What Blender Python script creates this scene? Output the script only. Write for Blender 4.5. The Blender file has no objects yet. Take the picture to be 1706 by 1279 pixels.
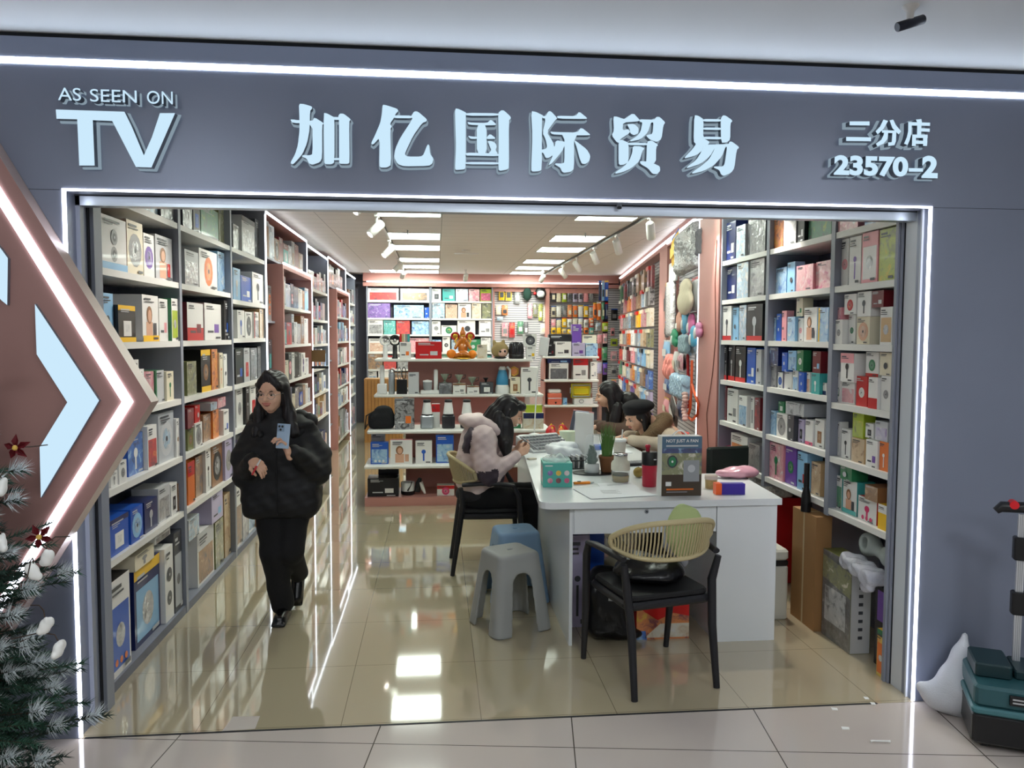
import bpy, bmesh, math, random
import numpy as np
from mathutils import Vector, Matrix, Euler
PI = math.pi
rnd = random.Random(7)
C = bpy.context.scene.collection
scene = bpy.context.scene

# ---------------------------------------------------------------- camera
EYE = np.array([0.0, 0.0, 1.72])
FPX, YAW, PITCH, ROLL = 1300.4, 0.09668213, 0.06197684, 0.00354098   # focal length in px of a 1706 x 1279 frame
def cam_axes():
    cy, sy, cp, sp = math.cos(YAW), math.sin(YAW), math.cos(PITCH), math.sin(PITCH)
    f = np.array([sy*cp, cy*cp, -sp]); r = np.array([cy, -sy, 0.0]); u = np.cross(r, f)
    cr, sr = math.cos(ROLL), math.sin(ROLL)
    return cr*r+sr*u, -sr*r+cr*u, f
AR, AU, AF = cam_axes()
cam_data = bpy.data.cameras.new('camera')
cam_data.sensor_fit = 'HORIZONTAL'; cam_data.sensor_width = 36.0
cam_data.lens = FPX*36.0/1706.0
cam_data.clip_start = 0.05; cam_data.clip_end = 100
cam = bpy.data.objects.new('camera', cam_data); C.objects.link(cam)
cam.matrix_world = Matrix(((AR[0], AU[0], -AF[0], 0), (AR[1], AU[1], -AF[1], 0), (AR[2], AU[2], -AF[2], 1.72), (0, 0, 0, 1)))
scene.camera = cam

# ---------------------------------------------------------------- view and world
vs = scene.view_settings
vs.view_transform = 'Standard'; vs.look = 'None'; vs.gamma = 1.0; vs.use_curve_mapping = False
vs.exposure = 0.12
scene.cycles.max_bounces = 7; scene.cycles.diffuse_bounces = 3; scene.cycles.glossy_bounces = 4
scene.cycles.transmission_bounces = 6; scene.cycles.transparent_max_bounces = 8
scene.cycles.sample_clamp_indirect = 4.0
scene.cycles.caustics_reflective = False; scene.cycles.caustics_refractive = False
world = bpy.data.worlds.new('mall_air'); scene.world = world; world.use_nodes = True
world.node_tree.nodes['Background'].inputs[0].default_value = (0.70, 0.76, 0.80, 1)
world.node_tree.nodes['Background'].inputs[1].default_value = 0.22

# strengths of the lights of the place and the added mall lights
E_PANEL, E_LED, E_LEDTOP, E_SIGN, E_MALL, W_SPOT, E_CEILSTRIP = 15.0, 8.0, 14.0, 0.90, 25.0, 60.0, 5.5

# ---------------------------------------------------------------- from a pixel of the frame to a point of the place
def ray(px, py): return AF + AR*(px-853.0)/FPX - AU*(py-639.5)/FPX
def onZ(px, py, z=0.0): d = ray(px, py); return Vector(EYE + d*(z-1.72)/d[2])
def onY(px, py, y): d = ray(px, py); return Vector(EYE + d*y/d[1])
def onX(px, py, x): d = ray(px, py); return Vector(EYE + d*x/d[0])

# ---------------------------------------------------------------- materials
def lin(c): c = c/255.0; return c/12.92 if c <= 0.04045 else ((c+0.055)/1.055)**2.4
def L3(rgb): return (lin(rgb[0]), lin(rgb[1]), lin(rgb[2]), 1.0)
MATS = {}
def mat(name, rgb, rough=0.5, metal=0.0, coat=0.0, alpha=1.0, trans=0.0, ior=1.45, spec=0.5, bump=0.0, bscale=60, vary=0.0):
    if name in MATS: return MATS[name]
    m = bpy.data.materials.new(name); m.use_nodes = True
    nt = m.node_tree; b = nt.nodes['Principled BSDF']
    b.inputs['Base Color'].default_value = L3(rgb)
    b.inputs['Roughness'].default_value = rough; b.inputs['Metallic'].default_value = metal
    b.inputs['Coat Weight'].default_value = coat; b.inputs['Alpha'].default_value = alpha
    b.inputs['Transmission Weight'].default_value = trans; b.inputs['IOR'].default_value = ior
    b.inputs['Specular IOR Level'].default_value = spec
    if bump or vary:
        tc = nt.nodes.new('ShaderNodeTexCoord'); n = nt.nodes.new('ShaderNodeTexNoise')
        n.inputs['Scale'].default_value = bscale; n.inputs['Detail'].default_value = 4
        nt.links.new(tc.outputs['Object'], n.inputs['Vector'])
        if bump:
            bp = nt.nodes.new('ShaderNodeBump'); bp.inputs['Strength'].default_value = bump; bp.inputs['Distance'].default_value = 0.01
            nt.links.new(n.outputs['Fac'], bp.inputs['Height']); nt.links.new(bp.outputs['Normal'], b.inputs['Normal'])
        if vary:
            mx = nt.nodes.new('ShaderNodeMix'); mx.data_type = 'RGBA'
            c = L3(rgb)
            mx.inputs['A'].default_value = tuple(v*(1-vary) for v in c[:3])+(1,)
            mx.inputs['B'].default_value = tuple(min(1, v*(1+vary)) for v in c[:3])+(1,)
            nt.links.new(n.outputs['Fac'], mx.inputs['Factor']); nt.links.new(mx.outputs['Result'], b.inputs['Base Color'])
    MATS[name] = m; return m
def emis(name, rgb, s):
    if name in MATS: return MATS[name]
    m = bpy.data.materials.new(name); m.use_nodes = True
    nt = m.node_tree; nt.nodes.remove(nt.nodes['Principled BSDF'])
    e = nt.nodes.new('ShaderNodeEmission'); e.inputs[0].default_value = L3(rgb); e.inputs[1].default_value = s
    nt.links.new(e.outputs[0], nt.nodes['Material Output'].inputs[0])
    MATS[name] = m; return m

PAL = dict(wh=(232,231,228), cr=(226,217,192), gy=(142,142,144), lg=(192,194,197), dg=(66,68,74), bk=(26,25,28), nv=(28,40,92),
  bl=(34,88,186), lb=(140,190,228), tl=(66,166,164), gn=(48,124,82), lm=(168,188,52), ye=(240,192,38), og=(226,116,42), re=(194,30,32),
  dr=(112,30,38), pk=(234,158,166), hp=(212,62,112), pu=(112,74,164), br=(142,98,62), tn=(202,168,124), ol=(116,120,70), sk=(214,166,138),
  lv=(188,180,212), si=(176,180,186))
PNAME = dict(wh='white', cr='cream', gy='grey', lg='pale grey', dg='dark grey', bk='black', nv='navy', bl='blue', lb='light blue', tl='teal',
  gn='green', lm='lime green', ye='yellow', og='orange', re='red', dr='dark red', pk='pink', hp='bright pink', pu='purple', br='brown',
  tn='tan', ol='olive', sk='peach', lv='lavender', si='silver')
def pm(code):                                  # printed card
    return mat('print_'+PNAME[code].replace(' ', '_'), PAL[code], 0.34, coat=0.15)
PHOTO2 = dict(wh=('lg','gy','wh'), gy=('dg','lg','gy'), lg=('gy','wh','lb'), dg=('bk','gy','dg'), bk=('dg','bk','gy'), nv=('bk','lb','nv'), bl=('nv','lb','bl'),
  lb=('bl','wh','lb'), tl=('gn','wh','tl'), gn=('dg','lm','gn'), lm=('ol','ye','lm'), ye=('og','wh','ye'), og=('dr','ye','og'), re=('dr','og','re'), dr=('bk','re','dr'),
  pk=('hp','wh','pk'), hp=('dr','pk','hp'), pu=('nv','lv','pu'), br=('dg','tn','br'), tn=('br','cr','tn'), ol=('dg','cr','ol'), cr=('tn','wh','cr'), sk=('br','cr','sk'), lv=('pu','wh','lv'), si=('dg','wh','si'))
def photo(code):                               # busy printed picture: blotches of three inks
    nm = 'picture_print_'+PNAME[code].replace(' ', '_')
    if nm in MATS: return MATS[nm]
    m = bpy.data.materials.new(nm); m.use_nodes = True; nt = m.node_tree; b = nt.nodes['Principled BSDF']
    tc = nt.nodes.new('ShaderNodeTexCoord'); oi = nt.nodes.new('ShaderNodeObjectInfo')
    ad = nt.nodes.new('ShaderNodeVectorMath'); ad.operation = 'ADD'
    sc = nt.nodes.new('ShaderNodeVectorMath'); sc.operation = 'SCALE'; sc.inputs['Scale'].default_value = 37.0
    cb = nt.nodes.new('ShaderNodeCombineXYZ')
    nt.links.new(oi.outputs['Random'], cb.inputs[0]); nt.links.new(oi.outputs['Random'], cb.inputs[2])
    nt.links.new(cb.outputs[0], sc.inputs[0]); nt.links.new(tc.outputs['Object'], ad.inputs[0]); nt.links.new(sc.outputs[0], ad.inputs[1])
    n = nt.nodes.new('ShaderNodeTexNoise'); n.inputs['Scale'].default_value = 16; n.inputs['Detail'].default_value = 5; n.inputs['Roughness'].default_value = 0.6; n.inputs['Distortion'].default_value = 0.8
    nt.links.new(ad.outputs[0], n.inputs['Vector'])
    r = nt.nodes.new('ShaderNodeValToRGB'); a, c2, c3 = PHOTO2[code]
    def pal_(k): return L3([v*.72+.28*200 for v in PAL[k]])
    r.color_ramp.elements[0].position = 0.34; r.color_ramp.elements[0].color = pal_(a)
    r.color_ramp.elements[1].position = 0.68; r.color_ramp.elements[1].color = pal_(c2)
    e = r.color_ramp.elements.new(0.48); e.color = pal_(c3)
    e = r.color_ramp.elements.new(0.57); e.color = pal_(code)
    nt.links.new(n.outputs['Fac'], r.inputs[0]); nt.links.new(r.outputs[0], b.inputs['Base Color'])
    b.inputs['Roughness'].default_value = 0.3; b.inputs['Coat Weight'].default_value = 0.15
    if code in ('gy', 'lg', 'dg', 'si', 'lv', 'pk', 'lb', 'ol'):          # goods in clear film: crinkled and shiny
        b.inputs['Coat Weight'].default_value = 0.9; b.inputs['Coat Roughness'].default_value = 0.08
        n2 = nt.nodes.new('ShaderNodeTexNoise'); n2.inputs['Scale'].default_value = 22; nt.links.new(ad.outputs[0], n2.inputs['Vector'])
        bp = nt.nodes.new('ShaderNodeBump'); bp.inputs['Strength'].default_value = 0.5; bp.inputs['Distance'].default_value = 0.02
        nt.links.new(n2.outputs['Fac'], bp.inputs['Height']); nt.links.new(bp.outputs['Normal'], b.inputs['Coat Normal'])
    MATS[nm] = m; return m

# ---------------------------------------------------------------- mesh builder
class MB:
    def __init__(s): s.v = []; s.f = []; s.m = []; s.mats = []; s.sm = []
    def mi(s, m):
        if m not in s.mats: s.mats.append(m)
        return s.mats.index(m)
    def add(s, vs_, fs, m, smooth=False, M=None):
        k = len(s.v)
        for v in vs_:
            v = Vector(v)
            s.v.append(tuple(M @ v) if M is not None else tuple(v))
        i = s.mi(m)
        for f in fs: s.f.append([k+j for j in f]); s.m.append(i); s.sm.append(smooth)
        return s
    def box(s, lo, hi, m, M=None, front=None):
        x0, y0, z0 = lo; x1, y1, z1 = hi
        V = [(x0,y0,z0),(x1,y0,z0),(x1,y1,z0),(x0,y1,z0),(x0,y0,z1),(x1,y0,z1),(x1,y1,z1),(x0,y1,z1)]
        F = [(0,3,2,1),(4,5,6,7),(1,2,6,5),(2,3,7,6),(3,0,4,7)]
        s.add(V, F, m, M=M); s.add(V, [(0,1,5,4)], front or m, M=M); return s
    def cbox(s, c, h, m, M=None): return s.box([c[i]-h[i] for i in range(3)], [c[i]+h[i] for i in range(3)], m, M)
    def rbox(s, lo, hi, r, m, M=None, n=3, smooth=True):          # box with rounded vertical corners and a small chamfer
        x0, y0, z0 = lo; x1, y1, z1 = hi
        P = []
        for cx, cy, a0 in ((x1-r,y1-r,0),(x0+r,y1-r,90),(x0+r,y0+r,180),(x1-r,y0+r,270)):
            for i in range(n+1):
                a = math.radians(a0+90*i/n); P.append((cx, cy, math.cos(a), math.sin(a)))
        c = min(r*0.4, (z1-z0)*0.3)
        rings = [(r-c, z0), (r, z0+c), (r, z1-c), (r-c, z1)]
        N = len(P); V = [(p[0]+p[2]*q, p[1]+p[3]*q, z) for q, z in rings for p in P]
        F = [(k*N+i, k*N+(i+1)%N, (k+1)*N+(i+1)%N, (k+1)*N+i) for k in range(3) for i in range(N)]
        s.add(V, F, m, smooth=False, M=M)
        s.add(V, [tuple(range(N-1, -1, -1)), tuple(range(3*N, 4*N))], m, M=M); return s
    def lathe(s, prof, m, M=None, n=20, smooth=True, caps=True):   # prof: (r, z)
        V = []; F = []
        for r, z in prof:
            for i in range(n): a = 2*PI*i/n; V.append((r*math.cos(a), r*math.sin(a), z))
        for k in range(len(prof)-1):
            for i in range(n): F.append((k*n+i, k*n+(i+1)%n, (k+1)*n+(i+1)%n, (k+1)*n+i))
        s.add(V, F, m, smooth, M)
        if caps:
            cf = []
            if prof[0][0] > 1e-5: cf.append(tuple(range(n-1, -1, -1)))
            if prof[-1][0] > 1e-5: cf.append(tuple(range((len(prof)-1)*n, len(prof)*n)))
            if cf: s.add(V, cf, m, False, M)
        return s
    def tube(s, pts, r, m, M=None, n=8, closed=False, flat=1.0, up=None):
        pts = [Vector(p) for p in pts]; N = len(pts)
        rs = r if isinstance(r, (list, tuple)) else [r]*N
        V = []; F = []
        ref = Vector(up) if up else Vector((0, 0, 1))
        prev = None
        for i, p in enumerate(pts):
            if closed: t = pts[(i+1) % N]-pts[i-1]
            else: t = pts[min(i+1, N-1)]-pts[max(i-1, 0)]
            t.normalize()
            if prev is None:
                a = ref if abs(t.dot(ref)) < 0.9 else Vector((1, 0, 0))
                x = (a - t*a.dot(t)).normalized()
            else:
                x = (prev - t*prev.dot(t)).normalized()
            prev = x; y = t.cross(x)
            for j in range(n):
                a = 2*PI*j/n; V.append(p + x*math.cos(a)*rs[i]*flat + y*math.sin(a)*rs[i])
        K = N if closed else N-1
        for i in range(K):
            for j in range(n):
                F.append((i*n+j, i*n+(j+1) % n, ((i+1) % N)*n+(j+1) % n, ((i+1) % N)*n+j))
        s.add(V, F, m, True, M)
        if not closed: s.add(V, [tuple(range(n-1, -1, -1)), tuple(range((N-1)*n, N*n))], m, False, M)
        return s
    def cyl(s, a, b, r, m, n=16, r2=None, M=None): return s.tube([a, b], [r, r if r2 is None else r2], m, M, n)
    def ell(s, c, r, m, M=None, nu=16, nv=10):
        V = []; F = []
        for k in range(nv+1):
            t = PI*k/nv
            for i in range(nu):
                a = 2*PI*i/nu; V.append((c[0]+r[0]*math.sin(t)*math.cos(a), c[1]+r[1]*math.sin(t)*math.sin(a), c[2]+r[2]*math.cos(t)))
        for k in range(nv):
            for i in range(nu): F.append((k*nu+i, (k+1)*nu+i, (k+1)*nu+(i+1) % nu, k*nu+(i+1) % nu))
        s.add(V, F, m, True, M); return s
    def prism(s, poly, y0, y1, m, side=None, M=None):             # poly in (x, z); front at y0 faces -y
        n = len(poly)
        ar = sum(poly[i][0]*poly[(i+1) % n][1]-poly[(i+1) % n][0]*poly[i][1] for i in range(n))
        if ar < 0: poly = poly[::-1]
        V = [(p[0], y0, p[1]) for p in poly]+[(p[0], y1, p[1]) for p in poly]
        s.add(V, [tuple(range(n))], m, M=M)
        s.add(V, [tuple(range(2*n-1, n-1, -1))]+[(i+n, (i+1) % n+n, (i+1) % n, i) for i in range(n)], side or m, M=M); return s
    def build(s, name, parent=None, loc=None, rot=None, label=None, cat=None, group=None, kind=None):
        me = bpy.data.meshes.new(name)
        me.from_pydata(s.v, [], s.f)
        for m in s.mats: me.materials.append(m)
        me.polygons.foreach_set('material_index', s.m)
        me.polygons.foreach_set('use_smooth', s.sm)
        me.update()
        o = bpy.data.objects.new(name, me); C.objects.link(o)
        if parent: o.parent = parent
        if loc is not None: o.location = loc
        if rot is not None: o.rotation_euler = rot
        return tag(o, label, cat, group, kind)
def tag(o, label=None, cat=None, group=None, kind=None):
    if label: o['label'] = label
    if cat: o['category'] = cat
    if group: o['group'] = group
    if kind: o['kind'] = kind
    return o
def empty(name, loc=(0,0,0), rz=0.0, label=None, cat=None, group=None, kind=None):
    o = bpy.data.objects.new(name, None); C.objects.link(o); o.empty_display_size = 0.1
    o.location = loc; o.rotation_euler = (0, 0, rz)
    return tag(o, label, cat, group, kind)
def copy_thing(o, loc, rz=None, label=None, group=None):
    c = o.copy(); C.objects.link(c); c.location = loc
    if rz is not None: c.rotation_euler = (0, 0, rz)
    if label: c['label'] = label
    if group: c['group'] = group
    for ch in list(o.children):
        d = ch.copy(); C.objects.link(d); d.parent = c
        for g in list(ch.children):
            e = g.copy(); C.objects.link(e); e.parent = d
    return c

# ---------------------------------------------------------------- soft bodies: smooth union of round forms, skinned on a grid
def cap(a, b, r0, r1=None, m=0, k=None): return dict(t='cap', a=a, b=b, r0=r0, r1=r0 if r1 is None else r1, m=m, k=k)
def el(c, r, rot=None, m=0, k=None, sub=False): return dict(t='el', c=c, r=r, rot=rot, m=m, k=k, sub=sub)
def rb(c, h, r, rot=None, m=0, k=None, sub=False): return dict(t='rb', c=c, h=h, r=r, rot=rot, m=m, k=k, sub=sub)
def chain(pts, rs, m=0, k=None): return [cap(pts[i], pts[i+1], rs[i], rs[i+1], m, k) for i in range(len(pts)-1)]
def _bb(p):
    if p['t'] == 'cap':
        a, b = np.array(p['a'], float), np.array(p['b'], float); r = max(p['r0'], p['r1'])
        return np.minimum(a, b)-r, np.maximum(a, b)+r
    c = np.array(p['c'], float)
    R_ = max(p['r']) if p['t'] == 'el' else float(np.linalg.norm(p['h']))+p['r']
    if p['t'] == 'el' and p['rot'] is None: R_ = np.array(p['r'])
    return c-R_, c+R_
def _dist(p, X, Y, Z):
    if p['t'] == 'cap':
        a = np.array(p['a'], float); b = np.array(p['b'], float); ba = b-a; L = max(float(ba@ba), 1e-12)
        t = np.clip(((X-a[0])*ba[0]+(Y-a[1])*ba[1]+(Z-a[2])*ba[2])/L, 0, 1)
        return np.sqrt((X-a[0]-t*ba[0])**2+(Y-a[1]-t*ba[1])**2+(Z-a[2]-t*ba[2])**2)-(p['r0']+(p['r1']-p['r0'])*t)
    c = p['c']; x, y, z = X-c[0], Y-c[1], Z-c[2]
    if p['rot'] is not None:
        Rm = np.array(Euler(p['rot']).to_matrix()).T
        x, y, z = Rm[0,0]*x+Rm[0,1]*y+Rm[0,2]*z, Rm[1,0]*x+Rm[1,1]*y+Rm[1,2]*z, Rm[2,0]*x+Rm[2,1]*y+Rm[2,2]*z
    if p['t'] == 'el':
        r = p['r']; k0 = np.sqrt((x/r[0])**2+(y/r[1])**2+(z/r[2])**2); k1 = np.sqrt((x/r[0]**2)**2+(y/r[1]**2)**2+(z/r[2]**2)**2)+1e-9
        return k0*(k0-1)/k1
    h = p['h']; qx, qy, qz = np.abs(x)-h[0]+p['r'], np.abs(y)-h[1]+p['r'], np.abs(z)-h[2]+p['r']
    return np.sqrt(np.maximum(qx,0)**2+np.maximum(qy,0)**2+np.maximum(qz,0)**2)+np.minimum(np.maximum(qx,np.maximum(qy,qz)),0)-p['r']
def soft(prims, h, k=0.02, disp=None, fn=None, bounds=None):
    """returns verts, quads, material tags"""
    if bounds: lo, hi = np.array(bounds[0], float), np.array(bounds[1], float)
    else:
        bbs = [_bb(p) for p in prims if not p.get('sub')]
        lo = np.min([b[0] for b in bbs], 0)-3*h-0.01; hi = np.max([b[1] for b in bbs], 0)+3*h+0.01
    n = np.ceil((hi-lo)/h).astype(int)+1
    ax = [(lo[i]+h*np.arange(n[i])).astype(np.float32) for i in range(3)]
    D = np.full(tuple(n), 0.3, np.float32); B = np.full(tuple(n), 9.0, np.float32); T = np.zeros(tuple(n), np.int16)
    for p in sorted(prims, key=lambda q: bool(q.get('sub'))):
        kk = k if p.get('k') is None else p['k']
        b0, b1 = _bb(p); mg = kk+4*h+0.02
        i0 = np.clip(np.floor((b0-mg-lo)/h).astype(int), 0, n-1); i1 = np.clip(np.ceil((b1+mg-lo)/h).astype(int)+1, 1, n)
        if np.any(i1 <= i0): continue
        sl = tuple(slice(i0[i], i1[i]) for i in range(3))
        X, Y, Z = np.meshgrid(ax[0][sl[0]], ax[1][sl[1]], ax[2][sl[2]], indexing='ij')
        d = _dist(p, X, Y, Z).astype(np.float32)
        if p.get('sub'):
            a = D[sl]; b = -d; w = np.maximum(kk-np.abs(a-b), 0)/max(kk, 1e-6); D[sl] = np.maximum(a, b)+w*w*kk/4; continue
        a = D[sl]; w = np.maximum(kk-np.abs(a-d), 0)/max(kk, 1e-6); D[sl] = np.minimum(a, d)-w*w*kk/4
        bb_ = B[sl]; tt = T[sl]; msk = d < bb_; bb_[msk] = d[msk]; tt[msk] = p['m']; B[sl] = bb_; T[sl] = tt
    if fn or disp:
        X, Y, Z = np.meshgrid(*ax, indexing='ij')
        if fn: D = fn(X, Y, Z, D).astype(np.float32)
        if disp: D = D+disp(X, Y, Z).astype(np.float32)
    D[0] = D[-1] = 1; D[:, 0] = D[:, -1] = 1; D[:, :, 0] = D[:, :, -1] = 1
    S = D < 0
    cs = n-1
    cnt = np.zeros(tuple(cs), np.int8); P = np.zeros(tuple(cs)+(3,), np.float32)
    off = [(i, j, l) for i in (0, 1) for j in (0, 1) for l in (0, 1)]
    def sub_(A, o): return A[o[0]:o[0]+cs[0], o[1]:o[1]+cs[1], o[2]:o[2]+cs[2]]
    for a in off:
        for d in range(3):
            if a[d]: continue
            b = list(a); b[d] = 1
            sa, sb = sub_(S, a), sub_(S, b); ch = sa != sb
            if not ch.any(): continue
            da, db = sub_(D, a)[ch], sub_(D, b)[ch]; t = da/(da-db)
            q = np.zeros((len(t), 3), np.float32)
            for e in range(3): q[:, e] = a[e]
            q[:, d] = t
            P[ch] += q; cnt[ch] += 1
    act = cnt > 0; idx = np.full(tuple(cs), -1, np.int64); ids = np.argwhere(act); idx[act] = np.arange(len(ids))
    V = lo+h*(ids+P[act]/cnt[act][:, None])
    quads = []
    for d in range(3):
        e, f = (d+1) % 3, (d+2) % 3
        sl0 = [slice(1, -1)]*3; sl0[d] = slice(0, -1); sl1 = list(sl0); sl1[d] = slice(1, None)
        s0, s1 = S[tuple(sl0)], S[tuple(sl1)]
        w = np.argwhere(s0 != s1)
        if not len(w): continue
        ins = s0[tuple(w.T)]
        base = w.copy(); base[:, e] += 1; base[:, f] += 1        # grid index of the edge start
        def cell(de, df):
            c = base.copy(); c[:, e] -= de; c[:, f] -= df; return idx[tuple(c.T)]
        q = np.stack([cell(1, 1), cell(0, 1), cell(0, 0), cell(1, 0)], 1)
        q[~ins] = q[~ins][:, ::-1]
        quads.append(q)
    Q = np.concatenate(quads) if quads else np.zeros((0, 4), int)
    tg = T[tuple(np.clip(np.round((V-lo)/h).astype(int), 0, n-1).T)]
    return V, Q, tg[Q[:, 0]]
def soft_obj(name, parts, mats, parent=None, smooth=2, **kw):
    """parts: list of results of soft(); joined as one mesh"""
    V = []; Q = []; T = []; k = 0
    for v, q, t in parts:
        v = v.copy()
        if smooth and len(q):
            for _ in range(smooth):
                s_ = np.zeros_like(v); c_ = np.zeros(len(v))
                for i in range(4):
                    a, b = q[:, i], q[:, (i+1) % 4]
                    np.add.at(s_, a, v[b]); np.add.at(c_, a, 1); np.add.at(s_, b, v[a]); np.add.at(c_, b, 1)
                v = 0.5*v+0.5*s_/np.maximum(c_, 1)[:, None]
        V.append(v); Q.append(q+k); T.append(t); k += len(v)
    V = np.concatenate(V); Q = np.concatenate(Q); T = np.concatenate(T)
    me = bpy.data.meshes.new(name)
    me.from_pydata(V.tolist(), [], Q.tolist())
    for m in mats: me.materials.append(m)
    me.polygons.foreach_set('material_index', T.astype(np.int32)); me.polygons.foreach_set('use_smooth', [True]*len(Q)); me.update()
    o = bpy.data.objects.new(name, me); C.objects.link(o)
    if parent: o.parent = parent
    return tag(o, kw.get('label'), kw.get('cat'), kw.get('group'), kw.get('kind'))

# ================================================================ the setting
XL, XR = -1.54, 2.22                 # fronts of the shelving on both long sides
YF, YB = 3.39, 15.3                  # shop front, front of the back wall shelving
OX0, OX1, OZ = -1.517, 2.242, 2.307  # opening
CEIL, MCEIL = 2.91, 2.932
def tile_mat(name, rgb, x0, y0, sx, sy, rot, gap, rough, grout, amp=0.05, coat=0.0, spec=0.5, nscale=1.3):
    m = bpy.data.materials.new(name); m.use_nodes = True; nt = m.node_tree; b = nt.nodes['Principled BSDF']; N = nt.nodes.new
    tc = N('ShaderNodeTexCoord'); mp = N('ShaderNodeMapping'); mp.vector_type = 'TEXTURE'
    mp.inputs['Location'].default_value = (x0, y0, 0); mp.inputs['Rotation'].default_value = (0, 0, rot)
    nt.links.new(tc.outputs['Object'], mp.inputs['Vector'])
    sp = N('ShaderNodeSeparateXYZ'); nt.links.new(mp.outputs[0], sp.inputs[0])
    outs = []
    for k, s_ in ((0, sx), (1, sy)):
        d = N('ShaderNodeMath'); d.operation = 'DIVIDE'; d.inputs[1].default_value = s_; nt.links.new(sp.outputs[k], d.inputs[0])
        r = N('ShaderNodeMath'); r.operation = 'ROUND'; nt.links.new(d.outputs[0], r.inputs[0])
        q = N('ShaderNodeMath'); q.operation = 'SUBTRACT'; nt.links.new(d.outputs[0], q.inputs[0]); nt.links.new(r.outputs[0], q.inputs[1])
        a = N('ShaderNodeMath'); a.operation = 'ABSOLUTE'; nt.links.new(q.outputs[0], a.inputs[0])
        l = N('ShaderNodeMath'); l.operation = 'LESS_THAN'; l.inputs[1].default_value = gap/s_/2; nt.links.new(a.outputs[0], l.inputs[0]); outs.append(l)
    mxx = N('ShaderNodeMath'); mxx.operation = 'MAXIMUM'; nt.links.new(outs[0].outputs[0], mxx.inputs[0]); nt.links.new(outs[1].outputs[0], mxx.inputs[1])
    n = N('ShaderNodeTexNoise'); n.inputs['Scale'].default_value = nscale; n.inputs['Detail'].default_value = 6; nt.links.new(tc.outputs['Object'], n.inputs['Vector'])
    c = L3(rgb); mv = N('ShaderNodeMix'); mv.data_type = 'RGBA'
    mv.inputs['A'].default_value = tuple(v*(1-amp) for v in c[:3])+(1,); mv.inputs['B'].default_value = tuple(min(1, v*(1+amp)) for v in c[:3])+(1,)
    nt.links.new(n.outputs['Fac'], mv.inputs['Factor'])
    mg = N('ShaderNodeMix'); mg.data_type = 'RGBA'; nt.links.new(mxx.outputs[0], mg.inputs['Factor']); nt.links.new(mv.outputs['Result'], mg.inputs['A']); mg.inputs['B'].default_value = L3(grout)
    nt.links.new(mg.outputs['Result'], b.inputs['Base Color'])
    b.inputs['Roughness'].default_value = rough; b.inputs['Coat Weight'].default_value = coat; b.inputs['Coat Roughness'].default_value = 0.03
    b.inputs['Specular IOR Level'].default_value = spec
    return m
m_floor = tile_mat('polished_beige_tile', (184, 171, 143), 0.197, 4.03, 0.62, 0.62, 0, 0.0035, 0.06, (128, 116, 92), amp=0.07, coat=1.0, spec=0.7)
m_mall = tile_mat('polished_grey_tile', (198, 187, 179), -0.268, 3.235, 0.845, 0.845, math.radians(-7.3), 0.005, 0.10, (80, 72, 66), amp=0.05, coat=0.25)
m_ceil = tile_mat('ceiling_tile', (226, 220, 216), 0.06, 7.36, 1.24, 0.31, 0, 0.006, 0.6, (150, 144, 140), amp=0.03)
m_mceil = mat('painted_mall_ceiling', (212, 217, 222), 0.55)
m_slate = mat('slate_metal_panel', (140, 147, 166), 0.36, metal=0.3, vary=0.05, bscale=3)
m_slate_d = mat('slate_shelf_metal', (136, 141, 154), 0.4)
m_slate_b = mat('slate_back_panel', (104, 107, 122), 0.5)
m_seam = mat('dark_seam', (22, 24, 30), 0.6)
m_reveal_lit = mat('reveal_panel_lit', (206, 212, 220), 0.35)  # LED light on the right reveal is put into this pale colour
m_steel = mat('brushed_steel', (176, 184, 190), 0.3, metal=0.7)
m_pink = mat('dusty_pink_panel', (196, 140, 132), 0.45)
m_pinkd = mat('brown_pink_panel', (174, 134, 128), 0.34, metal=0.15)
m_white = mat('white_laminate', (226, 225, 221), 0.4)
m_whiteg = mat('white_gloss', (232, 233, 233), 0.2, coat=0.3)
m_led = emis('led_strip_glow', (236, 240, 255), E_LED)
m_ledtop = emis('led_line_glow', (228, 240, 255), E_LEDTOP)
m_ledin = emis('ceiling_strip_glow', (240, 248, 255), E_CEILSTRIP)
m_panel = emis('light_panel_glow', (238, 250, 236), E_PANEL)
m_mallp = emis('added_mall_glow', (240, 246, 250), E_MALL)

MB().box((-5, YF, -0.05), (7, 17.2, 0), m_floor).build('floor', kind='structure')
MB().box((-7, -7, -0.05), (9, YF-0.001, -0.0005), m_mall).build('floor.001', kind='structure')
MB().box((OX0+0.02, YF-0.006, -0.001), (2.06, YF+0.006, 0.0012), m_seam).build('trim_1', kind='structure')
# shop front wall
b = MB()
b.box((-7, YF, OZ), (9, YF+0.1, 2.915), m_slate)
b.box((-7, YF, 0), (OX0, YF+0.1, OZ), m_slate); b.box((OX1, YF, 0), (9, YF+0.1, OZ), m_slate)
b.box((-7, YF-0.0008, OZ-0.001), (OX0-0.01, YF+0.01, OZ+0.001), m_seam); b.box((OX1+0.01, YF-0.0008, OZ-0.001), (9, YF+0.01, OZ+0.001), m_seam)
b.build('wall_front', kind='structure')
b = MB(); b.box((-7, YF+0.012, 2.915), (9, YF+0.2, 2.932), m_seam); b.box((-7, YF-0.0006, 2.913), (9, YF+0.02, 2.9155), m_seam); b.build('trim_gap_shade', kind='structure')  # dark strips paint the shade in the gap under the mall ceiling
b = MB()   # reveals: guide rails for the roller shutter on both sides
b.box((OX0-0.12, YF+0.1, 0), (OX0, 3.73, 2.5), m_slate)
b.box((OX0, 3.50, 0), (OX0+0.018, 3.53, OZ), m_slate_d); b.box((OX0, 3.62, 0), (OX0+0.022, 3.70, OZ), m_slate_d); b.box((OX0+0.001, 3.60, 0), (OX0+0.006, 3.62, OZ), m_seam)
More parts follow.
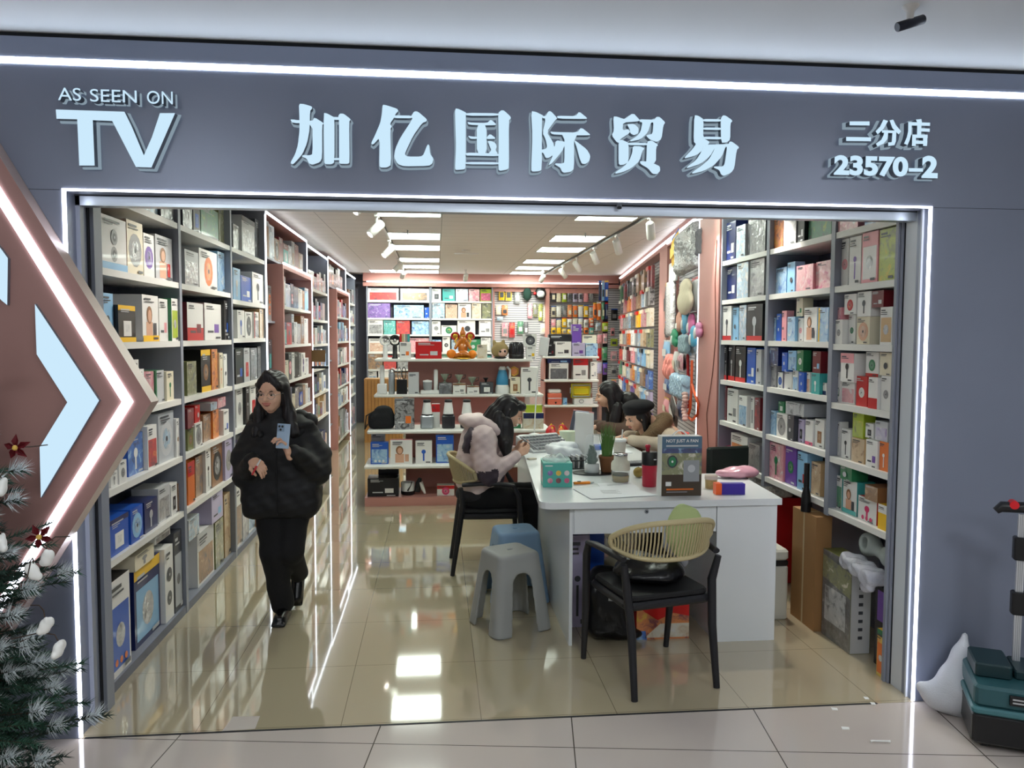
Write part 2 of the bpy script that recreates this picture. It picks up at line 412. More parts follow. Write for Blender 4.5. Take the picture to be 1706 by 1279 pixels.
b.build('wall_left_reveal', kind='structure')
b = MB(); b.box((OX1, YF+0.1, 0), (OX1+0.12, 3.60, 2.5), m_reveal_lit)
b.box((OX1-0.010, 3.44, 0), (OX1, 3.452, OZ), m_reveal_lit); b.box((OX1-0.012, 3.588, 0), (OX1, 3.60, OZ), m_slate_d); b.box((OX1-0.002, 3.580, 0), (OX1+.001, 3.588, OZ), m_seam)
b.build('wall_right_reveal', kind='structure')
MB().box((-7, YF+0.1, 2.5), (9, YF+0.14, CEIL+0.05), m_slate).build('wall_front_inner', kind='structure')
b = MB(); b.box((OX0, 3.50, 2.263), (OX1, 3.56, 2.33), m_steel); b.box((OX0, 3.496, 2.302), (OX1, 3.50, 2.308), m_seam); b.box((OX0, 3.492, 2.31), (OX1, 3.50, 2.36), m_steel)
b.box((OX0, 3.50, 2.33), (OX1, 3.56, 2.52), m_steel)
b.build('roller_shutter', label='steel bottom bar of the rolled-up shutter under the shop sign', cat='roller shutter')
t = empty('light_strip', (0, 0, 0), label='thin white light strip framing the shop opening', cat='light strip')
W = 0.014
MB().box((OX0-0.002, YF-0.004, 0.005), (OX0+W, YF, OZ), m_led).build('led_strip', t)
MB().box((OX1-W, YF-0.004, 0.005), (OX1+0.002, YF, OZ), m_led).build('led_strip', t)
MB().box((OX0-0.002, YF-0.004, OZ-0.004), (OX1+0.002, YF, OZ+0.005), m_led).build('led_strip', t)
MB().box((-7, YF-0.003, 2.805), (9, YF, 2.830), m_ledtop).build('light_strip', label='long white light line running above the shop sign', cat='light strip')
MB().box((-7, -7, MCEIL), (9, YF+0.3, MCEIL+0.05), m_mceil).build('ceiling', kind='structure')
for i, (x, y) in enumerate([(-1.8, 0.7), (0.6, 0.7), (3.0, 0.7), (-1.8, -1.5), (0.6, -1.5), (3.0, -1.5)]):  # panels out of view, added to light the shop front
    t = empty('added_mall_light', (x, y, MCEIL), label='added unseen mall ceiling light, %s row, %s' % (('first', 'second')[i//3], ('over the tree side', 'over the middle', 'over the toolbox side')[i % 3]), cat='ceiling light', group='added mall lights')
    MB().box((-0.32, -0.32, -0.012), (0.32, 0.32, 0), m_whiteg).build('frame', t); MB().box((-0.3, -0.3, -0.016), (0.3, 0.3, -0.0125), m_mallp).build('diffuser', t)

# inside walls
m_in = mat('grey_inner_wall', (150, 152, 160), 0.5)
MB().box((XL-0.42, 3.6, 0), (XL-0.37, 15.8, CEIL), m_slate_b).build('wall_left', kind='structure')
MB().box((-2.0, 15.72, 0), (4.4, 15.8, CEIL), m_slate_b).build('wall_back', kind='structure')
b = MB(); b.box((XR+0.37, 3.55, 0), (XR+0.42, 6.3, CEIL), m_slate_b)
b.build('wall_right', kind='structure')
b = MB(); b.box((-2.0, 3.55, CEIL), (4.6, 15.8, CEIL+0.04), m_ceil); b.build('ceiling.001', kind='structure')

# ceiling light panels; the first of each row is unseen, added for light
def panel(x0, y0, label, w=0.62, d=0.60):
    t = empty('ceiling_light', (x0, y0, CEIL), label=label, cat='ceiling light', group='square ceiling light panels in the shop')
    b = MB()
    for lo, hi in (((0, 0), (w, 0.012)), ((0, d-0.012), (w, d)), ((0, 0.012), (0.012, d-0.012)), ((w-0.012, 0.012), (w, d-0.012))): b.box((lo[0], lo[1], -0.01), (hi[0], hi[1], -0.0005), m_whiteg)
    b.build('frame', t)
    MB().box((0.012, 0.012, -0.006), (w-0.012, d-0.012, -0.0006), m_panel).build('diffuser', t)
ORD = ['first', 'second', 'third', 'fourth', 'fifth', 'sixth', 'seventh', 'eighth', 'ninth', 'tenth']
for i, y in enumerate([5.5, 7.36, 9.22, 10.46, 12.2, 13.4, 14.5]):
    panel(-0.565, y, 'bright square ceiling panel over the aisle, %s from the doorway' % ORD[i])
for i, y in enumerate([5.5, 7.40, 9.22, 10.46, 12.2, 13.4, 14.5]):
    panel(1.40, y, 'bright square ceiling panel on the desk side, %s from the doorway' % ORD[i])
panel(-1.22, 14.45, 'bright square ceiling panel in the back corner above the left wall shelves')

# spotlights on two ceiling tracks
m_trk = mat('track_dark', (60, 58, 58), 0.5); m_lampw = mat('lamp_white', (226, 224, 220), 0.35)
m_lens = emis('spot_lens', (255, 246, 228), 12.0)
MB().box((-0.585, 3.9, CEIL-0.03), (-0.555, 15.1, CEIL), m_trk).box((-0.583, 3.9, CEIL-0.032), (-0.557, 15.1, CEIL-0.029), m_lampw).build('light_track', label='dark spotlight track on the ceiling over the aisle', cat='light track')
MB().box((2.06, 3.9, CEIL-0.03), (2.09, 15.1, CEIL), m_trk).box((2.063, 3.9, CEIL-0.032), (2.088, 15.1, CEIL-0.029), m_lampw).build('light_track', label='dark spotlight track on the ceiling over the desk side', cat='light track')
def spot(x, y, aim, label, power=W_SPOT, size=62):
    t = empty('spotlight', (x, y, CEIL-0.03), label=label, cat='spotlight', group='white track spotlights')
    d = (Vector(aim)-Vector((x, y, CEIL-0.13))).normalized()
    b = MB(); b.box((-0.02, -0.05, -0.025), (0.02, 0.05, 0), m_lampw); b.cyl((0, 0, -0.02), (0, 0, -0.10), 0.012, m_lampw, 10); b.build('bracket', t)
    q = Vector((0, 0, -0.13)); a = q-d*0.08; e = q+d*0.10
    b = MB(); b.tube([a, a+d*0.012, e-d*0.004, e], [0.034, 0.042, 0.042, 0.038], m_lampw, n=18); b.build('lamp_head', t)
    b = MB(); b.cyl(e+d*0.0005, e+d*0.0015, 0.032, m_lens, 16); b.build('lens', t)
    l = bpy.data.lights.new('spot_beam', 'SPOT'); l.energy = power; l.spot_size = math.radians(size); l.spot_blend = 0.7; l.shadow_soft_size = 0.03; l.color = (1.0, 0.93, 0.84)
    lo = bpy.data.objects.new('spot_beam', l); C.objects.link(lo); lo.parent = t; lo.location = e+d*0.012
    lo.rotation_euler = d.to_track_quat('-Z', 'Y').to_euler()
for i, y in enumerate([5.0, 6.3, 7.7, 9.7, 12.0]):
    spot(-0.57, y, (XL, y-0.6, 1.7), 'white track spotlight over the aisle, %s from the doorway' % ORD[i])
spot(-0.57, 13.6, (-0.9, 15.4, 2.2), 'white track spotlight over the aisle lighting the back wall')
for i, y in enumerate([5.0, 6.1, 7.5, 8.9, 10.2, 11.5, 12.8]):
    spot(2.075, y, (XR+0.05+max(0, (y-6.3))*0.14, y+(-0.4 if y < 7 else 0.9), 1.6), 'white track spotlight over the desk side, %s from the doorway' % ORD[i])
spot(0.52, 13.9, (0.45, 15.4, 2.0), 'white ceiling spotlight aimed at the middle of the back wall', power=40)
spot(1.9, 14.0, (1.6, 15.4, 1.9), 'white track spotlight beside the back pegboards')
# ceiling fittings
t = empty('ceiling_vent', (0.42, 11.0, CEIL), label='small ceiling bracket lamp hanging between the light panel rows', cat='ceiling bracket')
MB().box((-0.17, -0.012, -0.06), (0.17, 0.012, -0.045), m_lampw).build('bar', t); MB().lathe([(0.05, -0.02), (0.06, -0.0), ], m_lampw, n=14).build('base', t)
for x, y, s in ((-0.32, 9.0, 'over the aisle'), (1.72, 9.0, 'over the desk side')):
    t = empty('sprinkler', (x, y, CEIL), label='small brass ceiling sprinkler %s' % s, cat='sprinkler', group='ceiling sprinklers')
    MB().lathe([(0.03, -0.004), (0.03, 0)], m_lampw, n=14).build('rose', t)
    MB().cyl((0, 0, 0), (0, 0, -0.05), 0.008, m_steel, 8).cyl((0, 0, -0.05), (0, 0, -0.054), 0.018, m_steel, 10).build('nozzle', t)
# shutter lock camera and mall camera
t = empty('shop_camera', tuple(onY(1031, 334, 3.48)), label='small grey camera clipped under the sign above the opening', cat='camera')
MB().tube([(0, 0, 0.012), (0, -0.01, -0.03)], [0.011, 0.012], m_steel, n=12).build('camera_body', t)
MB().cyl((0, -0.012, -0.033), (0, -0.013, -0.037), 0.0105, m_seam, 12).build('lens', t)
MB().tube([(0.004, 0, 0.0), (0.03, 0.0, 0.022), (0.045, 0, 0.012), (0.042, 0, -0.01)], 0.003, m_seam, n=6).build('bracket', t)
t = empty('mall_camera', tuple(onZ(1517, 10, MCEIL)), label='dark cylindrical camera on a white mount under the mall ceiling', cat='camera')
MB().lathe([(0.03, 0), (0.03, -0.004), (0.014, -0.02), (0.012, -0.05)], m_lampw, n=18).build('mount', t)
MB().tube([(-0.055, -0.01, -0.082), (-0.052, -0.01, -0.081), (0.055, 0.01, -0.042), (0.058, 0.01, -0.041)], [0.015, 0.0175, 0.0175, 0.016], mat('dark_navy_plastic', (24, 28, 44), 0.35), n=16).build('camera_body', t)

# ceiling edge strips inside the shop
def strip(name, a, c, w, label, m=None, h=0.02):
    a, c = Vector(a), Vector(c); d = (c-a).normalized(); n_ = Vector((-d.y, d.x, 0))*w/2
    P = [a-n_, a+n_, c+n_, c-n_]; V = [(p.x, p.y, p.z) for p in P]+[(p.x, p.y, p.z+h) for p in P]
    return MB().add(V, [(0,3,2,1),(4,5,6,7),(0,1,5,4),(1,2,6,5),(2,3,7,6),(3,0,4,7)], m or m_ledin).build(name, label=label, cat='light strip')
strip('light_strip', (-1.33, 15.27, 2.735), (3.30, 15.27, 2.735), 0.02, 'white light strip along the pink rail of the back wall')
def xr(y): return 2.30+0.144*(y-6.3)         # face of the slanting right-hand peg wall
strip('light_strip', (xr(7.0)+0.02, 7.0, 2.83), (xr(15.0), 15.0, 2.83), 0.02, 'white light strip above the slanting peg wall')
b = MB(); b.box((-1.40, 15.26, 2.66), (3.6, 15.72, 2.73), m_pink); b.box((-1.40, 15.28, 2.755), (3.6, 15.72, CEIL), m_pink); b.build('trim_3', kind='structure')

# ================================================================ lettering on the shop front
m_sface = emis('sign_face_glow', (206, 236, 255), E_SIGN)
m_sside = mat('sign_return_steel', (120, 128, 140), 0.3, metal=0.6)
m_acryl = emis('acrylic_edge_glow', (190, 214, 232), 0.42)
YS = YF-0.055
def to_plane(crop, pts, y=YS):
    x0, y0, s = crop; o = []
    for i in range(0, len(pts), 2):
        p = onY(x0+pts[i]/s, y0+pts[i+1]/s, y); o.append((p.x, p.z))
    return o
def smooth_poly(P, it=1):
    for _ in range(it):
        Q = []
        for i in range(len(P)):
            a, c = P[i], P[(i+1) % len(P)]
            Q += [(a[0]*.82+c[0]*.18, a[1]*.82+c[1]*.18), (a[0]*.18+c[0]*.82, a[1]*.18+c[1]*.82)]
        P = Q
    return P
def grow(P, d):
    n = len(P); ar = sum(P[i][0]*P[(i+1) % n][1]-P[(i+1) % n][0]*P[i][1] for i in range(n)); s_ = 1 if ar > 0 else -1
    o = []
    for i in range(n):
        a, b_, c = P[i-1], P[i], P[(i+1) % n]
        n1 = (b_[1]-a[1], a[0]-b_[0]); n2 = (c[1]-b_[1], b_[0]-c[0])
        l1 = math.hypot(*n1) or 1; l2 = math.hypot(*n2) or 1
        nx, ny = n1[0]/l1+n2[0]/l2, n1[1]/l1+n2[1]/l2; l = math.hypot(nx, ny) or 1
        k = min(1.8, 2/max(l, .6)); o.append((b_[0]+s_*nx/l*d*k, b_[1]+s_*ny/l*d*k))
    return o
def letter(parent, strokes, crop, rnd_it=1, name='character'):
    b = MB(); h = MB()
    for i, s_ in enumerate(strokes):
        P = smooth_poly(to_plane(crop, s_), rnd_it)
        b.prism(P, YS-0.0002*i, YF-0.022-0.0003*i, m_sface, m_sside)
        h.prism(grow(P, 0.0055), YF-0.013-0.0003*i, YF-0.001, m_acryl, m_acryl)
    o = b.build(name, parent); h.build('backing', o)
    return o
S6 = 6.5615
ca = (475, 165, S6); cb_ = (740, 165, S6); cc = (1000, 175, S6)
t = empty('shop_name_sign', (0, 0, 0), label='row of six large glowing Chinese characters above the shop opening', cat='sign')
letter(t, [   # jia
 [150,50, 210,55, 292,80, 295,105, 272,130, 268,330, 240,480, 190,600, 130,670, 85,715, 55,700, 110,600, 140,500, 158,330, 155,180],
 [55,222, 110,225, 110,228, 300,240, 320,198, 425,265, 405,285, 405,640, 380,690, 300,718, 262,705, 235,650, 185,630, 190,612, 270,615, 300,600, 300,265, 80,262],
 [420,152, 455,155, 520,190, 540,200, 540,690, 510,712, 440,712, 428,690],
 [580,185, 600,158, 640,160, 718,220, 700,250, 705,690, 690,708, 600,708, 590,690, 590,225],
 [520,195, 600,198, 600,228, 520,226], [530,645, 600,645, 600,668, 530,668]], ca)
letter(t, [   # yi
 [1065,62, 1100,65, 1225,105, 1238,130, 1205,165, 1200,190, 1145,270, 1168,300, 1150,325, 1160,720, 1110,748, 1045,748, 1030,730, 1035,420, 960,500, 938,485, 980,400, 1040,260, 1060,150],
 [1185,178, 1390,180, 1390,210, 1185,208],
 [1375,190, 1410,135, 1450,135, 1550,220, 1545,245, 1500,260, 1400,400, 1310,590, 1315,615, 1345,628, 1485,628, 1515,605, 1555,500, 1572,495, 1585,600, 1622,650, 1610,705, 1570,730, 1300,735, 1230,710, 1192,640, 1205,540, 1260,420, 1395,215]], ca)
letter(t, [   # guo
 [118,102, 160,108, 245,150, 235,180, 235,750, 220,768, 130,775, 118,760, 130,520, 122,300],
 [240,150, 600,155, 600,182, 240,182],
 [590,150, 625,122, 655,125, 735,200, 705,240, 708,750, 690,770, 610,785, 592,770, 595,400],
 [235,688, 600,690, 600,715, 235,712], [235,585, 480,592, 600,598, 600,625, 300,618, 240,618],
 [250,250, 300,258, 470,262, 510,222, 580,285, 460,288, 270,282],
 [355,275, 462,275, 465,605, 358,605], [258,400, 300,410, 360,412, 360,436, 285,436],
 [462,425, 500,378, 572,435, 470,438],
 [475,460, 510,458, 560,480, 575,520, 560,560, 590,600, 480,602, 515,560, 495,510]], cb_, )
letter(t, [   # ji
 [950,132, 1000,138, 1085,180, 1068,200, 1068,770, 1040,788, 965,792, 950,775, 965,400],
 [1075,185, 1110,185, 1140,132, 1170,135, 1238,210, 1215,230, 1120,360, 1190,470, 1205,530, 1220,450, 1320,465, 1320,500, 1290,570, 1180,700, 1140,725, 1150,700, 1190,610, 1150,640, 1110,645, 1085,590, 1060,580, 1062,552, 1110,545, 1125,520, 1110,440, 1075,370, 1110,215, 1070,205],
 [1232,182, 1440,186, 1475,135, 1565,208, 1550,218, 1240,214],
 [1155,355, 1200,360, 1455,366, 1498,308, 1598,388, 1585,396, 1420,396, 1420,760, 1385,795, 1310,806, 1285,790, 1270,750, 1210,715, 1215,703, 1290,705, 1315,690, 1315,392, 1180,386],
 [1420,455, 1440,458, 1560,550, 1598,620, 1585,680, 1545,710, 1505,708, 1480,650, 1450,530]], cb_)
letter(t, [   # mao
 [142,125, 180,125, 250,150, 270,150, 360,85, 430,160, 420,178, 250,190, 245,275, 310,262, 330,300, 215,375, 205,415, 175,400, 125,330, 150,280],
 [290,208, 370,205, 420,250, 415,310, 370,330, 330,310, 320,260],
 [425,155, 590,160, 615,128, 650,130, 712,190, 690,220, 670,370, 620,405, 545,380, 500,335, 520,325, 572,315, 582,190, 555,190, 520,300, 440,375, 330,398, 325,388, 400,340, 440,290, 462,190, 430,182],
 [200,385, 240,380, 310,412, 310,620, 260,652, 215,655, 200,640], [300,410, 520,415, 520,440, 300,438],
 [510,400, 560,385, 635,435, 610,460, 608,635, 500,640, 505,560],
 [355,448, 440,450, 485,475, 460,500, 430,610, 340,690, 240,735, 165,750, 165,735, 260,670, 320,600, 350,520],
 [430,612, 520,618, 600,645, 650,670, 655,720, 620,755, 570,752, 520,690, 440,645]], cc)
letter(t, [   # yi (easy)
 [1028,110, 1070,115, 1130,155, 1125,360, 1195,400, 1185,425, 1130,480, 1060,545, 930,582, 920,572, 1010,480, 1048,425, 1020,400],
 [1120,152, 1330,155, 1330,180, 1120,180], [1120,245, 1330,247, 1330,272, 1120,270], [1120,345, 1330,348, 1330,375, 1120,372],
 [1315,150, 1340,112, 1370,115, 1448,170, 1422,200, 1420,380, 1380,410, 1320,412],
 [1130,435, 1250,435, 1262,450, 1200,560, 1100,640, 950,690, 945,678, 1050,600, 1110,500],
 [1150,432, 1400,428, 1415,398, 1440,400, 1522,462, 1490,490, 1465,690, 1430,740, 1350,775, 1320,760, 1300,710, 1240,685, 1245,670, 1340,672, 1360,640, 1385,460, 1370,455, 1330,560, 1240,660, 1130,720, 1010,750, 1000,738, 1110,660, 1190,590, 1250,480, 1240,455, 1150,455]], cc)
# AS SEEN ON / TV
t = empty('as_seen_on_sign', (0, 0, 0), label='glowing letters reading AS SEEN ON TV at the tree end', cat='sign')
cd = (80, 130, 7.108)
letter(t, [[92,372, 905,398, 990,570, 1135,915, 1230,700, 1325,415, 1505,415, 1225,1058, 1040,1052, 760,508, 530,498, 552,1035, 370,1035, 345,488, 100,482]], cd, 0, 'letter')
def text_mesh(parent, s_, px0, px1, ytop, ybot, bold, name, spacing=1.0):
    cu = bpy.data.curves.new(name, 'FONT'); cu.body = s_; cu.size = 1; cu.offset = bold; cu.space_character = spacing; cu.resolution_u = 5
    o = bpy.data.objects.new(name, cu); C.objects.link(o)
    bpy.context.view_layer.update()
    def verts(): 
        me = bpy.data.meshes.new_from_object(o.evaluated_get(bpy.context.evaluated_depsgraph_get())); return me
    me = verts(); xs = [v.co.x for v in me.vertices]; ys = [v.co.y for v in me.vertices]
    a = onY(px0, ytop, YS); c = onY(px1, ybot, YS)
    sx = (c.x-a.x)/(max(xs)-min(xs)); sz = (a.z-c.z)/(max(ys)-min(ys)); mx, my = min(xs), min(ys)
    sl = -0.0  # lettering runs level on the wall
    def place(me_, yy): 
        for v in me_.vertices: v.co = Vector((a.x+(v.co.x-mx)*sx, yy+(-v.co.z), c.z+(v.co.y-my)*sz))
    cu.extrude = 0.0; bpy.context.view_layer.update(); f = verts(); place(f, YS)
    cu.extrude = 0.016; bpy.context.view_layer.update(); sd = verts(); place(sd, YS+0.0172)
    cu.extrude = 0.004; cu.offset = bold+0.025; bpy.context.view_layer.update(); h = verts(); place(h, YF-0.008)
    f.materials.clear(); f.materials.append(m_sface)
    for m_, nm, p in ((f, name, parent),):
        of = bpy.data.objects.new(nm, m_); C.objects.link(of); of.parent = p
    for m_, nm, mt in ((sd, 'return', m_sside), (h, 'backing', m_acryl)):
        m_.materials.clear(); m_.materials.append(mt); x = bpy.data.objects.new(nm, m_); C.objects.link(x); x.parent = of
    bpy.data.objects.remove(o); return of
text_mesh(t, 'AS', 96, 135, 145.5, 168, 0.0, 'word')
text_mesh(t, 'SEEN', 149.5, 228, 148, 171.5, 0.0, 'word')
text_mesh(t, 'ON', 244.5, 288, 151, 174, 0.0, 'word')
# branch number
t = empty('branch_sign', (0, 0, 0), label='smaller glowing characters with the number 23570-2 beside the name', cat='sign')
text_mesh(t, '23570', 1390, 1512.5, 258, 295, 0.045, 'number')
text_mesh(t, '2', 1536.5, 1562, 259, 297, 0.045, 'number')
ce = (1370, 180, 7.7545)
letter(t, [[1115,775, 1300,778, 1300,822, 1115,820]], ce, 0, 'dash')
letter(t, [[352,172, 610,172, 610,225, 352,222], [308,372, 628,378, 628,428, 308,425]], ce, 0)
letter(t, [[790,148, 850,165, 790,270, 715,340, 688,300, 745,240], [868,158, 915,148, 950,220, 1018,300, 985,340, 905,260], [770,285, 955,290, 955,325, 770,318],
 [800,300, 852,300, 840,400, 790,460, 710,495, 692,460, 760,410, 790,350], [905,300, 955,300, 950,430, 930,480, 850,490, 848,445, 895,440]], ce, 0)
letter(t, [[1208,148, 1280,142, 1288,190, 1228,192], [1110,180, 1392,188, 1390,230, 1110,225], [1110,185, 1155,188, 1150,330, 1130,410, 1100,478, 1055,460, 1090,380, 1108,300],
 [1225,220, 1280,220, 1275,350, 1222,350], [1260,262, 1388,265, 1385,308, 1260,302], [1160,345, 1210,345, 1205,490, 1155,490], [1300,345, 1358,348, 1350,490, 1300,490],
 [1160,342, 1358,345, 1358,388, 1160,385], [1160,420, 1355,425, 1352,465, 1160,462]], ce, 0)

# arrow panel at the tree end
YP = 3.30
def pp(pts, y=YP): return [((onY(a, c_, y)).x, (onY(a, c_, y)).z) for a, c_ in pts]
t = empty('arrow_panel', (0, 0, 0), label='big brownish pink arrow panel edged with white light beside the tree', cat='sign panel')
tip = onY(252, 670, YP); a1 = onY(0, 262, YP); a2 = onY(80, 945, YP)
d1 = Vector((a1.x-tip.x, 0, a1.z-tip.z)); d2 = Vector((a2.x-tip.x, 0, a2.z-tip.z))
m_edge = mat('panel_edge_pale', (198, 176, 168), 0.35, metal=0.2)
e1 = tip+d1*1.45; e2 = tip+d2*1.75
MB().prism([(tip.x, tip.z), (e1.x, e1.z), (-3.6, e1.z), (-3.6, e2.z), (e2.x, e2.z)], YP, YF-0.002, m_pinkd, m_edge).build('panel', t)
def bar(p, q, w, y0, y1, m):
    p, q = Vector(p), Vector(q); d = (q-p).normalized(); n_ = Vector((-d[1], d[0]))*w/2
    return [tuple(p-n_), tuple(q-n_), tuple(q+n_), tuple(p+n_)]
w1 = onY(222, 669, YP); wl = 0.03
u1 = d1.normalized(); u2 = d2.normalized()
o1 = (w1.x, w1.z); L1p = w1+u1*1.9; L2p = w1+u2*1.2
n1 = Vector((-u1.z, 0, u1.x)); n2 = Vector((u2.z, 0, -u2.x))
# light line as one mitred chevron
ins = Vector((-0.042, 0, 0))
P = [(w1.x, w1.z), (L1p.x, L1p.z), (L1p.x+ins.x, L1p.z), (w1.x+ins.x, w1.z), (L2p.x+ins.x, L2p.z), (L2p.x, L2p.z)]
MB().prism(P, YP-0.006, YP-0.0005, m_led).build('led_strip', t)
for pts in ([(58, 506), (165, 667), (68, 829), (66, 745), (112, 670), (61, 590)], [(-60, 340), (0, 412), (13, 430), (12, 508), (2, 500), (-60, 420)]):
    P = pp(pts, YP-0.02); MB().prism(P, YP-0.02, YP-0.0005, m_sface, m_sside).build('arrow_mark', t)

# ================================================================ product boxes
def carton(name, w, d, h, base, toks, parent=None, seed=0):
    """box standing on its base centre, printed front facing local -y"""
    r = random.Random(seed); b = MB()
    isph = base[0] == 'P' and len(base) == 3
    bc = base[1:] if isph else base
    m0 = pm(bc); mf = photo(bc) if isph else m0
    side = next((t[1:3] for t in toks if t[0] == 'S'), None)
    b.box((-w/2, 0, 0), (w/2, d, h), pm(side) if side else m0, front=mf)
    lay = [0]
    def quad(u0, v0, u1, v1, m):
        lay[0] += 1; y = -0.0007*lay[0]; x0, x1, z0, z1 = (u0-.5)*w, (u1-.5)*w, v0*h, v1*h
        b.add([(x0,y,z0),(x1,y,z0),(x1,y,z1),(x0,y,z1)], [(0,1,2,3)], m)
    def oval(cu, cv, ru, rv, m, n=14):
        lay[0] += 1; y = -0.0007*lay[0]
        b.add([((cu-.5)*w+ru*w*math.cos(2*PI*i/n), y, cv*h+rv*h*math.sin(2*PI*i/n)) for i in range(n)], [tuple(range(n))], m)
    asp = w/h
    dark = bc in ('bk', 'nv', 'dg', 'dr', 'bl', 're', 'pu', 'gn', 'br')
    ink = pm('lg') if dark else pm('dg')
    has_t = False
    for t in toks:
        k, c = t[0], t[1:3]
        m = (photo(c) if len(t) > 3 and t[3] == 'p' else pm(c)) if c in PAL else ink
        if k == 'S': continue
        if k in 'oO':
            rr = .26 if k == 'o' else .40; ru = rr; rv = rr*asp
            if rv > .38: ru *= .38/rv; rv = .38
            oval(.5, .46, ru, rv, m); oval(.5, .46, ru*.62, rv*.62, photo(c) if bc != c else ink); oval(.5, .46, ru*.16, rv*.16, pm('dg' if c not in ('bk', 'dg') else 'lg'))
        elif k == 'r': quad(.28, .16, .74, .58, m); quad(.40, .28, .62, .48, photo(c))
        elif k == 'R': quad(.07, .07, .93, .72, m); oval(.5, .4, .22, .22*min(1, asp*1.1), photo('si' if c != 'si' else 'dg'))
        elif k == 'P': quad(.06, .05, .94, .68, photo(c))
        elif k == 'b': quad(0, 0, 1, .13, m)
        elif k == 'B': quad(0, 0, 1, .34, m)
        elif k == 't': quad(0, .86, 1, 1, m); has_t = True
        elif k == 'T': quad(0, .66, 1, 1, m); has_t = True
        elif k == 'l': quad(0, 0, .13, 1, m)
        elif k == 'f': quad(.22, .05, .62, .42, pm('sk')); oval(.42, .57, .17, .17*asp*1.2 if asp < 1 else .17, pm('br')); oval(.43, .55, .11, .12*asp*1.2 if asp < 1 else .12, pm('sk')); quad(.66, .1, .84, .4, m)
        elif k == '2':
            for cv in (.30, .62):
                rv = min(.15, .30*asp); ru = rv/asp; oval(.5, cv, ru, rv, m); oval(.5, cv, ru*.55, rv*.55, ink); oval(.5, cv, ru*.2, rv*.2, pm('lg'))
        elif k == 'c':
            for i in range(3): oval(.28+.22*i, .14, .07, min(.07*asp, .1), m)
        elif k == 'g': quad(.44, .12, .54, .46, m); oval(.49, .53, .13, min(.13*asp, .14), m)
        elif k == 'v': quad(.56, .2, .84, .44, m); quad(.16, .2, .5, .26, ink)
    v = .90 if has_t else .93
    for i in range(r.choice((2, 3))):                          # printed lines of small type
        ww = r.uniform(.25, .62); hh = .022 if i else .038
        lay[0] += 1; quad(.10, v-hh, .10+ww, v, ink); v -= hh+.026
    if not toks and not isph: oval(r.uniform(.4, .6), .42, .16, min(.16*asp, .2), ink); 
    if r.random() < .5: quad(.62, .04, .90, .09, ink)
    return b.build(name, parent)
MOT = dict(o='oval', O='large ring', r='window', R='picture', P='photo', b='foot band', B='lower panel', t='top band', T='upper panel', l='side stripe', f='woman picture', c='dots', g='handle', v='patch')
MOT['2'] = 'twin rings'
boxn = [0]
def desc(base, toks, h, w):
    s = PNAME[base[-2:]]+(' printed box' if len(base) == 3 else ' box')
    for t in toks:
        if t[0] in MOT and t[0] != 'S':
            if t[0] == 'f': s += ' with woman picture'
            else: s += ' with '+(PNAME.get(t[1:3], '').replace('bright ', '').replace('pale ', '')+' ' if t[1:3] in PNAME else '')+MOT[t[0]]
            break
    return s
ORDS = ['first', 'second', 'third', 'fourth', 'fifth', 'sixth', 'seventh', 'eighth', 'ninth', 'tenth', 'eleventh', 'twelfth']
def fill(side, spec, zs, unit, shelfname, group, upper_gap=0.004, xp=None, depth=None, lim=None, zmax=None):
    """spec 'x0 x1 ytop[:ybottom] base tok tok; ...' in pixels of the frame, on the front plane of one long wall"""
    k = 0; kk = 0; placed = []
    for it in spec.split(';'):
        a = it.split()
        if not a: continue
        x0, x1 = float(a[0]), float(a[1]); yt, _, yb = a[2].partition(':')
        boxn[0] += 1
        rj = random.Random(boxn[0])
        off = rj.uniform(.012, .05)
        if side == 'L':
            X = XL-off; p = onX(x0, float(yt), X); q = onX(x1, float(yt), X); y0, y1 = p.y, q.y; zt = onX(x0, float(yt), X).z
            zb = onX(x0, float(yb), X).z if yb else zs
            rot = PI/2
        elif side == 'R':
            X = XR+off; p = onX(x0, float(yt), X); q = onX(x1, float(yt), X); y0, y1 = q.y, p.y; zt = onX(x0, float(yt), X).z
            zb = onX(x0, float(yb), X).z if yb else zs
            rot = -PI/2
        else:
            Y = (xp if xp is not None else YB)+off; p = onY(x0, float(yt), Y); q = onY(x1, float(yt), Y); zt = p.z
            zb = onY(x0, float(yb), Y).z if yb else zs
            y0, y1 = p.x, q.x; X = Y; rot = 0
        if yb and abs(zb-zs) < .07: zb = zs
        if lim: y0, y1 = max(y0, lim[0]), min(y1, lim[1])
        if zmax: zt = min(zt, zmax)
        if yb and zb > zs+.04:
            under = [pz for (p0_, p1_, pz) in placed if p0_ < y1-.01 and p1_ > y0+.01]
            if under: zb = max(under)+.001
        else:
            for (p0_, p1_, pz) in placed:                     # keep neighbours clear of each other
                if p0_ < y0 < p1_: y0 = p1_+.001
                elif p0_ < y1 < p1_: y1 = p0_-.001
        if y1-y0 < .015 or zt-zb < .02: continue
        placed.append((y0, y1, zt))
        w = max(.02, y1-y0-.005); h = max(.03, zt-zb)
        d = depth or min(.28, max(.05, min(w*rj.uniform(.5, 1.1), .26)))
        o = carton('product_box', w, d, h, a[3], a[4:], None, boxn[0])
        if side in 'LR': o.location = (X, (y0+y1)/2, zb+.0006)
        else: o.location = ((y0+y1)/2, X, zb+.0006)
        o.rotation_euler = (0, 0, rot)
        up = bool(yb) and zb > zs+.04
        n = kk if up else k
        if up: kk += 1
        else: k += 1
        yield o, a, n, up, w, h
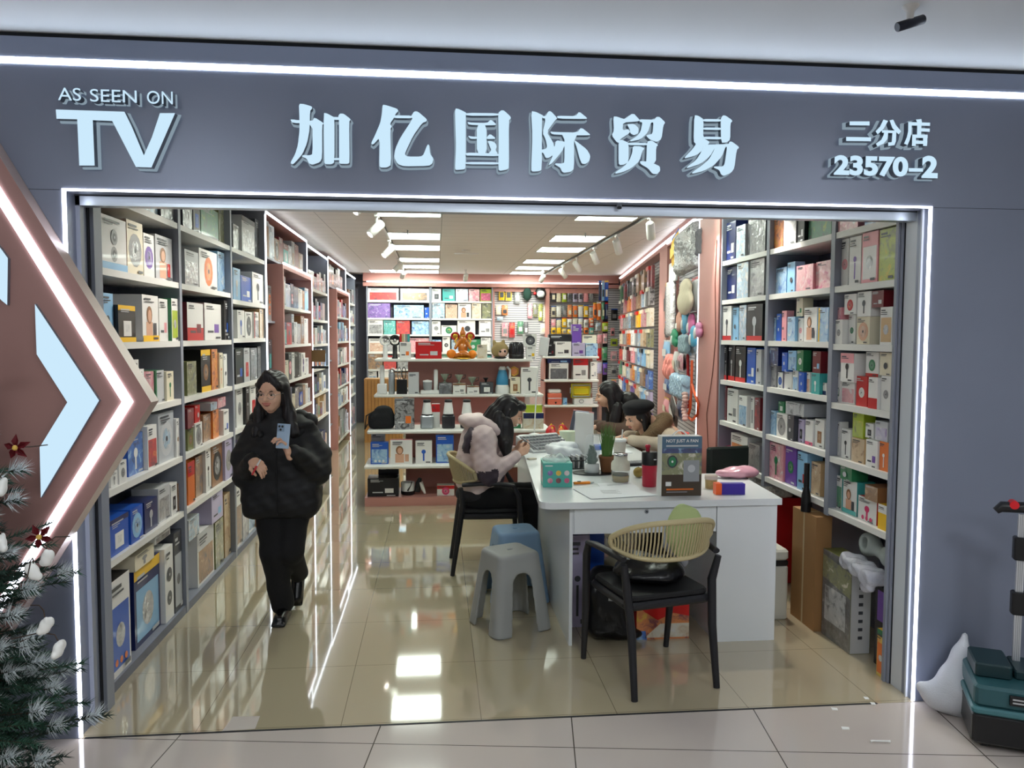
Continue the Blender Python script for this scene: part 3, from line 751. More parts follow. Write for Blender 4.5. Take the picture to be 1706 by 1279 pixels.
def row(side, spec, zs, unit, shelfname, group, start='', **kw):
    items = list(fill(side, spec, zs, unit, shelfname, group, **kw))
    ups = sum(1 for i in items if i[3]); downs = len(items)-ups
    for o, a, n, up, w, h in items:
        if side == 'R': n = (ups if up else downs)-1-n         # count from the doorway
        tot = ups if up else downs
        pos = ORDS[n]+' from '+('the left' if side == 'B' else 'doorway')
        l = desc(a[3], a[4:], h, w)
        s = '%s, %s%s, %s, %s' % (l, 'upper row, ' if up else '', pos, shelfname, unit)
        if len(s.split()) > 16: s = s.replace(' printed box', ' box').replace(' from doorway', ' along')
        if len(s.split()) > 16: s = s.replace(' shelf up', ' shelf')
        if len(s.split()) > 16: s = s.replace(' with ', ', ').replace('upper row', 'upper')
        tag(o, s, 'box', group)

# ---------------------------------------------------------------- shelving units
def unit(name, loc, rz, w, zs, label, group, depth=.36, top=2.80, frame=None, board=None, back=None, led=(), open_bottom=False, toe=True, bw=0.022, cut=(0, 0)):
    """local x along the wall, y into the wall, front at y=0"""
    fr = frame or m_slate_d; t = empty(name, loc, rz, label, 'shelving unit', group)
    for (x0, x1), zc in zip(((0, bw), (w-bw, w)), cut): MB().box((x0, 0, zc), (x1, depth, top), fr).build('side_panel', t)
    MB().box((bw, depth-.012, 0.0), (w-bw, depth, top), back or m_slate_b).build('back_panel', t)
    for z in zs: MB().box((bw, 0.004, z-.034), (w-bw, depth-.013, z), m_slate_d if z < .05 else board or m_white).build('shelf', t)
    if toe: MB().box((bw, .002, 0), (w-bw, .0039, max(.02, zs[0]-.0) if zs[0] < .2 else .05), m_slate_b).build('kickboard', t)
    for k in led:
        if k == 'top': MB().box((bw, -.010, top-.02), (w-bw, .004, top), m_ledin).build('led_strip', t)
        if k == 'l': MB().box((0.002, -.008, 0.02), (0.013, -.0004, top), m_ledin).build('led_strip', t)
        if k == 'r': MB().box((w-.013, -.008, 0.02), (w-.002, -.0004, top), m_ledin).build('led_strip', t)
    return t
LZ = [.048, .64, .98, 1.33, 1.68, 2.03, 2.385]
LB = [3.735, 4.925, 6.12, 7.31]
UL = ['first left unit', 'second left unit', 'third left unit', 'fourth left unit']
GU = 'grey shelving units along the left wall'
for i in range(3):
    zz = list(LZ)
    if i == 2: zz[5] = 1.99; zz[4] = 1.69
    unit('shelving_unit', (XL, LB[i], 0), PI/2, LB[i+1]-LB[i], zz, 'grey shelving unit with white shelves, left wall, %s from the doorway' % ORDS[i], GU, led=('r',) if i == 2 else ())
SN = ['bottom shelf', 'second shelf up', 'third shelf up', 'fourth shelf up', 'fifth shelf up', 'sixth shelf up', 'top shelf']
GL = 'product boxes on the left wall shelves'
SPEC_L = [
 [ # unit 1, bottom to top
 "180 216 975 wh Rbl cog Sbk; 222 266 953 nv Rlb tye; 266 288 922 wh 2dg; 289 309 890 dg Rsi; 224 257 928:953 cr ggy; 258 284 896:921 wh Pgy",
 "181 214 870 bl rwh tnv; 217 238 850 bl Olb; 240 262 838 nv gsi; 263 283 815 lg Pgy; 284 295 808 wh rbk; 296 305 806 Pbr",
 "184 196 787 wh ggy; 197 211 770 wh ogy; 212 238 727 Pbl gwh; 239 261 713 wh Pre; 263 289 690 si Olg; 290 304 699 wh obr",
 "176 196 620 wh Ppk; 197 214 612 lg ; 215 231 600 wh obk; 233 240 615 wh ; 241 256 620 Ppk; 257 273 618 lg lgn Sgn; 274 289 620 cr ggn; 290 303 616 wh gbk",
 "168 188 487 lb olb; 190 225 507 bk tye rwh bye; 236 263 490 wh f__ bye; 264 279 497 wh vpk; 280 304 496 wh Rlm Sgn",
 "166 209 354 wh 2gy blb Sdr; 210 237 364 cr Ogy; 238 256 387 wh Opu; 258 286 389 lg fre; 287 302 402 lg Ogy",
 "196 232 326 Pgy; 233 262 320 Plg; 263 302 322 Pdg",
 ],
 [
 "328 356 892 wh Pbr Tlg; 358 372 872 Pol ; 373 391 826 Ptn; 352 371 826:871 lv vlb; 314 332 868:905 Plg",
 "312 324 772 og Tre; 325 337 763 Pbr; 338 351 748 wh gbk; 352 370 742 br Obk; 371 388 733 lv Ogy",
 "312 322 714 ol obr; 323 337 707 wh Ogy; 338 351 692 Pbr; 352 364 684 Pog; 365 371 685 bk; 372 381 684 wh vbl; 382 389 680 wh Ppk; 312 323 682:713 Pdr; 324 333 676:706 re; 335 350 678:706 wh obk; 351 362 672:684 Plg; 363 376 664:684 Ppk; 377 389 660:680 Plb",
 "311 327 603 Pol; 334 350 583 bk tye obr bye; 352 362 582 Pog; 363 371 588 cr gog; 372 378 590 wh ; 379 389 582 Psi",
 "311 338 503 wh Bre vdr Sdr; 340 368 504 wh vpu; 369 388 500 bk vbl cwh",
 "307 330 414 lg Pgy; 331 361 412 wh Oog; 362 387 418 Plb",
 "304 320 340 Pdg; 321 333 330 bk rbl; 334 363 338 Pgn byw; 364 387 345 Pol",
 ],
 [
 "393 402 813 wh Pbr; 403 412 808 Pgy; 413 424 800 wh Plb; 425 441 790 Pbr",
 "393 405 745 wh ogy; 406 420 740 Plv; 421 441 735 wh rbk",
 "393 404 640 wh ogy; 405 415 638 bk g__; 416 428 640 wh rre; 429 441 635 Pgy",
 "392 405 582 bk vbl; 406 416 580 lg rre; 417 428 580 Pdg; 429 441 577 Pbk",
 "395 407 516 wh gbl; 408 420 519 wh Odg; 421 431 519 wh Pgy lre; 432 441 512 Ptn",
 "388 400 445 lb gwh; 401 418 458 bl vwh; 419 440 452 wh gbk",
 "388 399 372 Pgy; 400 424 356 lg Pgy tdg; 425 441 364 Pdg",
 ]]
for u in range(3):
    for s, sp in enumerate(SPEC_L[u]):
        z = LZ[s]
        if u == 2 and s == 5: z = 1.99
        if u == 2 and s == 4: z = 1.69
        zn = (LZ[s+1] if s < 6 else 2.84); zn = 1.69 if (u == 2 and s == 3) else 1.99 if (u == 2 and s == 4) else zn
        row('L', sp, z, UL[u], SN[s], GL, lim=(LB[u]+.024, LB[u+1]-.024), zmax=zn-.04)

# farther left modules: pink alcoves with light edges between plain grey ones
def rfill(y0, y1, z, hmax, X, unitname, sname, group, pal, seed, rot=PI/2, stuff=None, wmin=.07, wmax=.17):
    r = random.Random(seed); y = y0+r.uniform(0, .02); n = 0
    while True:
        w = r.uniform(wmin, wmax)
        if y+w > y1: break
        h = min(hmax, r.uniform(.6, 1.0)*hmax); base = r.choice(pal); toks = []
        if r.random() < .35: base = 'P'+base[-2:]
        else: toks = [r.choice('oOrRPbtlgv2')+r.choice(['dg', 'gy', 'bl', 're', 'og', 'pk', 'br', 'tl', 'bk', 'pu'])]
        d = r.uniform(.08, .2)
        if stuff is None:
            o = carton('product_box', w-.005, d, h, base, toks, None, seed*31+n); o.location = (X, y+w/2, z+.0006); o.rotation_euler = (0, 0, rot)
            lb_ = '%s, %s from doorway, %s, %s' % (desc(base, toks, h, w), ORDS[n], sname, unitname)
            if len(lb_.split()) > 16: lb_ = lb_.replace(' from doorway', ' along')
            tag(o, lb_, 'box', group)
        else:
            Mx = Matrix.Translation((X, y+w/2, z+.0006)) @ Matrix.Rotation(rot, 4, 'Z')
            m0 = pm(base[-2:]); mf = photo(base[1:]) if len(base) == 3 else m0
            stuff.box((-w/2+.002, 0, 0), (w/2-.002, d, h), m0, M=Mx, front=mf)
            if toks: stuff.add([(-w*.3, -.001, h*.15), (w*.3, -.001, h*.15), (w*.3, -.001, h*.6), (-w*.3, -.001, h*.6)], [(0,1,2,3)], photo(toks[0][1:3]), M=Mx)
        y += w; n += 1
PALW = ['wh', 'wh', 'lg', 'gy', 'cr', 'pk', 'bk', 'dg', 're', 'br', 'lb', 'wh', 'tn', 'nv']
PALD = ['dg', 'gy', 'bk', 'br', 'lg', 'gy', 'dr']
# pink module
def pink_module(Y0, Y1, first, label, stuffmb, nm, grp):
    w = Y1-Y0
    t = empty('shelving_unit', (XL, Y0, 0), PI/2, label, 'shelving unit', GU)
    D = .36
    for x0, x1 in ((0, .02), (w-.02, w)): MB().box((x0, 0, 0), (x1, D, 2.84), m_slate_d).build('side_panel', t)
    MB().box((.02, D-.012, 0), (w-.02, D, 2.84), m_slate_b).build('back_panel', t)
    MB().box((.02, .0, 2.82), (w-.02, D-.012, 2.84), m_pink).build('top_panel', t)
    MB().box((.02, -.010, 2.82), (w-.02, -.0004, 2.84), m_ledin).build('led_strip', t)
    for x in (.002, w-.013): MB().box((x, -.008, .02), (x+.011, -.0004, 2.82), m_ledin).build('led_strip', t)
    a, c = w*.19, w-.10                                        # inner pink frame
    MB().box((a, -.07, 0), (a+.05, D-.013, 2.40), m_pink).build('pink_post', t)
    MB().box((c-.03, -.07, 0), (c, D-.013, 2.40), m_pink).build('pink_post', t)
    MB().box((a+.05, -.07, 2.36), (c-.03, D-.013, 2.40), m_pink).build('pink_rail', t)
    MB().box((a, -.080, 2.40), (c, -.07, 2.417), m_ledin).build('led_strip', t); MB().box((c-.012, -.079, .02), (c-.001, -.0704, 2.40), m_ledin).build('led_strip', t)
    zs = [.10, .62, .93, 1.26, 1.62, 2.0]
    for z in zs: MB().box((a+.05, -.06, z-.03), (c-.03, D-.013, z), m_white).build('shelf', t)
    MB().box((.02, .01, 2.42), (w-.02, D-.013, 2.44), m_slate_d).build('shelf', t)
    for z in (.4, .85, 1.35, 1.85): MB().box((.02, .01, z-.02), (a, D-.013, z), m_slate_d).build('shelf', t)
    for k, z in enumerate(zs):
        hm = (zs[k+1] if k < 5 else 2.36)-z-.06
        rfill(Y0+a+.06, Y0+c-.04, z, hm, XL+.05, nm, SN[k], grp, PALW if k > 0 else ['br', 'tn', 'gy', 'lg'], int(Y0*10)+k, stuff=stuffmb, wmin=.14, wmax=.27)
    rfill(Y0+.03, Y1-.03, 2.44, .34, XL-.02, nm, 'above the frame', grp, PALD, int(Y0*10)+91, stuff=stuffmb, wmin=.18, wmax=.34)
    if stuffmb is not None:
        for k, z in enumerate((.4, .85, 1.35, 1.85)): rfill(Y0+.03, Y0+a-.01, z, .38, XL-.03, nm, '', grp, PALD, int(Y0*10)+50+k, stuff=stuffmb)
    else:
        for k, z in enumerate((.4, .85, 1.35, 1.85)): rfill(Y0+.03, Y0+a-.01, z, .38, XL-.03, 'alcove side column', '%s side shelf' % ORDS[k], grp, PALD, int(Y0*10)+50+k, wmin=.15, wmax=.19)
far = MB()
pink_module(7.315, 9.60, True, 'pink framed alcove shelving with white light edges, nearest one on left wall', None, 'pink alcove unit', GL)
# a seated grey display sign and bottles further along are part of the far stock
unit('shelving_unit', (XL, 9.605, 0), PI/2, 1.80, [.045, .62, .95, 1.28, 1.60, 1.92, 2.30], 'plain grey shelving unit between the two pink alcoves, left wall', GU, led=('top',))
for k, z in enumerate([.045, .62, .95, 1.28, 1.60, 1.92, 2.30]): rfill(9.64, 11.37, z, .27 if k else .4, XL-.02, '', '', '', PALW if k < 6 else PALD, 300+k, stuff=far, wmin=.12, wmax=.24)
pink_module(11.41, 13.60, False, 'farther pink framed alcove shelving with white light edges, left wall', far, '', '')
unit('shelving_unit', (XL, 13.605, 0), PI/2, 1.58, [.045, .62, .95, 1.28, 1.60, 1.92, 2.30], 'last grey shelving unit of the left wall, in the back corner', GU, led=('top', 'l'))
for k, z in enumerate([.045, .62, .95, 1.28, 1.60, 1.92, 2.30]): rfill(13.64, 15.15, z, .27 if k else .4, XL-.02, '', '', '', ['wh', 'wh', 'cr', 'lg', 'pk'] if k < 6 else PALD, 340+k, stuff=far, wmin=.12, wmax=.24)
far.build('product_boxes', label='mixed small product boxes filling the far left-wall shelves', cat='boxes', kind='stuff')
# small wooden stop sign sticking out of the pink alcove
t = empty('shelf_sign', (XL+.07, 9.42, 1.42), label='small brown wooden bracket sign sticking out of the pink alcove', cat='sign')
MB().box((0, 0, -.02), (.16, .012, .12), mat('sign_wood', (122, 92, 58), .5)).build('board', t); MB().box((-.002, .002, -.10), (.20, .010, -.07), m_seam).build('bracket', t)

# ---------------------------------------------------------------- right wall
RZ = [.77, 1.06, 1.38, 1.69, 2.0, 2.30]
RB = [3.605, 4.23, 5.10, 5.97]
UR = ['near right unit', 'middle right unit', 'far right unit']
GUR = 'grey shelving units along the right wall'; GR = 'product boxes on the right wall shelves'
for i in range(3):
    unit('shelving_unit', (XR, RB[i+1], 0), -PI/2, RB[i+1]-RB[i], ([.745, 1.045, 1.35, 1.68, 2.0, 2.30] if i == 0 else RZ), 'grey shelving unit with white shelves, right wall, %s from the doorway' % ORDS[i], GUR, toe=False, cut=((.70, 0), (.70, .70), (0, .70))[i])
SR = ['lowest shelf', 'second shelf up', 'third shelf up', 'fourth shelf up', 'fifth shelf up', 'top shelf']
SPEC_R = [
 [ # nearest the doorway
 "1377 1404 785 wh Pgn Stl; 1405 1429 796 wh f__ btl Stl; 1430 1462 824 wh ghp chp Sre; 1463 1481 838 ye Twh; 1441 1463 806:824 Pbr; 1400 1420 770:788 gn",
 "1381 1400 699 wh ggn; 1402 1418 713 wh gbk; 1419 1441 728 Ptn; 1443 1463 731 wh vpu; 1464 1481 734 og gwh; 1421 1440 684:727 lm Plm; 1442 1456 704:730 wh rbk; 1458 1480 700:731 lg Plv",
 "1383 1400 618 wh vgn ogy; 1401 1425 634 wh Ppk; 1427 1446 626 re owh; 1447 1463 628 wh Bre; 1464 1486 625 wh ogy; 1401 1424 588:633 wh gbk Tpk; 1425 1441 590:625 hp; 1443 1465 586:625 wh bre ogn; 1466 1487 587:625 cr",
 "1386 1404 533 wh ogy; 1405 1426 525 wh ogn; 1428 1450 528 cr Osk; 1467 1488 512 wh Rtn; 1386 1402 513:532 Ppk; 1407 1427 491:524 wh ore; 1429 1452 487:527 wh gdg; 1453 1473 485:527 dr vlg",
 "1392 1415 400 wh Opk; 1416 1436 394 wh gpu; 1437 1464 387 pk Rwh; 1465 1494 384 Plm",
 "1392 1430 352 Ppk; 1431 1440 345 dr; 1441 1496 340 Pbl",
 ],[
 "1281 1306 735 Ppk ggn; 1309 1328 742 pu ogn; 1329 1346 751 lb vre; 1352 1368 768 Ptn",
 "1272 1281 681 cr vbl; 1282 1293 683 Plb; 1294 1312 687 wh Ogy; 1313 1323 690 dg; 1324 1340 696 lv rbk; 1342 1355 698 wh bhp; 1358 1374 697 wh rbr; 1297 1307 668:686 gn rwh; 1309 1340 668:693 Psi; 1341 1352 672:697 wh Plv",
 "1278 1294 608 Pgy; 1296 1304 620 wh Obl; 1305 1320 618 wh lnv; 1321 1330 617 wh Plb; 1331 1340 620 bl; 1341 1350 620 wh Psk; 1352 1366 621 tl gwh; 1367 1377 637 wh Bnv; 1280 1297 578:606 Pnv; 1303 1312 587:612 bl; 1313 1327 584:615 lb Plb; 1328 1339 583:618 gn owh; 1340 1353 585:618 Pog; 1354 1368 585:619 dr vlb",
 "1279 1293 530 Plb; 1294 1302 523 bl; 1303 1311 518 pk; 1312 1325 528 Plb; 1327 1339 530 wh opk; 1340 1362 513 wh f__; 1364 1381 513 Plb lye; 1327 1338 497:529 cr vgn",
 "1286 1311 449 Plb; 1312 1325 438 lb; 1327 1355 444 Ppk; 1356 1385 438 Ppk",
 "1284 1305 368 Pog; 1306 1327 362 Pgy; 1328 1341 358 bk vlg; 1343 1386 350 Pgn",
 ],[
 "1218 1246 720 wh Pog; 1247 1266 736 Pgy",
 "1197 1211 641 Pdr; 1212 1230 646 wh vgy; 1231 1245 658 wh Plb; 1246 1257 659 wh rgy; 1258 1267 662 Pdr",
 "1200 1212 575 bk glg bre; 1213 1225 575 bk glg bre; 1226 1243 577 bk gwh bre; 1245 1259 579 bl vwh; 1260 1269 582 lg",
 "1201 1219 511 wh bre gdg; 1220 1231 513 lb; 1232 1244 509 Plg; 1245 1271 508 bk gsi bre",
 "1206 1227 448 nv vwh; 1228 1247 440 Plg; 1248 1274 430 Pgy",
 "1202 1226 376 nv vwh; 1227 1242 378 Plg; 1243 1276 368 Pdg",
 ]]
for u in range(3):
    for s, sp in enumerate(SPEC_R[u]):
        zz = [.745, 1.045, 1.35, 1.68, 2.0, 2.30, 2.84] if u == 0 else RZ+[2.84]
        row('R', sp, zz[s], UR[u], SR[s], GR, lim=(RB[u]+.024, RB[u+1]-.024), zmax=zz[s+1]-.04)
# pink end column between shelving and peg wall, with a hanging wire
m_wire = mat('thin_red_wire', (110, 58, 44), .5)
MB().box((XR-.01, 5.985, 0), (XR+.40, 6.45, CEIL), m_pink).build('column', kind='structure')
w = [onX(1193, 400, XR-.02), onX(1190, 470, XR-.02), onX(1191, 560, XR-.02), onX(1186, 620, XR-.02), onX(1176, 690, XR-.02), onX(1178, 740, XR-.02), onX(1184, 790, XR-.02)]
MB().tube([(XR-.014, p.y, p.z) for p in w], .003, m_wire, n=5).build('hanging_wire', label='thin reddish wire hanging down the pink column', cat='wire')

# ---------------------------------------------------------------- back wall shelving
BZ = [.04, .36, .70, 1.06, 1.39, 1.735, 2.05, 2.385]
for i, (x0, x1) in enumerate(((-1.34, -.115), (-.11, 1.10))):
    unit('shelving_unit', (x0, YB, 0), 0, x1-x0, BZ, 'white shelved unit on the back wall, %s' % ('in the left corner' if i == 0 else 'beside the pegboards'), 'shelving units on the back wall', top=2.66)
GB = 'product boxes on the back wall shelves'
BS = [
 ("612 664 471 wh Pre Slg; 667 716 471 wh Pbr", "719 735 469 wh rdg; 737 758 470 tl vwh; 759 780 474 Plg; 781 799 475 Ppk; 800 821 471 lm Php", 7),
 ("612 650 505 Ppu; 656 706 508 Plb; 707 716 512 bl", "720 741 503 Plg; 742 762 507 Psk; 763 785 506 wh f__; 786 802 504 Pcr; 803 820 505 Pol", 6),
 ("613 638 533 wh Pgy; 639 659 534 Ptl; 660 683 534 Pre; 686 716 535 Plb", "719 734 535 wh ogy; 735 761 542:557 wh ogn; 762 792 530 wh ; 798 820 534 wh vgy", 5),
 ("614 640 564 wh Psk; 641 664 566 wh Pgy; 666 716 563 Ppk", "720 735 566 Plb; 737 750 561 wh obk; 752 770 566 Plg; 780 800 565 gn; 801 820 562 Pwh", 4),
 ("613 637 588 Pbr; 639 660 592 Pre; 662 690 590 Pgy", "720 760 590 Pgn; 762 820 592 Ptl", 3),
 ("613 628 616 wh Plb; 630 650 618 wh gbk; 652 700 620 Pbr", "720 800 620 Pgy", 2)]
for a, c_, k in BS:
    row('B', a, BZ[k], 'left back unit', ['bottom shelf', 'second shelf up', 'third shelf up', 'fourth shelf up', 'fifth shelf up', 'sixth shelf up', 'seventh shelf up', 'top shelf'][k], GB, lim=(-1.316, -.14), zmax=(BZ+[2.66])[k+1]-.04)
    row('B', c_, BZ[k], 'right back unit', ['bottom shelf', 'second shelf up', 'third shelf up', 'fourth shelf up', 'fifth shelf up', 'sixth shelf up', 'seventh shelf up', 'top shelf'][k], GB, lim=(-.086, 1.076), zmax=(BZ+[2.66])[k+1]-.04)

# ================================================================ stepped display stand in the middle of the shop
def gz(n): return n
G0, G1 = -.69, 1.13
t = empty('display_stand', (0, 0, 0), label='pink stepped display stand with four long white shelves', cat='display stand')
MB().box((-.33, 9.16, 0), (1.10, 9.20, 1.42), m_pink).build('back_panel', t)
for (y, z, x0, x1, d) in ((8.82, 1.455, G0, G1-.03, .50), (8.82, 1.053, G0-.01, G1+.09, .50), (7.93, .754, G0-.01, G1+.06, .55), (7.80, .418, G0-.03, G1, .55)):
    MB().rbox((x0, y, z-.032), (x1, y+d, z), .02, m_white).build('shelf', t)
MB().box((G0-.03, 7.86, 0), (1.10, 8.40, .085), m_pink).build('base', t)
MB().box((-.33, 8.40, 0), (1.10, 8.44, .72), m_pink).box((-.33, 8.44, .68), (1.10, 9.16, .72), m_pink).build('step_panel', t)
m_chrome = mat('chrome', (200, 202, 205), .15, metal=1.0)
m_blk = mat('black_plastic', (22, 22, 24), .35); m_wpl = mat('white_plastic', (230, 231, 230), .3, coat=.2); m_gpl = mat('grey_plastic', (150, 153, 156), .35)
m_glass = mat('clear_glass', (235, 244, 246), .04, alpha=.20, spec=1.0); m_smoke = mat('smoked_plastic', (60, 60, 66), .15, trans=.4)
YT, YM, YL, YQ = 8.90, 8.90, 8.05, 7.92
def P3(px, py, Y): return onY(px, py, Y)
def gbox(px0, px1, py0, z, Y, base, toks, label, d=.12, name='product_box', cat='box', py1=None, grp=None):
    p, q = onY(px0, py0, Y), onY(px1, py0, Y); h = p.z-z
    boxn[0] += 1
    o = carton(name, q.x-p.x-.003, d, h, base, toks, None, boxn[0]); o.location = ((p.x+q.x)/2, Y, z+.0006)
    return tag(o, label, cat, grp)
def base_pt(px, z, Y): v = onY(px, 600, Y); return (v.x, Y, z+.0005)
# top shelf
z = 1.455
for px, col, lab in ((642, m_gpl, 'white round-headed handheld fan at the left end of the top display shelf'), (658, m_blk, 'black round-headed handheld fan beside the white one on the display stand')):
    t = empty('handheld_fan', base_pt(px, z, YT+.02), label=lab, cat='fan', group='handheld fans on the display stand')
    mm = m_wpl if px == 642 else m_blk
    MB().lathe([(.034, 0), (.034, .012), (.026, .02), (.026, .13), (.020, .15)], mm, n=16).build('handle', t)
    b = MB(); b.tube([Vector((.055*math.cos(a), 0, .205+.055*math.sin(a))) for a in [2*PI*i/20 for i in range(20)]], .010, mm, n=8, closed=True); b.build('ring', t)
    b = MB(); b.lathe([(.0, -.01), (.02, -.008), (.02, .01), (0, .012)], m_chrome, M=Matrix.Translation((0, 0, .205)) @ Matrix.Rotation(PI/2, 4, 'X'), n=14)
    for i in range(16):
        a = 2*PI*i/16; b.tube([(.018*math.cos(a), 0, .205+.018*math.sin(a)), (.052*math.cos(a+.2), 0, .205+.052*math.sin(a+.2))], .0025, col, n=4)
    b.build('grille', t)
gbox(665.5, 684.5, 570, z, YT, 'wh', ['vog'], 'small white box with an orange food picture beside the red box', .1)
for i, (c, a, c2) in enumerate((('re', 665.6, 669), ('tn', 669.3, 672), ('cr', 672.3, 675), ('gy', 675.3, 678.5), ('tl', 678.8, 682.5))):
    p = onY(a, 556, YT); q = onY(c2, 556, YT); zz = onY(a, 569.6, YT).z
    b = MB(); b.box((p.x, YT+.005, zz+.001), (q.x, YT+.09, p.z), pm(c)); b.box((p.x+.002, YT+.09, zz+.003), (q.x-.002, YT+.091, p.z-.003), pm('wh'))
    b.build('booklet', label='%s booklet standing on the small white box, %s from the left' % (PNAME[c], ORDS[i]), cat='booklet', group='booklets on the display stand')
gbox(692, 736, 569, z, YT-.02, 're', ['v__'], 'plain bright red box on the top display shelf', .18)
# amber figurine
m_amb = mat('amber_resin', (212, 120, 34), .18, trans=.15, coat=.5); m_gold = mat('gold_paint', (214, 166, 60), .28, metal=.8); m_rrim = mat('red_lacquer', (170, 26, 30), .25, coat=.4); m_oran = mat('orange_peel', (236, 132, 22), .45, bump=.25, bscale=300)
bx, by, _ = base_pt(771, z, YT+.02)
t = empty('figurine', (bx, by, z+.0005), label='amber and gold seated figurine with red-rimmed fans between two oranges', cat='figurine')
v = soft([el((0, 0, .045), (.085, .06, .045)), el((0, 0, .12), (.055, .045, .065)), el((0, 0, .215), (.045, .04, .05)), el((0, 0, .285), (.034, .034, .038)), el((0, 0, .335), (.018, .018, .03)),
  cap((-.05, -.02, .19), (-.085, -.045, .12), .022, .018), cap((.05, -.02, .19), (.085, -.045, .12), .022, .018), cap((-.03, -.05, .05), (-.09, -.04, .03), .03, .022), cap((.03, -.05, .05), (.09, -.04, .03), .03, .022)], .006, .02)
soft_obj('body', [v], [m_amb], t)
b = MB()
for sx in (-1, 1):
    b.tube([(sx*(.085+.042*math.cos(a)), .012, .255+.038*math.sin(a)) for a in [2*PI*i/18 for i in range(18)]], .011, m_rrim, n=8, closed=True)
b.build('rim', t)
b = MB()
for sx in (-1, 1):
    b.ell((sx*.085, .012, .255), (.034, .006, .03), m_gold); b.tube([(sx*.06, -.02, .235), (sx*.09, -.03, .20), (sx*.07, -.045, .16)], [.014, .012, .006], m_gold, n=8)
b.tube([(.03*math.cos(a), .03*math.sin(a), .262) for a in [2*PI*i/12 for i in range(12)]], .006, m_gold, n=6, closed=True)
b.build('gold_trim', t); MB().lathe([(.115, 0), (.115, .008), (.10, .014)], m_gold, n=22).build('plinth', t)
for px, lab in ((752, 'orange fruit left of the amber figurine'), (787, 'orange fruit right of the amber figurine')):
    x, y, _ = base_pt(px, z, YT-.01); r = .054 if px == 752 else .05
    t = empty('orange', (x, y, z+.0005), label=lab, cat='orange', group='oranges beside the figurine')
    MB().ell((0, 0, r), (r, r, r*.98), m_oran).build('fruit', t); MB().cyl((0, 0, r*1.96), (.004, 0, r*2.02), .005, pm('gn'), 6).build('stem', t)
gbox(795, 812, 574, z, YT+.05, 'Pcr', [], 'thin pale patterned carrier bag beside the plush toy', .07)
# plush
x, y, _ = base_pt(833, z, YT+.04)
t = empty('plush_toy', (x, y, z+.0005), label='tan plush toy with pink face and pointed ears', cat='plush toy')
m_tan = mat('tan_plush', (164, 142, 98), .95, bump=.8, bscale=250); m_pf = mat('pink_felt', (222, 180, 164), .8)
v = soft([el((0, 0, .095), (.10, .085, .095)), el((-.065, 0, .18), (.022, .02, .038), rot=(0, -.3, 0)), el((.035, 0, .19), (.02, .02, .03), rot=(0, .3, 0))], .007, .02)
soft_obj('head', [v], [m_tan], t); MB().ell((.02, -.05, .075), (.062, .042, .055), m_pf).build('face', t)
MB().ell((-.003, -.088, .082), (.013, .008, .013), m_blk).ell((.048, -.086, .085), (.013, .008, .013), m_blk).ell((.022, -.092, .07), (.006, .004, .004), m_tan).build('eyes', t)
MB().ell((0, -.03, .012), (.075, .055, .014), m_blk).build('foot_fringe', t)
x, y, _ = base_pt(860, z, YT+.02)
t = empty('ribbed_lamp', (x, y, z+.0005), label='smoked black ribbed lamp beside the plush toy', cat='lamp')
MB().lathe([(.085, 0), (.088, .01), (.088, .045), (.082, .05)], m_blk, n=28).build('base', t)
b = MB(); b.lathe([(.080, .05), (.084, .09), (.074, .17), (.055, .19), (.0, .195)], m_smoke, n=28)
for i in range(22): a = 2*PI*i/22; b.tube([(.082*math.cos(a), .082*math.sin(a), .052), (.086*math.cos(a), .086*math.sin(a), .09), (.075*math.cos(a), .075*math.sin(a), .17), (.05*math.cos(a), .05*math.sin(a), .19)], .004, m_blk, n=4)
b.build('ribbed_shade', t)
gbox(877, 893, 577, z, YT, 'wh', ['vye'], 'small white box with yellow flower picture at right end of display stand', .1)
p = onY(873, 555, YT+.02); q = onY(894, 576, YT+.02)
o = carton('product_box', q.x-p.x, .11, p.z-q.z, 'wh', ['Odg'], None, 5001); o.location = ((p.x+q.x)/2, YT+.02, onY(877, 577, YT).z+.002); tag(o, 'white box with dark ring stacked at right end of display stand', 'box')
t = empty('desk_mirror', base_pt(904, z-.0, YT+.0), label='white rounded lamp head on a thin slanted pole', cat='lamp')
t.location.z = .8165; t.location.y = 7.0; t.location.x = onY(890, 700, 7.0).x
# floor-standing handheld mirror lamp stands on the desk end
A_ = onY(895, 625, 7.0); B_ = onY(903, 592, 7.0); T0 = t.location
MB().lathe([(.05, 0), (.05, .012), (.02, .02)], m_wpl, n=18).build('base', t)
MB().tube([(0, 0, .01), (A_.x-T0.x, 0, A_.z-T0.z), (B_.x-T0.x, 0, B_.z-T0.z)], .006, m_wpl, n=8).build('pole', t)
c = onY(906, 577, 7.0); MB().rbox((-.045, -.015, -.085), (.045, .015, .085), .014, m_wpl, M=Matrix.Translation((c.x-T0.x, 0, c.z-T0.z)) @ Matrix.Rotation(.12, 4, 'Y')).build('lamp_head', t)
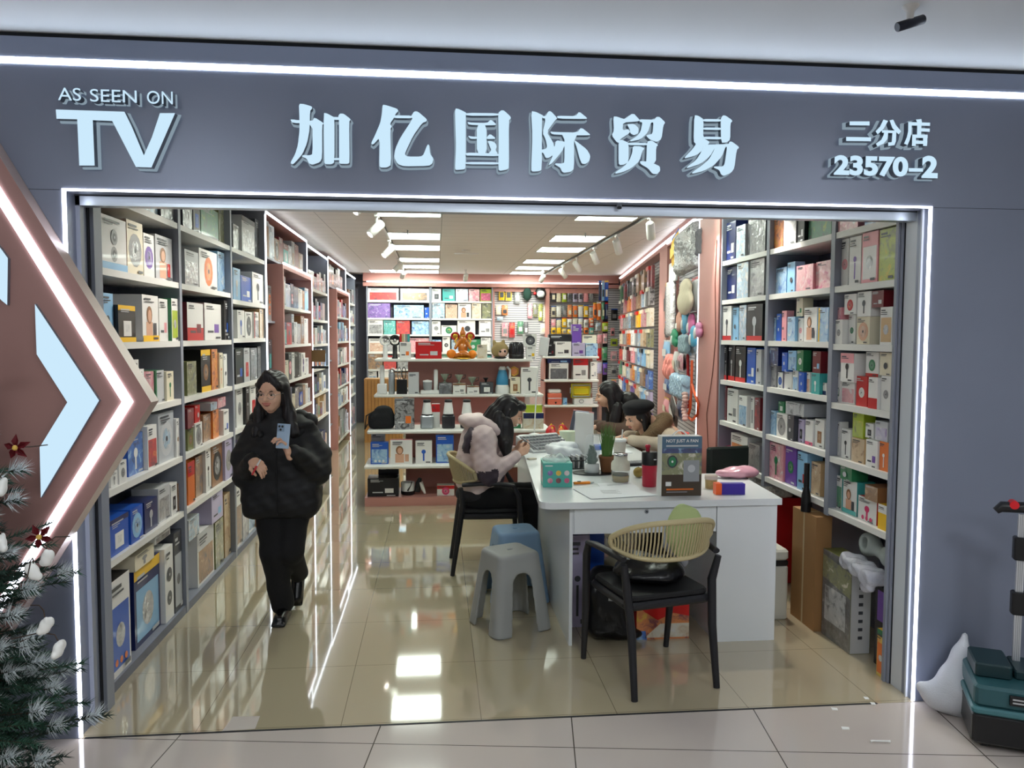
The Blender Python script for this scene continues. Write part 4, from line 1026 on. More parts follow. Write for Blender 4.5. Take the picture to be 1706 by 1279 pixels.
# second shelf
z = 1.053
t = empty('water_flosser', base_pt(636, z, YM), label='white water flosser with tall round tank', cat='appliance')
MB().rbox((-.055, 0, 0), (.055, .09, .115), .02, m_wpl).build('tank', t); MB().lathe([(.026, .115), (.026, .30), (.022, .325), (0, .33)], m_wpl, M=Matrix.Translation((0, .045, 0)), n=18).build('handle', t)
t = empty('tumbler', base_pt(652, z, YM), label='tall brushed silver tumbler', cat='tumbler')
MB().lathe([(.03, 0), (.036, .01), (.036, .22), (.032, .235)], m_steel, M=Matrix.Translation((0, .05, 0)), n=20).build('body', t); MB().lathe([(.034, .235), (.034, .27), (.01, .285)], m_chrome, M=Matrix.Translation((0, .05, 0)), n=20).build('lid', t)
t = empty('milk_frother', base_pt(669, z, YM), label='black square device with two wire loops on top', cat='appliance')
MB().rbox((-.06, 0, 0), (.06, .10, .165), .01, m_blk).build('body', t)
for s_ in (-.028, .024): MB().tube([(s_+.022*math.cos(a), .05, .235+.07*math.sin(a)) for a in [2*PI*i/16 for i in range(16)]], .005, m_gpl if s_ < 0 else m_blk, n=6, closed=True).build('loop', t)
gbox(680, 698, 620, z, YM, 'lg', ['tlg'], 'tall plain pale grey box beside the black loop device', .1)
t = empty('bottle_warmer', base_pt(715, z, YM), label='white tray with round cup and tall white bottle', cat='appliance')
MB().rbox((-.10, 0, 0), (.115, .11, .04), .015, m_wpl).build('tray', t); MB().lathe([(.045, .04), (.052, .12), (.052, .135)], m_gpl, M=Matrix.Translation((-.02, .055, 0)), n=18).lathe([(.054, .135), (.054, .15), (0, .16)], m_wpl, M=Matrix.Translation((-.02, .055, 0)), n=18).build('cup', t)
MB().lathe([(.024, .04), (.024, .26), (.02, .275), (0, .28)], m_wpl, M=Matrix.Translation((.075, .055, 0)), n=16).build('bottle', t)
for i, (a, c_, yt, px) in enumerate(((731, 753, 638, 741), (754.5, 776, 639, 765), (778, 798.5, 643, 787))):
    gbox(a, c_, yt, z, YM, 'wh' if i else 'Pdg', ['vgy', 'tbr'] if i else [], 'low white box under a glass dripper, %s from the left' % ORDS[i], .12, grp='low boxes under the glass drippers')
    zz = onY(a, yt, YM).z+.0012
    t = empty('glass_dripper', (onY(px, 600, YM).x, YM+.06, zz), label='cone-shaped glass dripper standing on a low box, %s from the left' % ORDS[i], cat='dripper', group='glass drippers')
    MB().lathe([(.03, 0), (.03, .006), (.008, .012), (.008, .03), (.052, .10), (.054, .10), (.012, .028)], mat('greenish_glass', (150, 160, 140), .08, trans=.5), n=18).build('cone', t)
    MB().tube([(.05, 0, .09), (.075, 0, .10), (.07, 0, .06), (.035, 0, .05)], .005, m_blk, n=6).build('handle', t)
gbox(800, 822, 637, z, YM, 'dg', ['rwh'], 'dark grey box with white window behind the seated girl', .12)
t = empty('dripper_top', (onY(810, 600, YM).x, YM+.06, onY(800, 637, YM).z+.0012), label='small dark cone on the dark grey box', cat='dripper')
MB().lathe([(.012, 0), (.012, .02), (.035, .05), (.036, .05)], m_blk, n=14).build('cone', t)
t = empty('pitcher', base_pt(838, z, YM), label='blue and white penguin-shaped kids drinks pitcher', cat='pitcher')
t['label'] = 'blue drinks pitcher with white lid and handle'
MB().lathe([(.085, 0), (.088, .05), (.07, .10)], m_wpl, M=Matrix.Translation((0, .08, 0)), n=20).build('base', t)
MB().lathe([(.07, .10), (.072, .16), (.05, .25), (.04, .27)], mat('blue_plastic', (62, 136, 178), .3), M=Matrix.Translation((0, .08, 0)), n=20).build('jug', t)
MB().lathe([(.043, .27), (.046, .285), (.03, .31)], m_wpl, M=Matrix.Translation((0, .08, 0)), n=20).build('lid', t)
MB().tube([(.05, .03, .31), (.085, .03, .27), (.08, .03, .17)], .013, m_wpl, n=8).build('handle', t)
gbox(850, 867, 628, z, YM, 'cr', ['rbr'], 'cream box under the yellow hexagon ornament', .1)
t = empty('hexagon_ornament', (onY(857, 600, YM).x, YM+.05, onY(850, 628, YM).z+.001), label='yellow hexagon ornament on a cream box', cat='ornament')
MB().tube([(.052*math.cos(a), 0, .062+.052*math.sin(a)) for a in [PI/6+2*PI*i/6 for i in range(6)]], .010, mat('honey_plastic', (208, 160, 66), .35), n=6, closed=True).build('rim', t); MB().ell((0, 0, .062), (.04, .006, .04), photo('og')).build('face', t)
gbox(868, 897, 612, z, YM-.02, 'wh', ['gdg'], 'large white box with grey gadget at right end of second display shelf', .14)
# third shelf
z = .754
t = empty('camera_bag', base_pt(634, z, YL), label='black fabric bag at the left end of the third display shelf', cat='bag')
v = soft([rb((0, .10, .085), (.135, .09, .085), .05), el((.02, .10, .19), (.09, .07, .05))], .012, .05); soft_obj('body', [v], [mat('black_cloth', (20, 21, 25), .9, bump=.4, bscale=90)], t)
MB().tube([(-.14, .05, .05), (-.165, .03, .0), (-.15, .02, .14), (-.06, .03, .19)], .008, m_blk, n=6).build('strap', t)
gbox(657, 690, 665, z, YL, 'Pbk', ['vog'], 'black box with food pictures next to the black bag', .14)
for i, px in enumerate((711, 747, 778)):
    t = empty('blender', base_pt(px, z, YL+.02), label='countertop blender with white tapered cup, %s from the left' % ORDS[i], cat='blender', group='blenders on the display stand')
    MB().rbox((-.068, 0, 0), (.068, .12, .135), .025, m_steel if i == 0 else m_smoke).build('base', t)
    MB().lathe([(.055, .15), (.038, .27)], m_wpl, M=Matrix.Translation((0, .06, 0)), n=18).build('cup', t)
    MB().lathe([(.058, .136), (.058, .15)], m_blk, M=Matrix.Translation((0, .06, 0)), n=18).lathe([(.04, .27), (.04, .295), (.03, .3)], m_blk, M=Matrix.Translation((0, .06, 0)), n=18).build('collar', t)
gbox(719, 733, 673, z, YL+.14, 'wh', ['Tre'], 'white box with red top behind the blenders', .08)
gbox(846, 868, 690, z, YL, 'gn', ['Owh'], 'green box with white disc behind the seated girl\'s phone', .1)
gbox(872, 906, 688, z, YL-.06, 'Pcr', ['Tnv'], 'beige pet product box with blue heading beside the desk', .14)
t = empty('storage_case', (onY(890, 650, YL).x, YL, onY(872, 688, YL-.06).z+.001), label='clear case with green band on the beige box', cat='case')
MB().box((-.085, 0, 0), (.085, .1, .075), pm('lm')).build('band', t); MB().rbox((-.09, -.005, .076), (.09, .105, .19), .02, m_glass).build('cover', t)
# fourth shelf
z = .418
gbox(617, 647, 737, z, YQ, 'bl', ['Plb', 'cwh'], 'blue box with pale sky picture on the lower display shelf', .09)
gbox(650, 687, 733, z, YQ, 'wh', ['fsk', 'Spk'], 'pinkish white box with woman picture on lower display shelf', .09)
gbox(692, 720, 735, z, YQ, 'wh', ['gbl'], 'white box with blue gadget picture on the lower display shelf', .09)
gbox(726, 756, 725, z, YQ+.02, 'bl', ['gwh', 'Plb'], 'bright blue box with white gadget behind the chair back', .09)
gbox(618, 641, 719, z, YQ+.16, 'gy', ['tlg'], 'small grey box behind the blue box on lower display shelf', .1)
# lowest
z = .085
gbox(612, 664, 797, z, YQ, 'bk', ['vwh'], 'wide black projector box at the foot of the display stand', .22)
gbox(630, 664, 775, z, YQ+.26, 'bk', ['vdg'], 'tall black box behind the projector box', .1)
t = empty('electric_cup', base_pt(678, z, YQ+.02), label='white electric cooking pot with dark base and ladle', cat='pot')
MB().lathe([(.062, 0), (.07, .01), (.07, .04)], m_blk, M=Matrix.Translation((0, .08, 0)), n=20).build('base', t); MB().lathe([(.069, .04), (.071, .125), (.066, .128), (.06, .06)], m_wpl, M=Matrix.Translation((0, .08, 0)), n=20).build('pot', t)
MB().tube([(0, .005, .05), (.03, .003, .10), (.045, .01, .145)], [.009, .004, .004], m_blk, n=6).build('ladle', t)
t = empty('hand_vacuum', base_pt(699, z, YQ+.02), label='black and white handheld vacuum lying against the pink panel', cat='vacuum')
MB().tube([(-.03, .06, .03), (-.015, .06, .12), (.0, .06, .17)], [.03, .03, .018], m_blk, n=12).build('body', t); MB().tube([(.005, .05, .13), (.03, .04, .06), (.05, .03, .012)], [.022, .02, .010], m_wpl, n=10).build('nozzle', t)
gbox(728, 757, 809, z, YQ, 'wh', ['Tre', 'ohp'], 'white box with red top and pink fruit picture by the chair leg', .12)

# ---------------------------------------------------------------- small rear stand
R0, R1, RY = 1.39, 2.06, 10.0
t = empty('display_stand', (0, 0, 0), label='small pink display stand with white shelves near the pegboards', cat='display stand')
MB().box((R0, RY+.34, 0), (R1+.03, RY+.37, 1.45), m_pink).box((R0, RY+.05, 0), (R0+.02, RY+.34, 1.42), m_pink).build('back_panel', t)
for z in (1.455, 1.15, .82): MB().rbox((R0, RY, z-.03), (R1+.05, RY+.339, z), .015, m_white).build('shelf', t)
def r2(a, c_, yt, z, base, toks, label, dy=.02, d=.14): return gbox(a, c_, yt, z, RY+dy, base, toks, label, d, grp='boxes on the small rear stand')
r2(925, 952, 569, 1.455, 'wh', ['vdg'], 'wide white box on the top shelf of the rear stand')
r2(953, 975, 571, 1.455, 'lv', ['vpu'], 'lavender box on the top shelf of the rear stand')
r2(976, 996, 572, 1.455, 'Plb', [], 'light blue box at the right end of the rear stand top')
r2(913, 924, 573, 1.455, 'bk', ['vdr'], 'narrow black box at the left end of the rear stand top')
r2(914, 952, 557, 1.455, 'bk', ['vbl'], 'black box with blue patch at the back of the rear stand', .17, .1)
r2(953, 969, 540, 1.455, 'pu', ['vlv'], 'tall dark purple box at the back of the rear stand', .17, .1)
r2(970, 994, 558, 1.455, 'cr', ['vol'], 'cream box at the back of the rear stand', .17, .1)
r2(915, 947, 605, 1.15, 'wh', ['Pdg'], 'white and dark grey box on the middle rear stand shelf')
r2(955, 980, 596, 1.15, 'wh', ['Tre', 'vgy'], 'white box with red top on the middle rear stand shelf')
r2(984, 995, 603, 1.15, 'wh', ['vlg'], 'narrow white box on the middle rear stand shelf')
p = onY(915, 605, RY+.02)
o = carton('product_box', .30, .12, .07, 'nv', ['vlb'], None, 77); o.location = (onY(932, 600, RY).x, RY+.02, p.z+.002); tag(o, 'flat navy box lying on the white and grey box', 'box')
t = empty('cooler', base_pt(925, .82, RY+.03), label='coral and white drinks cooler on the rear stand', cat='cooler')
cm = mat('coral_plastic', (222, 116, 92), .35)
MB().rbox((-.092, 0, 0), (.092, .15, .08), .02, cm).build('lower_body', t); MB().rbox((-.094, -.002, .081), (.094, .152, .09), .02, m_wpl).rbox((-.092, 0, .091), (.092, .15, .15), .02, cm).build('upper_body', t)
MB().rbox((-.085, .005, .151), (.085, .145, .20), .03, m_wpl).build('lid', t); MB().cyl((.01, -.012, .03), (.01, 0, .03), .012, m_blk, 10).build('tap', t)
t = empty('lunch_case', base_pt(973, .82, RY+.05), label='white carrying case under the yellow lunch box', cat='case'); MB().rbox((-.13, 0, 0), (.13, .15, .085), .02, m_wpl).build('body', t); MB().tube([(-.03+.03*math.cos(a), -.004, .045+.022*math.sin(a)) for a in [2*PI*i/14 for i in range(14)]], .005, m_gpl, n=6, closed=True).build('handle', t)
t = empty('lunch_box', (onY(970, 600, RY).x, RY+.05, .82+.0865), label='yellow and grey sealed lunch box standing on its side', cat='lunch box')
MB().rbox((-.13, 0, 0), (.13, .08, .19), .02, mat('lunch_yellow', (206, 196, 40), .35)).build('body', t)
b = MB(); b.tube([(x, -.006, z_) for x, z_ in ((-.115, .02), (-.115, .17), (.115, .17), (.115, .02))], .011, m_gpl, n=8, closed=True); b.tube([(x, -.006, z_) for x, z_ in ((-.095, .05), (-.095, .14), (.095, .14), (.095, .05))], .007, pm('ye'), n=6, closed=True); b.build('seal', t)
MB().box((-.145, .02, .06), (-.13, .06, .13), m_gpl).build('clip', t); MB().box((.13, .02, .06), (.145, .06, .13), m_gpl).build('clip', t)
o = carton('product_box', .05, .06, .09, 'lb', ['vbl'], None, 78); o.location = base_pt(942, .82, RY+.02); tag(o, 'tiny light blue box beside the coral cooler', 'box')
# honey coloured wood counter in the back corner
m_wood = mat('honey_wood', (176, 128, 72), .45, vary=.15, bscale=8)
b = MB(); b.box((-1.15, 12.6, 0), (-.55, 13.0, 1.02), m_wood)
for i in range(11): b.box((-1.15+.055*i, 12.592, .02), (-1.145+.055*i, 12.6, 1.0), mat('wood_groove', (110, 76, 42), .6))
b.build('wooden_cabinet', label='honey-coloured slatted wooden cabinet near the back left corner', cat='cabinet')

# ================================================================ pegboards and what hangs on them
def slat_mat(name, rgb, pitch, rgb2):
    m = bpy.data.materials.new(name); m.use_nodes = True; nt = m.node_tree; b = nt.nodes['Principled BSDF']; N = nt.nodes.new
    tc = N('ShaderNodeTexCoord'); sp = N('ShaderNodeSeparateXYZ'); nt.links.new(tc.outputs['Object'], sp.inputs[0])
    d = N('ShaderNodeMath'); d.operation = 'DIVIDE'; d.inputs[1].default_value = pitch; nt.links.new(sp.outputs[2], d.inputs[0])
    f = N('ShaderNodeMath'); f.operation = 'FRACT'; nt.links.new(d.outputs[0], f.inputs[0])
    l = N('ShaderNodeMath'); l.operation = 'LESS_THAN'; l.inputs[1].default_value = .3; nt.links.new(f.outputs[0], l.inputs[0])
    mx = N('ShaderNodeMix'); mx.data_type = 'RGBA'; mx.inputs['A'].default_value = L3(rgb); mx.inputs['B'].default_value = L3(rgb2)
    nt.links.new(l.outputs[0], mx.inputs['Factor']); nt.links.new(mx.outputs['Result'], b.inputs['Base Color']); b.inputs['Roughness'].default_value = .45
    return m
m_slat = slat_mat('slatted_board', (206, 206, 210), .045, (120, 120, 130))
ANG = math.atan(.144); RS = -PI/2-ANG
def onP(px, py, off=0.0):
    d = ray(px, py); t_ = (2.30-off-.144*6.3)/(d[0]-.144*d[1]); return Vector(EYE+d*t_)
t = empty('pegboard', (0, 0, 0), label='slatted pegboard framed in pink on the back wall, with caps', cat='pegboard')
MB().box((1.13, 15.45, .7), (2.16, 15.47, 2.60), m_slat).build('board', t)
b = MB(); b.box((1.10, 15.35, 0), (1.14, 15.47, 2.65), m_pink); b.box((2.14, 15.30, 0), (2.22, 15.47, 2.65), m_pink); b.box((1.14, 15.35, 2.58), (2.14, 15.47, 2.65), m_pink); b.box((1.14, 15.36, 0), (2.14, 15.47, .7), m_pink); b.build('pink_frame', t)
t = empty('pegboard', (0, 0, 0), label='pink-framed alcove board on the back wall crowded with packets', cat='pegboard')
MB().box((2.22, 15.50, .3), (3.28, 15.52, 2.58), m_slat).build('board', t)
b = MB(); b.box((2.22, 15.35, 2.56), (3.28, 15.52, 2.65), m_pink); b.box((3.24, 15.35, 0), (3.30, 15.52, 2.56), m_pinkd); b.build('pink_frame', t)
t = empty('pegboard', (0, 0, 0), label='bare slatted board in the back right corner', cat='pegboard')
MB().box((3.42, 15.40, 0), (xr(15.1)+.3, 15.42, 2.74), m_slat).build('board', t)
def slantbox(y0, y1, z0, z1, o0, o1, m, b):                  # o: offset out of the wall face
    P = []
    dx, dy = math.sin(ANG), math.cos(ANG); nx, ny = -dy, dx
    for z in (z0, z1):
        for (yy, o_) in ((y0, o1), (y1, o1), (y1, o0), (y0, o0)): P.append((xr(yy)+nx*o_, yy+ny*o_, z))
    b.add(P, [(0,1,2,3),(7,6,5,4),(0,4,5,1),(1,5,6,2),(2,6,7,3),(3,7,4,0)], m)
for nm, y0, y1, lab in (('pegboard', 6.46, 9.0, 'tall slatted board next to the pink column, hung with mixed goods'), ('pegboard', 9.55, 14.9, 'long slatted board further back on the slanting wall')):
    t = empty(nm, (0, 0, 0), label=lab, cat='pegboard')
    b = MB(); slantbox(y0, y1, 0, 2.80, -.16, -.14, m_slat, b); b.build('board', t)
    b = MB(); slantbox(y0-.0, y0+.035, 0, 2.80, -.14, .0, m_pink, b); slantbox(y1-.035, y1, 0, 2.80, -.14, .0, m_pink, b); slantbox(y0+.035, y1-.035, 2.76, 2.80, -.14, 0, m_pink, b); b.build('pink_frame', t)
    if y0 < 9:
        MB().box((XR-.012, 6.452, .02), (XR+.006, 6.466, 2.80), m_ledin).build('led_strip', t)
        b = MB(); slantbox(6.83, y1-.05, 2.785, 2.80, .001, .012, m_ledin, b); b.build('led_strip', t)
b = MB(); slantbox(9.0, 9.55, 0, 2.80, -.16, .0, m_pink, b); slantbox(6.40, 15.3, 2.80, CEIL, -.2, -.02, m_pink, b); slantbox(6.4, 15.6, 0, CEIL, -.25, -.2, m_slate_b, b); b.build('wall_right_slanted', kind='structure')

pk_n = [0]
def packet(px0, px1, py0, py1, code, where, label, d=.03, grp='hanging packets', name='hanging_packet', Yd=15.38, off=.05):
    """blister card on a hook"""
    pk_n[0] += 1; r = random.Random(900+pk_n[0])
    if where == 'B': p, q = onY(px0, py0, Yd), onY(px1, py1, Yd); w = q.x-p.x; loc = ((p.x+q.x)/2, Yd, q.z); rot = 0; back = 15.45-Yd
    else: p, q = onP(px0, py0, off), onP(px1, py1, off); zt = (p.z+onP(px1, py0, off).z)/2; zb = (onP(px0, py1, off).z+q.z)/2; w = math.hypot(p.x-q.x, p.y-q.y); loc = ((p.x+q.x)/2, (p.y+q.y)/2, zb); rot = RS; back = off+.14
    h = (p.z-q.z) if where == 'B' else zt-zb; w -= .006
    ph = code[0] == 'P' and len(code) == 3; c = code[-2:]
    t = MB(); m = photo(c) if ph else pm(c)
    # pillow-shaped pack
    N = 5; V = []; F = []
    for k in range(N+1):
        for i in range(N+1):
            u, v_ = i/N, k/N; bulge = (math.sin(PI*u)*math.sin(PI*v_))**.5*d/2
            V.append(((u-.5)*w, -bulge, v_*h*.93))
    for k in range(N):
        for i in range(N): a = k*(N+1)+i; F.append((a, a+1, a+N+2, a+N+1))
    t.add(V, F, m, True); t.add([(-v[0], -v[1]+.001, v[2]) for v in V], F, m, True)
    t.box((-w/2, -.001, h*.90), (w/2, .002, h), pm(r.choice(['wh', 'ye', 'lg', 're', 'bl'])) if not ph else m)
    if h > .09 and w > .05: t.add([(-w*.3, -d/2-.002, h*.2), (w*.3, -d/2-.002, h*.2), (w*.3, -d/2-.002, h*.55), (-w*.3, -d/2-.002, h*.55)], [(0,1,2,3)], pm(r.choice(['wh', 'cr', 'dg', 'gy', c])))
    t.tube([(0, back-.002, h*.965), (0, .01, h*.965), (0, -.012, h*.975)], .003, m_chrome, n=5)
    o = t.build(name); o.location = loc; o.rotation_euler = (0, 0, rot)
    return tag(o, label, 'packet', grp)
# back wall, left pegboard
for i, (a, c_, y0, y1, k) in enumerate([(831, 841, 476, 500, 'ye'), (842, 853, 475, 501, 'Pye'), (857, 867, 481, 506, 'Pgy'), (826, 835, 509, 524, 'Pcr'), (836, 846, 508, 525, 'Pog'), (879, 887, 506, 530, 'Ppk'), (888, 896, 505, 528, 'Pol'), (897, 904, 506, 534, 'Plm'), (905, 911, 507, 536, 'Pcr'), (828, 838, 527, 534, 'Plg'), (836, 847, 537, 560, 'Ppk'), (848, 858, 537, 562, 'Pre'), (862, 872, 535, 556, 'Pgn'), (873, 880, 536, 558, 'Pdg'), (900, 911, 538, 556, 'Pwh')]):
    packet(a, c_, y0, y1, k, 'B', '%s packet, back-wall pegboard with caps, %s packet counted row by row' % (PNAME[k[-2:]], (ORDS+['thirteenth', 'fourteenth', 'fifteenth'])[i]), grp='packets on the pegboard with caps')
for px, py, rx, rz, m, lab in ((878.5, 490, .085, .13, mat('dark_green_knit', (24, 52, 44), .9), 'dark green knitted hat hanging on the back pegboard'),):
    c = onY(px, py, 15.3); t = empty('hat', c, label=lab, cat='hat')
    MB().ell((0, 0, 0), (rx, .06, rz), m).build('crown', t); MB().tube([(rx*.95*math.cos(a), .0, -rz*.55+.02*math.sin(a)) for a in [PI*i/8 for i in range(9)]], .014, m, n=6).build('brim', t)
c = onY(900.5, 489, 15.3); t = empty('hat', c, label='black cap with white front patch hanging on the back pegboard', cat='hat')
MB().ell((0, 0, 0), (.115, .07, .125), m_blk).build('crown', t); MB().ell((0, -.045, -.01), (.08, .035, .075), m_wpl).build('front_patch', t); MB().ell((-.11, -.02, .0), (.035, .03, .03), pm('re')).build('side_tab', t); MB().ell((0, -.06, -.085), (.10, .05, .018), m_blk).build('peak', t)
# back wall, crowded alcove
names = (ORDS+['thirteenth', 'fourteenth'])
rows_ = [(481, 503, ['dg', 'cr', 'lm', 'Pdg', 'lv', 'Plv', 'pk', 'Pbk'], 'top row'), (509, 528, ['cr', 'wh', 'Pdg', 'Pog', 'og', 'wh', 'ye', 'lg'], 'second row'), (530, 545, ['Ppk', 'cr', 'ye', 'wh', 'Pcr', 'wh', 'wh', 'Pre'], 'third row'), (546, 556, ['ye', 'ye', 'Pye', 'ye', 'ye', 'wh', 'og', 'Ptl'], 'fourth row')]
for y0, y1, cols, rn in rows_:
    n = len(cols); a0, a1 = 917.5, 990.0
    for i, k in enumerate(cols):
        w = (a1-a0)/n
        packet(a0+w*i+.5, a0+w*(i+1)-.5, y0+random.Random(i+int(y0)).uniform(-1.5, 1.5), y1, k, 'B', '%s packet in the %s of the back alcove board, %s from the left' % (PNAME[k[-2:]], rn, ORDS[i]), grp='packets on the crowded alcove board', d=.05)
for i, (a, c_, k) in enumerate(((997.5, 1002, 'nv'), (1002.5, 1007, 'lb'), (1007.5, 1013.5, 'bl'))):
    packet(a, c_, 467, 501, k, 'B', '%s hanging pouch in the upper back corner' % {'nv': 'navy', 'lb': 'light blue', 'bl': 'bright blue'}[k], Yd=15.0, grp='blue pouches in the back corner')
for i, (a, c_, y0, y1, k) in enumerate([(988, 994, 504, 530, 'og'), (994, 1001, 503, 533, 'og'), (981, 989, 529, 538, 'og'), (1002, 1007, 503, 532, 'Pgn'), (1008, 1013, 504, 531, 'nv'), (992, 1001, 537, 551, 'Plg'), (1003, 1013, 536, 552, 'lm'), (995, 1003, 556, 572, 'pk'), (1004, 1012, 555, 572, 'Ppk'), (994, 1002, 580, 600, 're'), (1003, 1012, 578, 600, 'Pgn'), (995, 1003, 603, 622, 'lv'), (1004, 1012, 604, 624, 'pu')]):
    packet(a, c_, y0, y1, k, 'B', '%s bundle, back corner beside the alcove board, %s counted downwards' % (PNAME[k[-2:]], names[i]), Yd=15.05, grp='bundles in the back corner', d=.08)
for i, (a, c_, y0, y1, k, wd) in enumerate([(1018, 1029, 514, 534, 'bk', 'black'), (1037, 1046, 513, 529, 'ye', 'yellow'), (1017, 1024, 545, 559, 'pk', 'pale pink'), (1036, 1043, 546, 556, 'lg', 'pale grey'), (1017, 1029, 563, 576, 'lm', 'lime'), (1017, 1028, 585, 601, 'Ppk', 'pink printed'), (1031, 1043, 585, 601, 'Php', 'bright pink'), (1017, 1028, 609, 625, 'Pgy', 'grey printed'), (1031, 1041, 609, 624, 'Pol', 'olive'), (1018, 1027, 632, 646, 'pk', 'small pink'), (1032, 1040, 634, 650, 'lv', 'lavender')]):
    packet(a, c_, y0, y1, k, 'B', '%s packet on the bare slatted corner board, %s one from the top' % (wd, ORDS[i]), Yd=15.33, grp='packets on the bare corner board')
# long board on the slanting wall
r = random.Random(5)
pal = [['Pdr', 'dr', 'bk', 'Pbr', 'gn', 'Pdg', 'br'], ['br', 'bk', 'Ppk', 'pk', 'lg', 'dg', 'og'], ['Plg', 'ye', 'cr', 'Pgy', 'dg', 'pk', 'Ppk'], ['cr', 'og', 'Plg', 'Pol', 'gy', 'wh', 'tn'], ['lb', 'Pre', 'dr', 'Plb', 'Pcr', 'wh', 'pk'], ['Pog', 'br', 'Pgn', 'lg', 'Plb', 'bl', 'cr'], ['bl', 'Ppu', 'lb', 'Pwh', 'Pbr', 'tn', 'lv'], ['pu', 'Plb', 'Plv', 'dg', 'bl', 'Ppk', 'pk']]
for k in range(8):
    n = 7
    for i in range(n):
        # evenly along the wall between Y 9.75 and 14.3
        y0 = 9.75+(14.3-9.75)*i/n; wl_ = (14.3-9.75)/n*.80; ztop = 2.62-.27*k; h = .235 if k != 0 else .30
        pk_n[0] += 1; c = pal[k][(i*3+k) % 7]; ph = len(c) == 3; m = photo(c[-2:]) if ph else pm(c)
        b = MB()
        nn = r.choice((2, 3))
        for j in range(nn): b.box((-wl_/2+wl_*j/nn+.006, -.02-.02*(j % 2), 0), (-wl_/2+wl_*(j+1)/nn-.006, .015, h), m if j != 1 else photo(c[-2:]))
        b.box((-wl_*.3, -.05, h-.05), (wl_*.2, -.018, h+.0), pm(r.choice(['wh', 'cr', 're', 'bk'])))
        b.tube([(0, .18, h-.01), (0, -.05, h-.01)], .003, m_chrome, n=5)
        o = b.build('hanging_packet'); o.location = (xr(y0+wl_/2)-.05, y0+wl_/2, ztop-h); o.rotation_euler = (0, 0, RS)
        tag(o, '%s packets on the long slanting board, %s row down, %s from the doorway' % (PNAME[c[-2:]], ORDS[k], ORDS[i]), 'packet', 'packets on the long slanting board')
# goods on the near slanting board
def hb(px0, px1, py0, py1, code, label, cat, name, off=.08, d=.06, tilt=0.0):
    o = packet(px0, px1, py0, py1, code, 'S', label, d=d, grp=None, name=name, off=off); o['category'] = cat
    if 'group' in o: del o['group']
    o.rotation_euler = (0, tilt, RS); return o
m_tins = mat('silver_foil', (216, 218, 218), .22, metal=.2, bump=1.0, bscale=70, vary=.75)  # light and dark speckle paints the glints of crinkled foil
def lump(name, px0, px1, py0, py1, m, label, cat, off=.10, th=.06, amp=.006, fq=90, shape='rb'):
    p = onP((px0+px1)/2, (py0+py1)/2, off); a = onP(px0, (py0+py1)/2, off); c = onP(px1, (py0+py1)/2, off)
    w = math.hypot(a.x-c.x, a.y-c.y); h = onP((px0+px1)/2, py0, off).z-onP((px0+px1)/2, py1, off).z
    t = empty(name, p, RS, label, cat)
    def dp(X, Y, Z): return amp*(np.sin(X*fq)*np.sin(Z*fq*.8+X*20)+.6*np.sin(X*fq*2.1+Z*fq))
    v = soft([rb((0, 0, 0), (w/2, th/2, h/2), min(w, h, th)*.45)] if shape == 'rb' else [el((0, 0, -h*.12), (w*.5, th*.55, h*.38)), el((w*.04, 0, h*.24), (w*.36, th*.45, h*.26))], max(.006, min(w, h)/22), .01, disp=dp)
    soft_obj('body', [v], [m], t); MB().tube([(0, off+.12, h/2-.01), (0, -.01, h/2+.005)], .003, m_chrome, n=5).build('hook', t)
    return t
lump('tinsel_bundle', 1131, 1162, 380, 452, m_tins, 'big crinkled silver foil bundle at the top of the near pegboard', 'foil bundle', th=.12, amp=.012, fq=120)
lump('grey_glove', 1161, 1170, 382, 425, mat('grey_knit', (120, 118, 124), .9), 'dark grey glove hanging beside the silver foil bundle', 'glove', th=.05)
o = hb(1120, 1131, 388, 437, 'ye', 'long yellow and black package tilted under the ceiling strip', 'package', 'long_package', off=.12, tilt=-.12)
lump('round_tray', 1116, 1128, 436, 470, m_wpl, 'white round tray under the yellow package', 'tray', th=.03, amp=.0)
lump('oven_mitt', 1131, 1152, 464, 525, mat('cream_quilt', (226, 214, 186), .8, bump=.3), 'cream oven mitt with orange tag hanging on the near pegboard', 'oven mitt', off=.14, th=.09, amp=.003, shape='el')
hb(1153, 1163, 462, 516, 'lg', 'grey card pack right of the cream mitt', 'card pack', 'card_pack')
o = lump('umbrella_bag', 1113, 1122, 468, 560, m_tins, 'long silver and black wrapped umbrella hanging left of the mitt', 'umbrella', th=.06, amp=.004)
hb(1109, 1117, 470, 530, 'dg', 'dark transparent garment pouch at the left edge of near pegboard', 'pouch', 'garment_pouch', off=.03)
for i, (a, c_, y0, y1, rgb, lab) in enumerate([(1127, 1136, 520, 562, (206, 150, 130), 'peach slipper'), (1136, 1147, 516, 556, (96, 170, 206), 'sky blue slipper'), (1146, 1157, 522, 560, (214, 110, 160), 'hot pink slipper'), (1150, 1161, 542, 578, (90, 178, 214), 'bright cyan slipper, lowest'), (1160, 1168, 536, 562, (222, 150, 190), 'pale pink slipper beside the light strip'), (1119, 1129, 548, 576, (40, 140, 100), 'green slipper, half hidden')]):
    q_ = lump('slipper', a, c_, y0, y1, mat('slipper_'+lab.split()[0]+str(i), rgb, .6), lab+' in the hanging bunch on the near pegboard', 'slipper', off=.07+.012*i, th=.06, amp=.0, shape='el')
    q_.rotation_euler = (0, -.35+.12*i, RS); MB().ell((0, -.028, -.03), (.035, .016, .05), pm('wh')).build('footbed', q_)
lump('washing_bag', 1134, 1146, 558, 588, mat('pale_blue_mesh', (150, 176, 186), .6), 'greyish blue mesh bag under the slippers', 'bag', th=.06)
hb(1106, 1116, 566, 600, 'lb', 'light blue pouch low on the left of the near pegboard', 'pouch', 'cloth_pouch')
